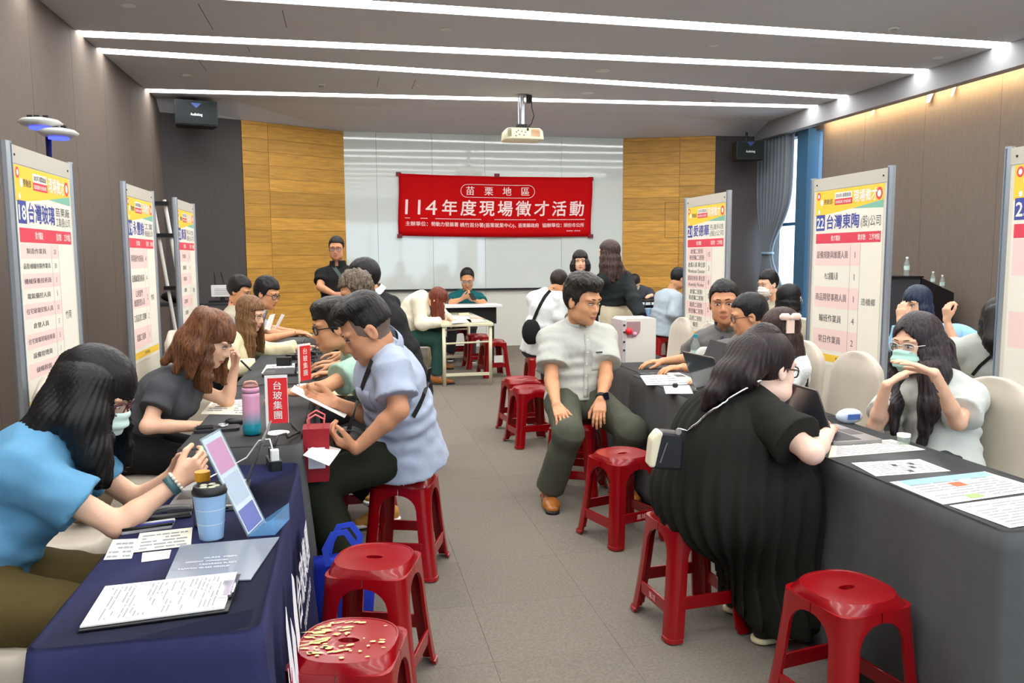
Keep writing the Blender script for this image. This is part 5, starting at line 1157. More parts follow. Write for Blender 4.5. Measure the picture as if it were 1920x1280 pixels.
PPL['C2'] = person('balding man in a teal and grey T-shirt looking at his phone', (1.66, 11.80, .58), W(876, 548, 11.86), D(265), D(262), (W(876, 522, 11.75), D(262), .50, 0, 1.08),
    dict(w=W(866, 560, 11.55), e=W(846, 568, 11.62), d=(.6, -.3, .3), pn=(.3, .3, .8), curl=.8), dict(w=W(893, 564, 11.55), e=W(907, 568, 11.65), d=(-.8, -.2, .2), pn=(0, .2, .9), curl=.7),
    ((1.45, 11.5, .12), D(262)), ((1.75, 11.45, .09), D(268)), S=1.14, fat=1.1, skin=SK_m, top=dict(mat=F_teal, sleeve=.72, fit=.016), bottom=dict(mat=F_dg), hair=dict(top=.008, side=.008, front=.098, burn=.0, color=BLK), shoe=SH_k, look=dict(lids=.8, glasses=M_metal), res=1.9)
PPL['C3'] = person('visitor in a white striped shirt with a black shoulder bag, bending over a table', (W(1008, 640, 8.2).x, 8.2, .57), W(1030, 548, 8.12), D(60), D(50), (W(1048, 530, 8.10), D(40), .45, 0, 1.0),
    dict(w=W(1072, 600, 8.3), e=W(1050, 595, 8.0), d=(.9, .2, 0), pn=(0, 0, -1)), dict(w=W(1062, 590, 8.5), pole=(0, .5, -.8), d=(.9, .2, 0), pn=(0, 0, -1)),
    ((2.3, 8.4, .09), D(60)), ((2.15, 8.55, .09), D(60)), skin=SK_m, top=dict(mat=F_white, sleeve=1.6, fit=.02, hem=.08), bottom=dict(mat=F_jack), hair=dict(top=.018, side=.010, nape=-.07, color=(34, 24, 20)), shoe=SH_k, face=False, res=1.7)
def lkc4(sd, c, ax, s): hang_locks(sd, c, ax, s, D(62), D(298), 12, .12, (.026, .020), out=.016, flat=.7)
PPL['C4'] = person('woman with a short black bob and black cardigan standing in the aisle', (W(1092, 600, 8.75).x, 8.78, .86), W(1089, 524, 8.78), D(262), D(258), (W(1088, 490, 8.72), D(254), .02, .03, .98),
    dict(w=W(1062, 563, 8.55), e=W(1050, 578, 8.62), d=(.6, 0, -.3), pn=(.3, .8, 0), curl=.8), dict(w=W(1095, 575, 8.55), e=W(1118, 570, 8.7), d=(-.7, -.2, 0), pn=(0, .8, 0), curl=.6),
    ((W(1085, 640, 8.78).x, 8.78, .09), D(262)), ((W(1105, 640, 8.78).x, 8.78, .09), D(262)), S=.96, fem=True, fat=1.15, skin=SK_f, top=dict(mat=F_blk2, name='cardigan', sleeve=1.8, fit=.022), bottom=dict(mat=F_black), hair=dict(front=.045, jag=1, side=.018, top=.022, nape=-.1, burn=-.06, color=(20, 16, 17), locks=lkc4), shoe=SH_k, look=dict(lids=.35), res=1.5)
def lkc5(sd, c, ax, s): hang_locks(sd, c, ax, s, D(70), D(290), 13, .30, (.028, .012), out=.014, flat=.6, ends=[1, .9, 1.05]); xlocks(sd, [([W(1150, 478, 8.02), W(1168, 510, 7.96), W(1176, 545, 7.95)], .05, .012)])
PPL['C5'] = person('long-haired woman in a black blouse and cream trousers standing with her back turned', (W(1160, 600, 8.02).x, 8.05, .98), W(1150, 511, 8.02), D(110), D(118), (W(1141, 475, 7.98), D(128), -.02, .0, 1.02),
    dict(w=W(1203, 596, 7.55), e=W(1190, 566, 7.72), d=(.35, -.2, -.6), pn=(-.7, .3, 0), curl=.6), dict(w=W(1120, 570, 8.3), e=W(1126, 575, 8.1), d=(-.2, .7, .3), pn=(1, 0, 0), curl=.5),
    ((W(1172, 680, 8.0).x, 8.0, .09), D(100)), ((W(1146, 680, 8.05).x, 8.1, .09), D(110)), S=1.04, fem=True, fat=1.06, skin=SK_f, top=dict(mat=F_blk2, name='blouse', sleeve=1.95, fit=.03, hem=-.06, flare=.005), bottom=dict(mat=F_wpant, fit=.022, rise=.14, flare=.01), hair=dict(front=.055, side=.014, top=.018, nape=-.1, burn=-.05, color=(36, 26, 24), hi=(86, 66, 58), locks=lkc5), shoe=SH_k, face=False, res=1.4)
# C6: man in the grey shirt, seated in the aisle
PPL['C6'] = person('man in a pale grey short-sleeved shirt seated on a red stool in the aisle', (1.42, 4.88, .61), W(1084, 610, 4.92), D(276), D(277), (W(1092, 563, 4.80), D(305), .22, .02, 1.12),
    dict(w=W(1043, 758, 4.52), e=W(1034, 712, 4.74), d=(.10, -.75, -.55), pn=(.1, .4, -.9), curls=[.2, .22, .25, .3], spread=.55, thumb=.5), dict(w=W(1127, 748, 4.58), e=W(1136, 706, 4.74), d=(-.28, -.55, -.7), pn=(.3, .6, -.7), curl=.35, spread=.2, thumb=.3),
    ((W(1030, 893, 4.62).x, 4.62, .085), D(262)), ((W(1160, 880, 4.72).x, 4.70, .085), D(285)), S=1.06, fat=1.12, skin=SK_m, top=dict(mat=F_gsh, sleeve=.68, fit=.022, sl_flare=.022, hem=.02, flare=.004, collar=True, wr=.0055), bottom=dict(mat=F_gtr, fit=.024, len=.95, flare=.014, rise=.07), hair=dict(top=.03, side=.010, front=.066, burn=-.022, color=(30, 26, 22), quiff=1, curly=.35), shoe=SH_b, look=dict(lids=.72), res=.9)
PPL['C7'] = person('man in a dark jacket bowed over the far table by the right wooden wall', (W(1195, 600, 11.6).x, 11.65, .62), W(1196, 540, 11.62), D(262), D(258), (W(1189, 530, 11.45), D(258), .85, 0, 1.0),
    dict(w=W(1180, 556, 11.15), e=W(1172, 556, 11.35), d=(.4, -.6, 0), pn=(0, 0, -1)), dict(w=W(1222, 553, 11.1), e=W(1222, 556, 11.4), d=(-.6, -.6, 0), pn=(0, 0, -1)), None, None, skin=SK_f, top=dict(mat=F_jack, name='jacket', sleeve=1.9, fit=.025), bottom=None, hair=dict(top=.018, side=.010, color=(24, 18, 18)), look=dict(mask=mat('mask_white', (236, 234, 230), .8)), res=2.2)
PPL['C8'] = person('man in a pale blue long-sleeved shirt seated before the right wooden wall', (4.10, 9.95, .58), W(1256, 548, 9.95), D(15), D(10), (W(1272, 522, 9.92), D(14), .42, 0, 1.02),
    dict(w=W(1286, 590, 9.85), e=W(1262, 588, 9.70), d=(.9, .2, 0), pn=(0, 0, -1)), dict(w=W(1290, 588, 10.3), pole=(0, .5, -.8), d=(.9, .2, 0), pn=(0, 0, -1)),
    ((4.52, 9.85, .09), D(10)), ((4.55, 10.1, .09), D(20)), S=1.05, fat=1.1, skin=SK_m, top=dict(mat=F_pale, sleeve=1.7, fit=.028, hem=.12, flare=.02), bottom=dict(mat=F_jack), hair=dict(top=.02, side=.010, front=.07, color=BLK), shoe=SH_k, look=dict(glasses=M_black, lids=.6), res=1.8)
# ---- right row
PPL['R1'] = person('man in a dark grey shirt with a lanyard turning to the camera', (2.66, 5.34, .61), W(1366, 618, 5.32), D(205), D(226), (W(1358, 568, 5.22), D(240), .04, .05, 1.14),
    dict(w=W(1330, 705, 5.5), pole=(0, .5, -.8), d=(-.9, 0, 0), pn=(0, 0, -1)), dict(w=W(1360, 715, 5.0), e=W(1395, 705, 5.0), d=(-.9, 0, 0), pn=(0, 0, -1), curl=.4),
    ((2.3, 5.5, .09), D(190)), ((2.3, 5.2, .09), D(185)), S=1.08, skin=SK_t, top=dict(mat=F_dkg, sleeve=.65, collar=True), bottom=dict(mat=F_jack), hair=dict(top=.020, side=.008, front=.070, burn=-.012, color=BLK), shoe=SH_k, look=dict(lids=.3), res=1.3)
PPL['R2'] = person('man with glasses and cropped black hair seen from behind in the right row', (2.54, 4.96, .61), W(1424, 634, 4.72), D(180), D(165), (W(1404, 592, 4.68), D(160), .22, 0, 1.06),
    dict(w=(2.1, 5.1, .79), pole=(0, .5, -.8), d=(-1, 0, 0), pn=(0, 0, -1)), dict(w=(2.12, 4.8, .79), pole=(0, -.5, -.8), d=(-1, 0, 0), pn=(0, 0, -1)),
    ((2.25, 5.0, .09), D(180)), ((2.25, 4.75, .09), D(180)), S=1.04, fat=1.1, skin=SK_m, top=dict(mat=F_dkg, sleeve=.65, fit=.02), bottom=dict(mat=F_jack), hair=dict(top=.014, side=.008, front=.070, nape=-.06, color=BLK), shoe=SH_k, look=dict(glasses=mat('frame_brown', (92, 52, 36), .3), lids=.4), res=1.2)
PPL['R3'] = person('young man with a white face mask seated beside the curtain', (4.22, 7.6, .61), W(1462, 566, 7.65), D(180), D(185), (W(1440, 532, 7.62), D(192), .18, 0, 1.02),
    dict(w=(3.85, 7.9, .8), pole=(0, .5, -.8), d=(-1, 0, 0), pn=(0, 0, -1)), dict(w=(3.85, 7.35, .8), pole=(0, -.5, -.8), d=(-1, 0, 0), pn=(0, 0, -1)),
    ((3.8, 7.8, .09), D(180)), ((3.8, 7.5, .09), D(180)), S=1.02, skin=SK_f, top=dict(mat=F_beige, sleeve=.65), bottom=dict(mat=F_jack), hair=dict(top=.026, side=.010, front=.06, color=BLK, curly=.4), shoe=SH_k, look=dict(mask=mat('mask_white', (236, 234, 230), .8), lids=.4), res=1.7)
def lkr4(sd, c, ax, s): hang_locks(sd, c, ax, s, D(60), D(300), 12, .22, (.026, .014), out=.010, flat=.6)
PPL['R4'] = person('black-haired woman with glasses and a white top facing right beyond board 22', (4.10, 6.35, .61), W(1478, 605, 6.42), D(5), D(10), (W(1480, 562, 6.42), D(8), .12, 0, 1.04),
    dict(w=(4.5, 6.15, .8), pole=(0, -.5, -.8), d=(1, 0, 0), pn=(0, 0, -1)), dict(w=(4.5, 6.6, .8), pole=(0, .5, -.8), d=(1, 0, 0), pn=(0, 0, -1)),
    ((4.45, 6.2, .09), D(0)), ((4.45, 6.5, .09), D(0)), fem=True, skin=SK_f, top=dict(mat=F_white, sleeve=.6), bottom=dict(mat=F_jack), hair=dict(front=.055, side=.014, top=.018, nape=-.1, burn=-.05, color=BLK, locks=lkr4), shoe=SH_k, look=dict(glasses=M_metal, lids=.4), res=1.6)
def lkr5(sd, c, ax, s): hang_locks(sd, c, ax, s, D(85), D(275), 10, .30, (.028, .014), out=.012, flat=.6); xlocks(sd, [([W(1488, 640, 4.22), W(1504, 690, 4.2), W(1510, 730, 4.2)], .045, .018)])
PPL['R5'] = person('woman with a pale pink bow in her long hair and a lace dress', (2.50, 4.38, .61), W(1488, 665, 4.28), D(180), D(170), (W(1462, 622, 4.26), D(165), .22, 0, 1.04),
    dict(w=(2.12, 4.4, .79), pole=(0, .5, -.8), d=(-1, 0, 0), pn=(0, 0, -1)), dict(w=(2.12, 4.15, .79), pole=(0, -.5, -.8), d=(-1, 0, 0), pn=(0, 0, -1)),
    ((2.25, 4.5, .09), D(180)), ((2.25, 4.25, .09), D(180)), fem=True, fat=1.05, skin=SK_f, top=dict(mat=fab('lace', (222, 228, 230), bump=.6, bs=120), name='dress', sleeve=.6, hem=.2, flare=.06), bottom=dict(mat=F_white), hair=dict(front=.055, side=.014, top=.018, nape=-.1, burn=-.0, color=(28, 20, 19), hi=(74, 52, 44), locks=lkr5), shoe=SH_k, res=1.2)
p5 = PPL['R5']; bw = thing('hair_bow', 'pale pink ribbon bow clipped in the long hair in the right row', 'hair bow', W(1482, 600, 4.16))
for q in (-1, 1): MB().sphere((q*.035, 0, .02), .03, 10, (1.2, .55, .8)).build('loop', mat('bow_pink', (246, 214, 200), .5), bw, True); MB().box((q*.012-.012, -.006, -.075), (q*.012+.012, .006, .01)).build('tail', MATS['bow_pink'], bw)
MB().sphere((0, -.004, .015), .016, 8).build('knot', MATS['bow_pink'], bw, True)
# R6: woman in the black dress
def lkr6(sd, c, ax, s): xlocks(sd, [([W(1432, 640, 2.88), W(1392, 665, 2.86), W(1362, 705, 2.82), W(1338, 740, 2.80), W(1322, 762, 2.80)], .075, .018), ([W(1420, 660, 2.82), W(1380, 700, 2.78), W(1350, 735, 2.77)], .055, .016), ([W(1430, 680, 2.80), W(1405, 715, 2.76), W(1385, 735, 2.77)], .04, .012)])
PPL['R6'] = person('large woman in a long black dress with dark glasses seen from behind', (1.42, 2.88, .60), W(1405, 742, 2.86), D(15), D(8), (W(1440, 690, 2.86), D(14), .16, -.03, 1.08),
    dict(w=(1.93, 2.90, .79), e=W(1522, 848, 2.50), d=(.5, .8, -.05), pn=(0, 0, -1), curl=.4), dict(w=(1.92, 3.10, .79), e=(1.72, 3.16, .80), d=(1, 0, 0), pn=(0, 0, -1), curl=.4),
    ((1.60, 2.74, .09), D(8)), ((1.62, 3.02, .09), D(12)), S=1.02, fem=True, fat=1.52, skin=(244, 206, 186), top=dict(mat=F_dress, name='dress_bodice', sleeve=.66, fit=.02, sl_flare=.02, sl_fit=.02, hem=-.12, wr=.004), bottom=None, hair=dict(front=.055, side=.010, top=.016, nape=-.10, burn=-.02, color=(24, 16, 18), hi=(44, 28, 30), locks=lkr6), shoe=dict(mat=mat('shoe_black', (30, 30, 32), .4), sole=mat('sole_cream', (228, 218, 180), .6)), look=dict(glasses=mat('frame_tort', (70, 34, 30), .3), gw=.0028, lids=.4), res=.95)
def skirt(o):
    sd = SDF(); b = o['base']; hip = o['hip']
    sd.cone(hip+np.array((.07, 0, .16)), hip+np.array((.10, 0, .02)), (.225, .225), (.25, .25), k=.06); sd.cone(hip+np.array((.08, 0, .05)), hip+np.array((.22, -.03, -.06)), (.24, .24), (.27, .23), k=.1)
    sd.cone(hip+np.array((.18, -.02, -.02)), hip+np.array((.30, -.06, -.52)), (.25, .22), (.22, .23), k=.1, cap=0)
    sd.cone(hip-o['spu']*.06, hip+o['spu']*.20, (.272, .205), (.245, .19), side=o['pr'], k=.06)
    for lg in o['legs']: sd.cone(lg[0], lg[1], .14, .12, k=.1); sd.cone(lg[1], lg[1]+(lg[2]-lg[1])*.9, .12, .11, k=.1)
    hc = hip.astype(F32)
    def post(X, d):
        a = np.arctan2(X[:, 1]-hc[1], X[:, 0]-hc[0]-.08); dep = np.clip((hc[2]+.16-X[:, 2])/.5, 0, 1)
        d = d-(.004+.012*dep)*np.sin(a*26+2.5*np.sin(X[:, 2]*6+a))-.004*noise3(X, 16, 4)
        zlow = .055+.30*np.clip((1.52-X[:, 0])/.30, 0, 1)
        return np.maximum(d, zlow-X[:, 2])
    V, Fq = sdf_mesh(sd, .0095, post, pad=.02); mkobj('dress_skirt', npmesh('dress_skirt', V-b.astype(F32), Fq, True), F_dress, o['par']); o['topV'] = joinvf([o['topV'], (V, Fq)])
skirt(PPL['R6'])
# R7: woman with a mint mask
def lkr7(sd, c, ax, s):
    hang_locks(sd, c, ax, s, D(62), D(298), 11, .22, (.030, .018), out=.010, flat=.6)
    xlocks(sd, [([W(1752, 640, 3.10), W(1762, 700, 3.02), W(1745, 770, 2.98), W(1728, 830, 2.99)], .05, .022), ([W(1740, 690, 3.0), W(1738, 760, 2.97), W(1730, 800, 2.98)], .04, .02), ([W(1712, 655, 3.26), W(1690, 700, 3.20), W(1680, 760, 3.12), W(1676, 810, 3.10)], .035, .018), ([W(1770, 650, 3.14), W(1782, 700, 3.1), W(1776, 740, 3.08)], .045, .02)])
PPL['R7'] = person('woman with long black hair, clear glasses and a mint mask gesturing with both hands', (2.56, 3.02, .61), W(1752, 705, 3.16), D(190), D(205), (W(1718, 645, 3.14), D(194), .08, .02, 1.06),
    dict(w=W(1662, 722, 3.02), e=W(1640, 800, 3.12), d=W(1712, 688, 2.98)-W(1662, 722, 3.02), pn=(.2, -.1, -1), curl=.25, thumb=.2), dict(w=W(1752, 700, 2.80), e=W(1796, 792, 2.84), d=W(1690, 672, 2.86)-W(1752, 700, 2.80), pn=(.2, -.1, -1), curl=.22, thumb=.2),
    ((2.32, 3.12, .09), D(190)), ((2.32, 2.9, .09), D(190)), S=1.0, fem=True, fat=.98, skin=SK_f, top=dict(mat=F_gt, sleeve=.72, fit=.022, sl_flare=.014, hem=.1, wr=.0055), bottom=dict(mat=F_jack), hair=dict(front=.082, swoop=.9, side=.014, top=.018, nape=-.1, burn=-.03, color=(18, 15, 17), hi=(60, 50, 54), locks=lkr7), shoe=SH_k, look=dict(glasses=mat('frame_clear', (214, 206, 196), .2), lids=.25, mask=mat('mask_mint', (176, 222, 208), .8)), res=.95)
def lkr8(sd, c, ax, s): hang_locks(sd, c, ax, s, D(70), D(290), 11, .22, (.028, .018), out=.014, flat=.6)
PPL['R8'] = person('woman in a blue-striped white shirt holding her hand to her cheek before the lectern', (5.30, 5.35, .61), W(1736, 620, 5.32), D(190), D(195), (W(1718, 570, 5.28), D(196), .12, 0, 1.05),
    dict(w=(4.9, 5.55, .8), pole=(0, .5, -.8), d=(-1, 0, 0), pn=(0, 0, -1)), dict(w=W(1688, 600, 5.05), e=W(1682, 650, 5.0), d=(.12, .1, .9), pn=(.7, .6, 0), curl=.5),
    ((4.9, 5.5, .09), D(190)), ((4.9, 5.2, .09), D(190)), fem=True, skin=SK_f, top=dict(mat=F_bws, sleeve=1.75), bottom=dict(mat=F_jack), hair=dict(front=.035, jag=1, side=.014, top=.018, nape=-.1, burn=-.03, color=(18, 22, 34), hi=(48, 62, 92), locks=lkr8), shoe=SH_k, look=dict(lids=.4), res=1.4)
def lkr9(sd, c, ax, s): hang_locks(sd, c, ax, s, D(50), D(310), 15, .24, (.030, .018), out=.016, flat=.6, drift=(.02, -.06, 0)); xlocks(sd, [([W(1868, 590, 4.22), W(1862, 640, 4.16), W(1872, 672, 4.15)], .07, .03), ([W(1895, 590, 4.25), W(1898, 640, 4.2), W(1890, 675, 4.18)], .06, .03)])
PPL['R9'] = person('woman in grey T-shirt and jeans with a dark strap, her back turned at right', (4.22, 4.42, .60), W(1836, 642, 4.38), D(20), D(60), (W(1872, 602, 4.32), D(40), .30, .2, 1.06),
    dict(w=(4.62, 4.35, .80), pole=(0, -.5, -.8), d=(1, 0, 0), pn=(0, 0, -1)), dict(w=W(1775, 600, 4.75), e=W(1790, 650, 4.7), d=(-.1, 0, .9), pn=(1, 0, 0), curl=.9),
    ((4.6, 4.3, .09), D(10)), ((4.6, 4.6, .09), D(20)), S=1.05, fem=True, fat=1.08, skin=SK_f, top=dict(mat=F_gt, sleeve=.62, fit=.025, hem=.06), bottom=dict(mat=F_jean), hair=dict(front=.03, side=.016, top=.02, nape=-.1, burn=-.06, color=BLK, locks=lkr9), shoe=SH_k, face=False, res=1.4)
# ================================================================== things on the tables and floor
NT = TZ+.0052
def sheet_px(name, label, px, z, m, cat='paper', lines=0, lm=None, th=.0012, group=None, inset=.08, dz=0):
    """flat sheet whose four corners lie on a table top of height z"""
    c = [WZ(x, y, z) for x, y in px]; o = sum(c, Vector())/4; t = thing(name, label, cat, (o.x, o.y, z), 0, group)
    q = [Vector((p.x-o.x, p.y-o.y, 0)) for p in c]
    MB().add([(p.x, p.y, .0003) for p in q]+[(p.x, p.y, th) for p in q], [(3, 2, 1, 0), (4, 5, 6, 7), (0, 1, 5, 4), (1, 2, 6, 5), (2, 3, 7, 6), (3, 0, 4, 7)]).build('sheet', m, t)
    if lines:
        mb = MB(); rg = random.Random(len(label))
        def at(u, v): a = q[0].lerp(q[1], u); b = q[3].lerp(q[2], u); r = a.lerp(b, v); return (r.x, r.y, th+.0004)
        for i in range(lines):
            v0 = inset+(1-2*inset)*i/lines; v1 = v0+(1-2*inset)/lines*.45; u = inset
            while u < 1-inset-.05:
                L = rg.uniform(.06, .26); u1 = min(u+L, 1-inset)
                if rg.random() < .85: mb.add([at(u, v0), at(u1, v0), at(u1, v1), at(u, v1)], [(0, 1, 2, 3)])
                u = u1+.02
        tag(mb.build('printed_text', lm or M_inkl, t), kind='stuff')
    t['_q'] = 0; del t['_q']
    return t, q, th
def patch(t, q, th, u0, v0, u1, v1, m, name='printed_block'):
    def at(u, v): a = q[0].lerp(q[1], u); b = q[3].lerp(q[2], u); r = a.lerp(b, v); return (r.x, r.y, th+.0008)
    MB().add([at(u0, v0), at(u1, v0), at(u1, v1), at(u0, v1)], [(0, 1, 2, 3)]).build(name, m, t)
# ---- navy table
t = thing('clipboard', 'black clipboard with a printed form on the navy table', 'clipboard', (0, 0, NT))
c = [WZ(x, y, NT) for x, y in ((146, 1186), (428, 1148), (452, 1078), (196, 1106))]; o = sum(c, Vector())/4; t.location = (o.x, o.y, NT); q = [p-o for p in c]
def slab(q, z0, z1): return MB().add([(p.x, p.y, z0) for p in q]+[(p.x, p.y, z1) for p in q], [(3, 2, 1, 0), (4, 5, 6, 7), (0, 1, 5, 4), (1, 2, 6, 5), (2, 3, 7, 6), (3, 0, 4, 7)])
slab(q, .0, .004).build('board', M_black, t, bevel=.001); qq = [p*.965+Vector((-.004, .006, 0)) for p in q]; slab(qq, .005, .0085).build('form_sheets', M_paper, t)
mb = MB(); rg = random.Random(5)
def at(u, v): a = qq[0].lerp(qq[1], u); b = qq[3].lerp(qq[2], u); r = a.lerp(b, v); return (r.x, r.y, .0092)
for i in range(26):
    u = .07+.86*i/26
    v = .08
    while v < .9:
        L = rg.uniform(.05, .3); v1 = min(.92, v+L)
        if rg.random() < .7: mb.add([at(u, v), at(u+.012, v), at(u+.012, v1), at(u, v1)], [(0, 1, 2, 3)])
        v = v1+.03
tag(mb.build('printed_text', M_inkl, t), kind='stuff')
e0, e1 = q[1].lerp(q[2], .30), q[1].lerp(q[2], .72); d = (q[0]-q[1]).normalized()*.03
MB().add([(p.x, p.y, z) for z in (.009, .014) for p in (e0, e1, e1+d, e0+d)], [(3, 2, 1, 0), (4, 5, 6, 7), (0, 1, 5, 4), (1, 2, 6, 5), (2, 3, 7, 6), (3, 0, 4, 7)]).build('clip', M_chrome, t); MB().tube([e0+Vector((0, 0, .018)), e1+Vector((0, 0, .018))], .004).build('clip_bar', M_chrome, t, True)
M_folder = glassy('clear_folder', (190, 198, 212), .42, .12)
t, q, th = sheet_px('clear_folder', 'clear plastic folder with white print on the navy table', ((308, 1092), (470, 1088), (524, 1008), (338, 1024)), NT+.0005, M_folder, 'folder', th=.003)
mb = MB(); [letter(mb, s_, -.03+.03*(i % 2), -.05+.022*i, .012, lambda x, y: (x, y, .0042), width=w_) for i, (s_, w_) in enumerate((('TAIWAN GLASS GROUP', .12), ('TAICHUNG PLANT', .09), ('QINGDAO  DONGGUAN', .10), ('GLASS  FIBER', .08)))]
mb.build('printed_lettering', MATS['print_white'], t)
sheet_px('leaflet', 'pale green leaflet lying left of the business card', ((194, 1050), (247, 1047), (258, 1010), (212, 1012)), NT, mat('leaf_green', (214, 226, 212), .7), lines=4)
sheet_px('printed_sheet', 'white address sheet beside the coffee cup', ((250, 1036), (358, 1023), (361, 989), (262, 1000)), NT+.0014, M_cream, lines=5)
sheet_px('name_card', 'small cream business card on the navy table', ((265, 1054), (317, 1047), (321, 1031), (267, 1037)), NT, M_cream, 'card')
t, q, th = sheet_px('pen_pouch', 'clear pouch of pens above the address sheet', ((228, 1003), (322, 990), (330, 975), (232, 988)), NT, glassy('pouch', (220, 222, 226), .4, .1), 'pouch', th=.004)
for k in range(3): a = q[0].lerp(q[3], .25+.25*k); b = q[1].lerp(q[2], .25+.25*k); MB().tube([a+Vector((0, 0, .008)), b+Vector((0, 0, .008))], .0045).build('pen', (M_black, mat('pen_blue', (60, 60, 150), .4), M_whitep)[k], t, True)
p = WZ(312, 972, NT); t = thing('stapler', 'dark grey curved stapler on the navy table', 'stapler', p, D(10)); MB().box((-.07, -.018, 0), (.07, .018, .01)).build('base', M_dark, t, bevel=.004); MB().grid(lambda u, v: (-.07+.14*u, -.016+.032*v, .016+.016*math.sin(u*PI*.8)), 10, 3).build('arm', mat('stapler_grey', (96, 96, 96), .4), t, True, thick=.01)
# cup, small bottle
p = WZ(397, 1008, NT); t = thing('coffee_cup', 'light blue paper coffee cup with black lid on the navy table', 'cup', p)
MB().lathe([(.031, 0), (.0315, .004), (.0435, .125), (.044, .128)], n=28).build('cup_body', mat('cup_blue', (150, 186, 222), .5), t, True); MB().lathe([(.046, .126), (.0465, .134), (.044, .138), (.041, .148), (.038, .149), (.036, .142)], n=28).build('lid', M_black, t, True)
for a in range(5): MB().sphere((.018*math.cos(a*1.3), .018*math.sin(a*1.3), .145), .009, 8, (1.3, 1, .35)).build('lid_emboss', mat('emboss', (206, 204, 180), .3), t, True)
for z in (.045, .085): MB().lathe([(.0315+.0125*z/.125, z), (.0318+.0125*z/.125, z+.0015)], n=28, cap=False).build('print_line', MATS['print_white'], t)
p = WZ(384, 985, NT); t = thing('drink_bottle', 'small dark bottle with an orange cap behind the coffee cup', 'bottle', p); MB().lathe([(.028, 0), (.03, .01), (.03, .09), (.016, .125), (.016, .135)], n=18).build('body', mat('drink_dark', (60, 60, 80), .2), t, True); MB().lathe([(.021, .132), (.021, .158)], n=18).build('cap', mat('cap_orange', (216, 150, 24), .4), t)
# tilted acrylic sign
b0, b1 = WZ(466, 1006, NT), WZ(496, 976, NT); t = thing('acrylic_sign', 'slanted acrylic table sign with pink and blue print', 'sign', b0.lerp(b1, .5)); o = b0.lerp(b1, .5)
up = Vector((-.115, .01, .275)); a, b = b0-o, b1-o; nrm_ = (b-a).cross(up).normalized()
def at2(u, v, d=0): return a.lerp(b, u)+up*v+nrm_*d
for d0, d1, m, nm, u0, u1, v0, v1 in ((-.003, -.001, M_bottle, 'back_sheet', 0, 1, 0, 1), (-.001, .001, M_paper, 'insert', .03, .97, .02, .98), (.001, .003, glassy('acrylic', (236, 244, 250), .15), 'front_sheet', 0, 1, 0, 1)):
    MB().add([at2(u, v, d) for d in (d0, d1) for u, v in ((u0, v0), (u1, v0), (u1, v1), (u0, v1))], [(3, 2, 1, 0), (4, 5, 6, 7), (0, 1, 5, 4), (1, 2, 6, 5), (2, 3, 7, 6), (3, 0, 4, 7)]).build(nm, m, t)
for sgn in (-1, 1):
    for nm, m, u0, v0, u1, v1 in (('pink_print', mat('sign_pink', (214, 130, 170), .6), .1, .62, .9, .93), ('blue_print', mat('sign_blue', (60, 64, 160), .6), .06, .03, .9, .25), ('grey_print', mat('sign_grey', (190, 196, 206), .7), .1, .3, .9, .58)):
        MB().add([at2(u, v, sgn*.0014) for u, v in ((u0, v0), (u1, v0), (u1, v1), (u0, v1))], [(0, 1, 2, 3)]).build(nm, m, t)
ft = Vector((.07, .0, 0)); MB().add([a, b, b+ft+Vector((0, 0, .0)), a+ft, a+Vector((0, 0, .004)), b+Vector((0, 0, .004)), b+ft+Vector((0, 0, .05)), a+ft+Vector((0, 0, .05))], [(0, 3, 2, 1), (4, 5, 6, 7), (0, 1, 5, 4), (1, 2, 6, 5), (2, 3, 7, 6), (3, 0, 4, 7)]).build('stand_foot', glassy('acrylic_blue', (150, 200, 236), .45, .05), t)
# laptops
def laptop(loc, rz, ang, label, w=.32, d=.22, mb_=None, ml=None, ms=None):
    t = thing('laptop', label, 'laptop', loc, D(rz)); mb_ = mb_ or M_silver; ml = ml or M_lid
    MB().rbox((-w/2, -d, .002), (w/2, 0, .015), .01).build('base', mb_, t); MB().box((-w/2+.02, -d*.62, .0152), (w/2-.02, -d*.12, .0162)).build('keyboard', M_keys, t); MB().box((-.05, -d*.95, .0152), (.05, -d*.68, .0157)).build('touchpad', M_lid, t)
    lid = mkobj('lid', MB().rbox((-w/2, 0, 0), (w/2, d, .006), .01).mesh('lid'), ml, t, (0, -.002, .018), (D(180-ang), 0, 0)); lid.rotation_euler = (D(ang)-PI+PI, 0, 0)
    lid.rotation_euler = (D(180-ang), 0, 0)
    MB().box((-w/2+.008, .01, -.001), (w/2-.008, d-.01, -.0002)).build('screen', ms or M_screen, lid); MB().tube([(-w/2+.03, 0, .016), (w/2-.03, 0, .016)], .006, 8).build('hinge', M_dark, t)
    for k in range(3): MB().box((w/2-.001, -d*.5+k*.03, .006), (w/2+.0005, -d*.5+k*.03+.014, .011)).build('port', M_black, t)
    return t
laptop((-.335, 2.62, NT), -90, 112, 'silver laptop of the woman in blue, lid seen edge-on', .30, .21)
laptop((1.885, 2.97, NT), 90, 112, 'grey laptop in front of the woman with the mint mask', .32, .225)
laptop((1.93, 4.02, NT), 97, 112, 'grey laptop with its lid toward the aisle near the white papers', .32, .225)
laptop((2.20, 4.62, NT), -95, 112, 'white laptop with a dark screen beside the white machine', .32, .22, M_whitep, M_dark)
laptop((-.34, 5.45, NT), -90, 105, 'black laptop at the cream cardigan woman\'s hand', .30, .21, M_dark, M_dark)
laptop((-.30, 6.95, NT), -85, 115, 'silver laptop of the young man with glasses', .32, .22)
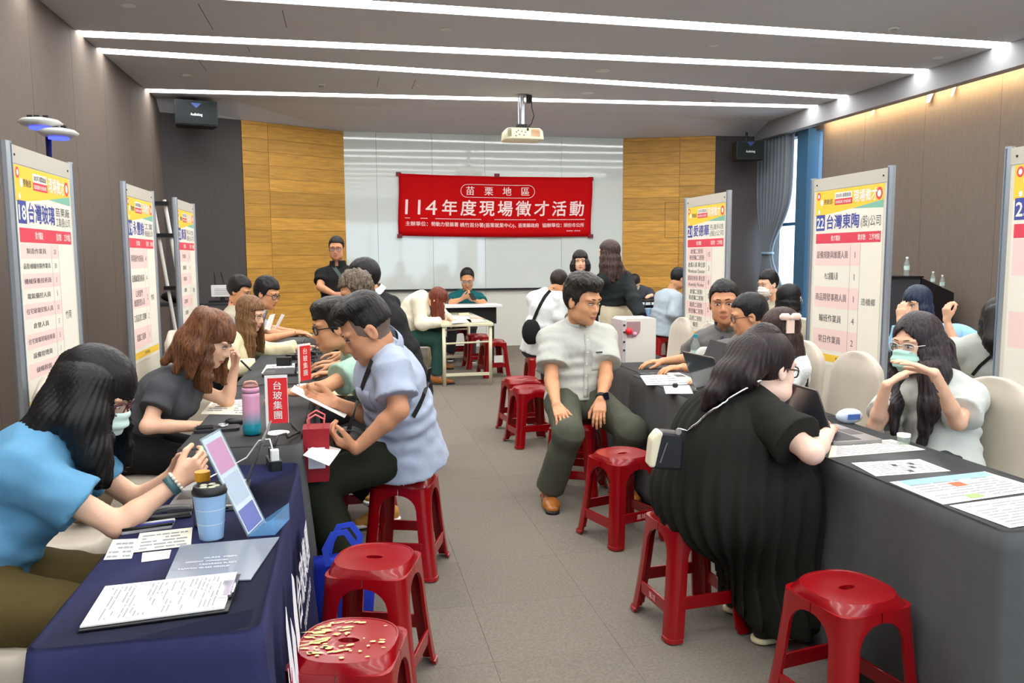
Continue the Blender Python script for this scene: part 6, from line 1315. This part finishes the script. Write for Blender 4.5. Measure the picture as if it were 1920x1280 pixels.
# power strip, plug, cables
p = WZ(514, 876, NT); t = thing('power_strip', 'black power strip with a white charger at the table end', 'power strip', p, D(12)); MB().rbox((-.022, -.06, 0), (.022, .06, .035), .008).build('body', M_black, t); MB().rbox((-.014, -.045, .035), (.014, -.012, .072), .004).build('charger', M_whitep, t); MB().box((-.014, .01, .035), (.014, .04, .07)).build('plug', M_black, t)
def cable(label, pts, r, m): o = MB().tube(pts, r, 6).build('cable', m, smooth=True); tag(o, label, 'cable', 'cables on the left tables'); return o
cable('white charging cable looping from the power strip', [p+Vector((0, -.03, .072)), p+Vector((-.01, -.02, .11)), p+Vector((-.05, .01, .10)), p+Vector((-.10, .05, .03)), p+Vector((-.15, .03, .008)), p+Vector((-.2, -.1, .006)), p+Vector((-.23, -.22, .006))], .0028, M_whitep)
cable('black cable rising beside the red sign', [p+Vector((0, .03, .07)), p+Vector((.01, .07, .10)), p+Vector((.03, .2, .08)), p+Vector((.02, .4, .02)), p+Vector((.06, .55, .01)), p+Vector((.01, .75, .01))], .005, M_black)
cable('black cable coiled by the keyboard', [(-.30+.05*math.cos(a)*(1+a*.04), 5.95+.12*math.sin(a)*(1+a*.03), NT+.008+.004*a) for a in [i*.5 for i in range(34)]], .0045, M_black)
cable('black cable loop standing near the far left laptop', [(-.27+.06*math.cos(a), 6.45+.10*math.sin(a*1.3), NT+.01+.07*abs(math.sin(a*.8))) for a in [i*.4 for i in range(24)]], .0045, M_black)
for i, (x, y, s_) in enumerate(((-.32, 5.75, .05), (-.40, 6.2, .06), (-.28, 6.25, .045), (-.45, 5.85, .05))):
    o = MB().rbox((-s_, -s_*.7, 0), (s_, s_*.7, .03+.01*i), .012).build('adapter', M_black, loc=(x, y, NT), rot=(0, 0, i)); tag(o, ['black power adapter beside the coiled cable', 'flat black power brick beyond the coiled cable', 'small black adapter at the aisle edge of the left table', 'square black adapter near the cream sleeve'][i], 'adapter', 'adapters on the left tables')
# flask, red signs
p = WZ(473, 814, NT); t = thing('flask', 'pink and teal gradient steel flask on the grey left table', 'flask', p)
g = bpy.data.materials.new('flask_gradient'); g.use_nodes = True; nt_ = g.node_tree; b_ = nt_.nodes['Principled BSDF']; b_.inputs['Roughness'].default_value = .25; b_.inputs['Coat Weight'].default_value = .4
tc_ = nt_.nodes.new('ShaderNodeTexCoord'); sx_ = nt_.nodes.new('ShaderNodeSeparateXYZ'); rp = nt_.nodes.new('ShaderNodeValToRGB'); nt_.links.new(tc_.outputs['Generated'], sx_.inputs[0]); nt_.links.new(sx_.outputs[2], rp.inputs[0]); nt_.links.new(rp.outputs[0], b_.inputs['Base Color'])
rp.color_ramp.elements[0].position = .25; rp.color_ramp.elements[0].color = lin((24, 142, 158)); rp.color_ramp.elements[1].position = .62; rp.color_ramp.elements[1].color = lin((222, 160, 190))
MB().lathe([(.030, 0), (.0385, .006), (.0395, .03), (.037, .045), (.037, .165), (.037, .178), (.034, .182)], n=30).build('body', g, t, True); MB().lathe([(.036, .184), (.036, .202), (.033, .206)], n=30).build('neck_ring', mat('flask_pink', (222, 160, 188), .3), t, True); MB().lathe([(.033, .206), (.033, .214), (.026, .217)], n=24).build('lid', mat('flask_lid', (150, 96, 96), .3), t, True)
MB().tube([(-.028, 0, .215), (-.02, 0, .228), (0, 0, .231), (.02, 0, .228), (.028, 0, .215)], .006).build('carry_loop', mat('flask_loop', (206, 160, 140), .3), t, True)
def red_sign(p, rz, label, w=.095, h=.21, lift=.045):
    t = thing('table_sign', label, 'sign', p, D(rz)); MB().lathe([(.05, 0), (.05, .004), (.042, .006)], n=24).build('foot_disc', M_whitep, t, True); MB().tube([(-w/2+.004, 0, .004), (-w/2+.004, 0, lift+.05)], .004).build('stem', M_whitep, t)
    MB().box((-w/2, -.003, lift), (w/2, .003, lift+h)).build('card', M_whitep, t); MB().box((-w/2+.012, -.0042, lift+.0), (w/2-.002, -.0032, lift+h-.012)).build('red_face', mat('sign_red', (222, 40, 44), .6), t)
    mb = MB(); [letter(mb, ch, .004, lift+h-.045-k*.043, .040, lambda x, y: (x, -.0050, y), bold=.01) for k, ch in enumerate('台玻集團')]; mb.build('lettering', M_whitep, t)
red_sign(WZ(521, 812, NT)+Vector((.0, 0, 0)), 4, 'red table sign with vertical white lettering beside the flask'); red_sign(WZ(572, 722, NT), 48, 'farther red table sign by the mint T-shirt', .10, .22, .03)
# papers on the grey left tables
sheet_px('printed_sheet', 'cream sheets spread behind the flask', ((376, 776), (462, 778), (470, 748), (398, 752)), NT, M_cream, lines=6); sheet_px('printed_sheet', 'white sheet under the second red sign', ((490, 700), (560, 700), (566, 680), (500, 684)), NT, M_paper, lines=4)
sheet_px('folder', 'pale yellow folder in front of the man in mint', ((560, 738), (660, 742), (690, 728), (600, 722)), NT, mat('folder_yellow', (236, 230, 190), .7), 'folder')
p = WZ(405, 806, NT); t = thing('tray', 'dark tray of keys and a phone at the table corner', 'tray', p, D(8)); MB().rbox((-.09, -.05, 0), (.1, .05, .012), .02).build('tray_plate', M_dark, t); [MB().tube([(.03+.022*math.cos(a), .01+.022*math.sin(a), .016+.004*k) for a in [i*.45 for i in range(15)]], .003).build('key_ring', M_chrome, t, True) for k in range(2)]; MB().rbox((-.08, -.03, .012), (-.01, .03, .02), .006).build('phone', M_black, t)
t = thing('computer_mouse', 'black computer mouse beneath the auburn-haired woman\'s hand', 'mouse', WZ(440, 795, NT)); MB().sphere((0, 0, .012), .03, 12, (1.5, .95, .6)).build('shell', M_black, t, True)
# red bag hanging at the aisle side of the grey left table
t = thing('gift_bag', 'red gift bag hanging between the two left tables', 'bag', (-.145, 3.50, -.0)); MB().loft([[(x*k, y, z) for x, y in ((-.05, -.06), (.05, -.06), (.05, .06), (-.05, .06))] for k, z in ((.9, .55), (1, .56), (1.1, .76), (1.12, .78))]).build('bag_body', mat('gift_red', (150, 14, 28), .5), t)
for y in (-.05, .05): MB().tube([(-.03, y, .77), (-.035, y, .82), (0, y, .84), (.035, y, .82), (.03, y, .77)], .004).build('handle', mat('handle_pink', (240, 120, 120), .5), t, True)
MB().box((-.035, -.066, .61), (.035, -.061, .70)).build('printed_block', MATS['print_white'], t)
# sheets held in hands
def held(name, label, pts, m, cat='paper'):
    c = [Vector(p) for p in pts]; o = sum(c, Vector())/4; n = (c[1]-c[0]).cross(c[3]-c[0]).normalized()*.001; t = thing(name, label, cat, o)
    MB().add([p-o-n for p in c]+[p-o+n for p in c], [(3, 2, 1, 0), (4, 5, 6, 7), (0, 1, 5, 4), (1, 2, 6, 5), (2, 3, 7, 6), (3, 0, 4, 7)]).build('sheet', m, t); return t
held('held_sheet', 'white sheet in the right hand of the man in light blue', (W(544, 732, 3.70), W(552, 722, 3.92), W(655, 772, 3.90), W(646, 783, 3.66)), M_paper); held('held_card', 'white folded card in the left hand of the man in light blue', (W(568, 853, 3.34), W(617, 873, 3.30), W(640, 842, 3.46), W(594, 830, 3.50)), M_paper)
held('held_sheet', 'upright white sheet held by the young man with glasses, the left one', (W(496, 616, 7.2), W(506, 620, 7.25), W(516, 588, 7.3), W(506, 590, 7.25)), M_paper); held('held_sheet', 'upright white sheet held by the young man with glasses, the right one', (W(514, 617, 7.35), W(522, 612, 7.4), W(534, 590, 7.45), W(528, 588, 7.4)), M_paper)
def cast(bv, px, Y, off=.006):
    """points on a garment seen at photo positions; depth Y where the garment is missed"""
    P_, N_ = [], []
    for x, y in px:
        d = (AF+AR*((x-960)/FPX)+AU*((640-y)/FPX)).normalized(); h = bv.ray_cast(Vector((0, 0, CAM_H)), d, 30)
        if h[0] is not None: n = h[1] if h[1].dot(d) < 0 else -h[1]; P_.append(h[0]+n*off); N_.append(n)
        else: P_.append(W(x, y, Y)); N_.append(-d)
    return P_, N_
def cast_strap(o, px, Y, w, m, parent, base, name='strap', th=.004):
    P_, N_ = cast(surf(o), px, Y); n = sum(N_, Vector()).normalized(); return strap(name, [p-Vector(base) for p in P_], w, th, m, parent, None, [n]*len(P_))
# ---- L7's waist bag and strap
t = thing('waist_bag', 'dark grey waist bag at the lap of the man in light blue', 'bag', W(655, 822, 3.55)); MB().sphere((0, 0, 0), .07, 18, (1.05, .6, .8)).build('pouch', mat('bag_grey', (66, 66, 62), .7), t, True); MB().tube([(.06*math.cos(a), -.042-.006*math.cos(a*2), .035*math.sin(a)+.01) for a in [i*PI/10 for i in range(11)]], .003).build('zip', M_dark, t)
cast_strap(PPL['L7'], [(700, 676), (694, 690), (687, 708), (680, 728), (673, 748), (665, 770), (658, 792), (652, 812)], 3.52, .022, M_black, t, t.location)
cast_strap(PPL['L7'], [(806, 690), (800, 715), (793, 738), (784, 760), (774, 782)], 3.68, .022, M_black, t, t.location)
# ---- wrist things
def ring_on(o, i, f, r, name, m, th, w):
    sgn, sh, el, wr, a = o['arms'][i]; c = el+(wr-el)*f; d = nrm(wr-el); u = nrm(np.cross(d, UP)); v = np.cross(d, u)
    rings = [[Vector(c+d*x+(u*math.cos(k*PI/9)+v*math.sin(k*PI/9))*rr-o['base']) for k in range(18)] for x, rr in ((-w/2, r), (-w/2, r+th), (w/2, r+th), (w/2, r), (-w/2, r))]
    return MB().loft(rings, cap=False).build(name, m, o['par'], True), c, d
ring_on(PPL['L1'], 0, .93, .027, 'wristband', mat('band_teal', (70, 104, 110), .4), .004, .022)
sgn, sh, el, wr, a = PPL['L1']['arms'][0]; d_ = nrm(wr-el); u_ = nrm(np.cross(d_, UP)); v_ = np.cross(d_, u_)
for k in range(16): c_ = wr+d_*.002+(u_*math.cos(k*PI/8)+v_*math.sin(k*PI/8))*.031-PPL['L1']['base']; MB().sphere(tuple(c_), .0058, 8).build('bracelet_bead', mat('pearl', (226, 220, 206), .25), PPL['L1']['par'], True)
_, c_, d_ = ring_on(PPL['C6'], 1, .93, .031, 'watch_strap', M_black, .004, .022)
MB().rbox((-.019, -.022, -.006), (.019, .022, .006), .008).build('watch_case', mat('watch_face', (24, 24, 40), .1), PPL['C6']['par'], loc=Vector(c_-PPL['C6']['base'])+Vector((.02, -.028, .012)), rot=(D(75), D(0), D(30)))
# ---- C6 shirt details: placket, buttons, pocket
o = PPL['C6']; bv = surf(o); f_, r_ = o['sfp'], Vector(o['sr'])
line = [Vector(o['neck']*(1-k)+o['hip']*k) for k in np.linspace(.12, .98, 22)]
a, b = strip_on(bv, line, f_, .034, r_, .0035); B0 = Vector(o['base'])
MB().add([p-B0 for p in a]+[p-B0 for p in b], [(i, i+1, len(a)+i+1, len(a)+i) for i in range(len(a)-1)]).build('placket', F_gsh, o['par'], True, thick=.002)
for i in range(2, len(a), 4): MB().sphere(tuple((a[i]+b[i])/2-B0+Vector(f_)*.002), .0055, 8, (1, .6, 1)).build('button', M_whitep, o['par'], True)
pk = o['neck']*.62+o['hip']*.38-np.array(r_)*.085
rows = []
for k in range(6):
    row = []
    for j in range(6):
        h = on_front(bv, Vector(pk)+r_*(.05-.10*j/5)-Vector(o['spu'])*(.11*k/5), f_, off=.003)
        row.append(h-B0 if h is not None else None)
    rows.append(row)
if all(x is not None for r0 in rows for x in r0): MB().add([x for r0 in rows for x in r0], [(i*6+j, i*6+j+1, (i+1)*6+j+1, (i+1)*6+j) for i in range(5) for j in range(5)]).build('chest_pocket', F_gsh, o['par'], True, thick=.002); MB().tube([rows[0][1]+Vector((0, -.006, .004)), rows[0][3]+Vector((0, -.006, .004))], .004).build('pocket_pen', M_black, o['par'])
o = PPL['L7']; bv = surf(o); B0 = Vector(o['base']); f_ = nrm(o['sfp']-.6*o['sr']*0); left = -o['sr']; d7 = nrm(f_*.75+left*.65)
pk = o['neck']*.70+o['hip']*.30; rows = []
for k in range(5):
    row = [on_front(bv, Vector(pk)+Vector(nrm(np.cross(o['spu'], d7)))*(.05-.10*j/4)-Vector(o['spu'])*(.11*k/4), d7, off=.003) for j in range(5)]; rows.append(row)
if all(x is not None for r0 in rows for x in r0): MB().add([x-B0 for r0 in rows for x in r0], [(i*5+j, i*5+j+1, (i+1)*5+j+1, (i+1)*5+j) for i in range(4) for j in range(4)]).build('chest_pocket', F_lblue, o['par'], True, thick=.002)
o = PPL['R1']; B0 = Vector(o['base']); bv = surf(o); a, b = strip_on(bv, [Vector(o['neck']*(1-k)+o['hip']*k) for k in np.linspace(.12, .7, 10)], o['sfp'], .02, Vector(o['sr']), .006)
if len(a) > 2: MB().add([p-B0 for p in a]+[p-B0 for p in b], [(i, i+1, len(a)+i+1, len(a)+i) for i in range(len(a)-1)]).build('lanyard', mat('lanyard_navy', (40, 44, 80), .6), o['par'], True, thick=.002)
# ---- blue tote on the floor
t = thing('tote_bag', 'royal blue tote bag standing by the navy tablecloth', 'bag', (-.045, 3.24, 0), D(4)); M_tote = mat('tote_blue', (20, 44, 170), .6, var=.06, vs=6)
MB().loft([[(x*k+.006*math.sin(z*30+x*40), y*k2, z) for x, y in ((-.115, -.045), (-.04, -.055), (.04, -.055), (.115, -.045), (.115, .045), (.04, .055), (-.04, .055), (-.115, .045))] for k, k2, z in ((.92, 1, 0), (1, 1.1, .03), (1.02, 1, .14), (1, .8, .26), (.98, .7, .29))]).build('bag_body', M_tote, t, True)
for y, dx in ((-.045, -.01), (.045, .02)): strap('handle', [(-.06, y, .27), (-.062+dx, y, .34), (-.03+dx, y, .40), (.02+dx, y, .405), (.055+dx, y, .35), (.06, y, .27)], .026, .003, mat('tote_handle', (44, 76, 206), .6), t, None, [(0, 1, 0)]*6)
# ---- right table
t, q, th = sheet_px('printed_sheet', 'cream printed form beside the grey laptop on the right table', ((1553, 858), (1735, 843), (1672, 824), (1560, 830)), NT, M_cream, lines=8)
t, q, th = sheet_px('leaflet', 'white leaflet with small black photos on the right table', ((1642, 893), (1782, 883), (1724, 861), (1596, 868)), NT, M_paper, lines=7); [patch(t, q, th, u, v, u+.07, v+.16, M_ink) for u, v in ((.5, .1), (.62, .35), (.45, .55), (.7, .6))]
t, q, th = sheet_px('flyer', 'large flyer with a blue header and an orange seal on the right table', ((1768, 946), (1958, 918), (1846, 884), (1668, 904)), NT, M_paper, lines=9); patch(t, q, th, .08, .78, .98, .99, mat('flyer_blue', (140, 196, 232), .6)); patch(t, q, th, .42, .52, .55, .70, mat('seal_orange', (228, 96, 60), .6)); patch(t, q, th, .30, .05, .44, .2, mat('car_green', (150, 170, 110), .6))
t, q, th = sheet_px('flyer', 'nearest white flyer at the corner of the right table', ((1894, 990), (2060, 962), (1950, 925), (1780, 948)), NT, M_paper, lines=9); patch(t, q, th, .30, .05, .5, .2, M_inkl)
sheet_px('printed_sheet', 'stack of white papers under the far laptop', ((1212, 722), (1310, 720), (1290, 700), (1200, 704)), NT, M_paper, lines=4)
sheet_px('printed_sheet', 'small white note with the black clip beside the grey laptop', ((1248, 738), (1300, 738), (1292, 722), (1244, 724)), NT, M_paper)
t = thing('table_clip', 'small black clip on the white note', 'clip', WZ(1266, 726, NT+.002)); MB().sphere((0, 0, .012), .016, 10, (1.2, 1, .9)).build('grip', M_black, t, True)
t = thing('capsule_machine', 'white boxy desktop machine with a round-cornered window and red ball', 'machine', (2.02, 5.42, NT)); M_mach = mat('machine_white', (228, 224, 214), .5)
MB().rbox((-.075, 0, 0), (.155, .26, .315), .008, axis=1).build('housing', M_mach, t); win = [(-.068, .295), (.035, .295), (.035, .235), (.027, .21), (.005, .19), (-.025, .18), (-.068, .18)]
MB().prism(win, -.004, -.0005, axis=1).build('window_recess', mat('machine_inside', (196, 150, 140), .5), t); MB().prism([(x*.98-.001, z*.98+.004) for x, z in win], -.0075, -.006, axis=1).build('window_pane', glassy('machine_pane', (240, 232, 236), .15), t)
MB().sphere((-.055, -.012, .225), .026, 14).build('red_ball', mat('ball_red', (216, 30, 44), .3), t, True); MB().sphere((-.01, -.008, .205), .018, 10).build('pink_capsule', mat('caps_pink', (222, 160, 190), .3), t, True)
MB().box((-.10, -.005, 0), (-.075, .25, .305)).build('side_plate', mat('machine_side', (196, 192, 190), .4), t); [MB().lathe([(.008, 0), (.008, .006)], n=10).build('knob', M_dark, t, loc=(-.088, -.005, z), rot=(PI/2, 0, 0)) for z in (.27, .22, .15, .09)]
bottle((2.30, 5.02, NT), 'water bottle with teal cap in a bag behind the laptops', 1.05, None, (40, 150, 170)); t = thing('plastic_bag', 'white plastic bag with green print around the bottle', 'bag', (2.32, 4.93, NT)); MB().sphere((0, 0, .08), .075, 16, (.9, .5, 1.1)).build('bag_body', glassy('bag_film', (236, 242, 236), .55, .3), t, True); MB().box((-.025, -.042, .05), (.03, -.037, .11)).build('green_print', mat('p_green', (50, 150, 84), .6), t)
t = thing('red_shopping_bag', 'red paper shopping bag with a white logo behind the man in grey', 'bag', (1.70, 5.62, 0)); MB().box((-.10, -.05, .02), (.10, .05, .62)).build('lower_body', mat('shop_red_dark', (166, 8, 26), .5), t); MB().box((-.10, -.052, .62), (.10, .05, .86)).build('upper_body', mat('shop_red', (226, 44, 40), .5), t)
mb = MB(); letter(mb, 'e', -.03, .78, .10, lambda x, y: (x, -.054, y), bold=.02); letter(mb, 'Tcom', .03, .72, .06, lambda x, y: (x, -.054, y), bold=.02); mb.build('logo_lettering', MATS['print_white'], t)
t = thing('black_scarf', 'black cloth with white lettering hung over the table corner', 'cloth', (1.855, 4.88, NT))
def fn(u, v):
    if v < .12: return (-.012+.14*u*1.0, .02-.0+.06*(1-v/.12)*0-.005, .004)
    z = .004-.40*(v-.12)/.88; return (-.015+.16*u, -.072-.012*math.sin(u*14+v*4)-.01*v, z)
MB().grid(fn, 24, 24).build('cloth', mat('scarf_black', (26, 26, 28), .6, var=.6, vs=30, rgb2=(90, 90, 92)), t, True, thick=.004); mb = MB(); letter(mb, 'TU', .05, -.14, .055, lambda x, y: (x, -.092, y), bold=.02); mb.build('printed_lettering', MATS['print_white'], t)
t = thing('face_towel_pack', 'blue and white wipes pouch beside the mint-masked woman', 'pouch', WZ(1592, 792, NT)); MB().sphere((0, 0, .03), .06, 14, (1.1, .6, .6)).build('pouch', mat('wipes', (214, 224, 238), .4), t, True); MB().box((-.03, -.037, .02), (.03, -.034, .045)).build('blue_print', mat('wipes_blue', (70, 110, 180), .5), t)
t = thing('ink_jar', 'small glass jar with white lid before the mint-masked woman', 'jar', WZ(1694, 832, NT)); MB().lathe([(.024, 0), (.025, .03)], n=16).build('glass', M_bottle, t, True); MB().lathe([(.026, .03), (.026, .042)], n=16).build('lid', M_whitep, t)
# ---- handbags
def hbag(p, rz, label):
    t = thing('handbag', label, 'bag', p, D(rz)); MB().prism([(-.055, -.07), (.06, -.08), (.068, .03), (.05, .062), (-.02, .07), (-.05, .03)], -.035, .035, axis=1).build('body', mat('bag_leather', (26, 26, 30), .35), t, bevel=.012)
    MB().prism([(-.066, -.062), (-.04, -.065), (-.012, .066), (-.03, .072), (-.056, .04)], -.037, .037, axis=1).build('cream_panel', mat('bag_cream', (228, 220, 190), .5), t, bevel=.01); MB().tube([(-.025, -.038, -.045), (.0, -.038, .03)], .003).build('zip', M_metal, t); MB().lathe([(.012, 0), (.012, .004)], n=12).build('ring', M_chrome, t, loc=(.04, -.037, .07), rot=(PI/2, 0, 0)); return t
p = W(1246, 840, 2.72); t = hbag(p, -8, 'black and cream leather handbag hanging by a chain from the woman in black'); 
ch, _ = cast(surf(PPL['R6']), [(1414-132*k+6*math.sin(k*PI), 712+96*k-10*math.sin(k*PI)) for k in np.linspace(0, 1, 40)], 2.68, .011)
MB().tube([c_-p for c_ in ch]+[Vector((.045, -.02, .075))], .005, 6).build('chain_strap', M_chrome, t, True)
t = thing('shoulder_bag', 'black shoulder bag at the back of the visitor in the white striped shirt', 'bag', W(996, 622, 7.98)); MB().sphere((0, 0, 0), .125, 16, (.8, .55, 1.1)).build('pouch', F_black, t, True); cast_strap(PPL['C3'], [(1000, 602), (1007, 585), (1014, 570), (1022, 556), (1032, 545)], 8.0, .035, F_black, t, t.location)
t = thing('shoulder_bag', 'dark green shoulder bag strap and pouch of the standing man', 'bag', W(662, 545, 9.42)); MB().sphere((0, 0, -.05), .10, 14, (1.0, .5, .9)).build('pouch', F_dg, t, True); cast_strap(PPL['L8'], [(625, 499), (632, 509), (640, 520), (648, 531), (656, 541)], 9.4, .04, fab('strap_green', (74, 84, 80)), t, t.location)
cast_strap(PPL['R9'], [(1890, 640), (1872, 655), (1855, 670), (1838, 685), (1824, 702)], 4.16, .02, M_black, PPL['R9']['par'], PPL['R9']['base'], 'shoulder_strap')
t = thing('blue_bag', 'blue patterned bag hanging at the end of the far right table', 'bag', W(1215, 588, 10.68)); MB().rbox((-.10, -.06, -.22), (.10, .06, .08), .03, axis=1).build('bag_body', mat('bag_blue', (50, 120, 190), .5, var=.4, vs=14, rgb2=(190, 214, 236)), t); MB().tube([(-.05, 0, .08), (-.04, 0, .18), (.04, 0, .18), (.05, 0, .08)], .008).build('handle', M_black, t, True)
# ---- on the desks at the back
sheet_px('printed_sheet', 'white form the woman in ivory writes on', ((848, 606), (885, 604), (878, 592), (848, 594)), .746, M_paper); sheet_px('printed_sheet', 'pale pink notice under the desk glass', ((880, 604), (912, 603), (902, 598), (874, 598)), .746, mat('notice_pink', (236, 206, 190), .6)); sheet_px('printed_sheet', 'cream notice at the far end of the glass desk', ((862, 592), (882, 591), (878, 586), (860, 587)), .746, mat('notice_peach', (230, 200, 170), .6))
tag(MB().tube([W(836, 582, 9.36), W(846, 598, 9.40)], .005, 6).build('pen', M_whitep), 'white pen in the hand of the woman in ivory', 'pen'); tag(MB().tube([W(452, 676, 4.22), W(470, 694, 4.18)], .005, 6).build('pen', M_black), 'black pen near the chin of the auburn-haired woman', 'pen')
t = thing('phone', 'dark smartphone in the hands of the balding man', 'phone', W(886, 556, 11.42), 0); MB().rbox((-.035, -.07, -.005), (.035, .07, .005), .01).build('case', M_black, t, rot=(D(40), 0, D(20)))
tag(MB().rbox((-.16, -.1, 0), (.16, .1, .03), .02).build('laptop_sleeve', M_black, loc=(4.2, 10.85, .856)), 'black laptop sleeve before the man in the dark jacket', 'sleeve')
t = thing('backpack', 'brown backpack on the chair behind the woman in blue', 'bag', (-1.02, 3.30, .635)); MB().sphere((0, 0, 0), .165, 16, (.7, .62, .95)).build('bag_body', mat('pack_brown', (126, 108, 84), .8), t, True); MB().box((-.05, -.10, -.09), (.05, -.07, -.01)).build('front_pocket', mat('pack_dark', (104, 88, 68), .8), t, bevel=.01); MB().tube([(-.03, 0, .13), (0, 0, .17), (.03, 0, .13)], .008).build('grab_handle', M_dark, t, True)
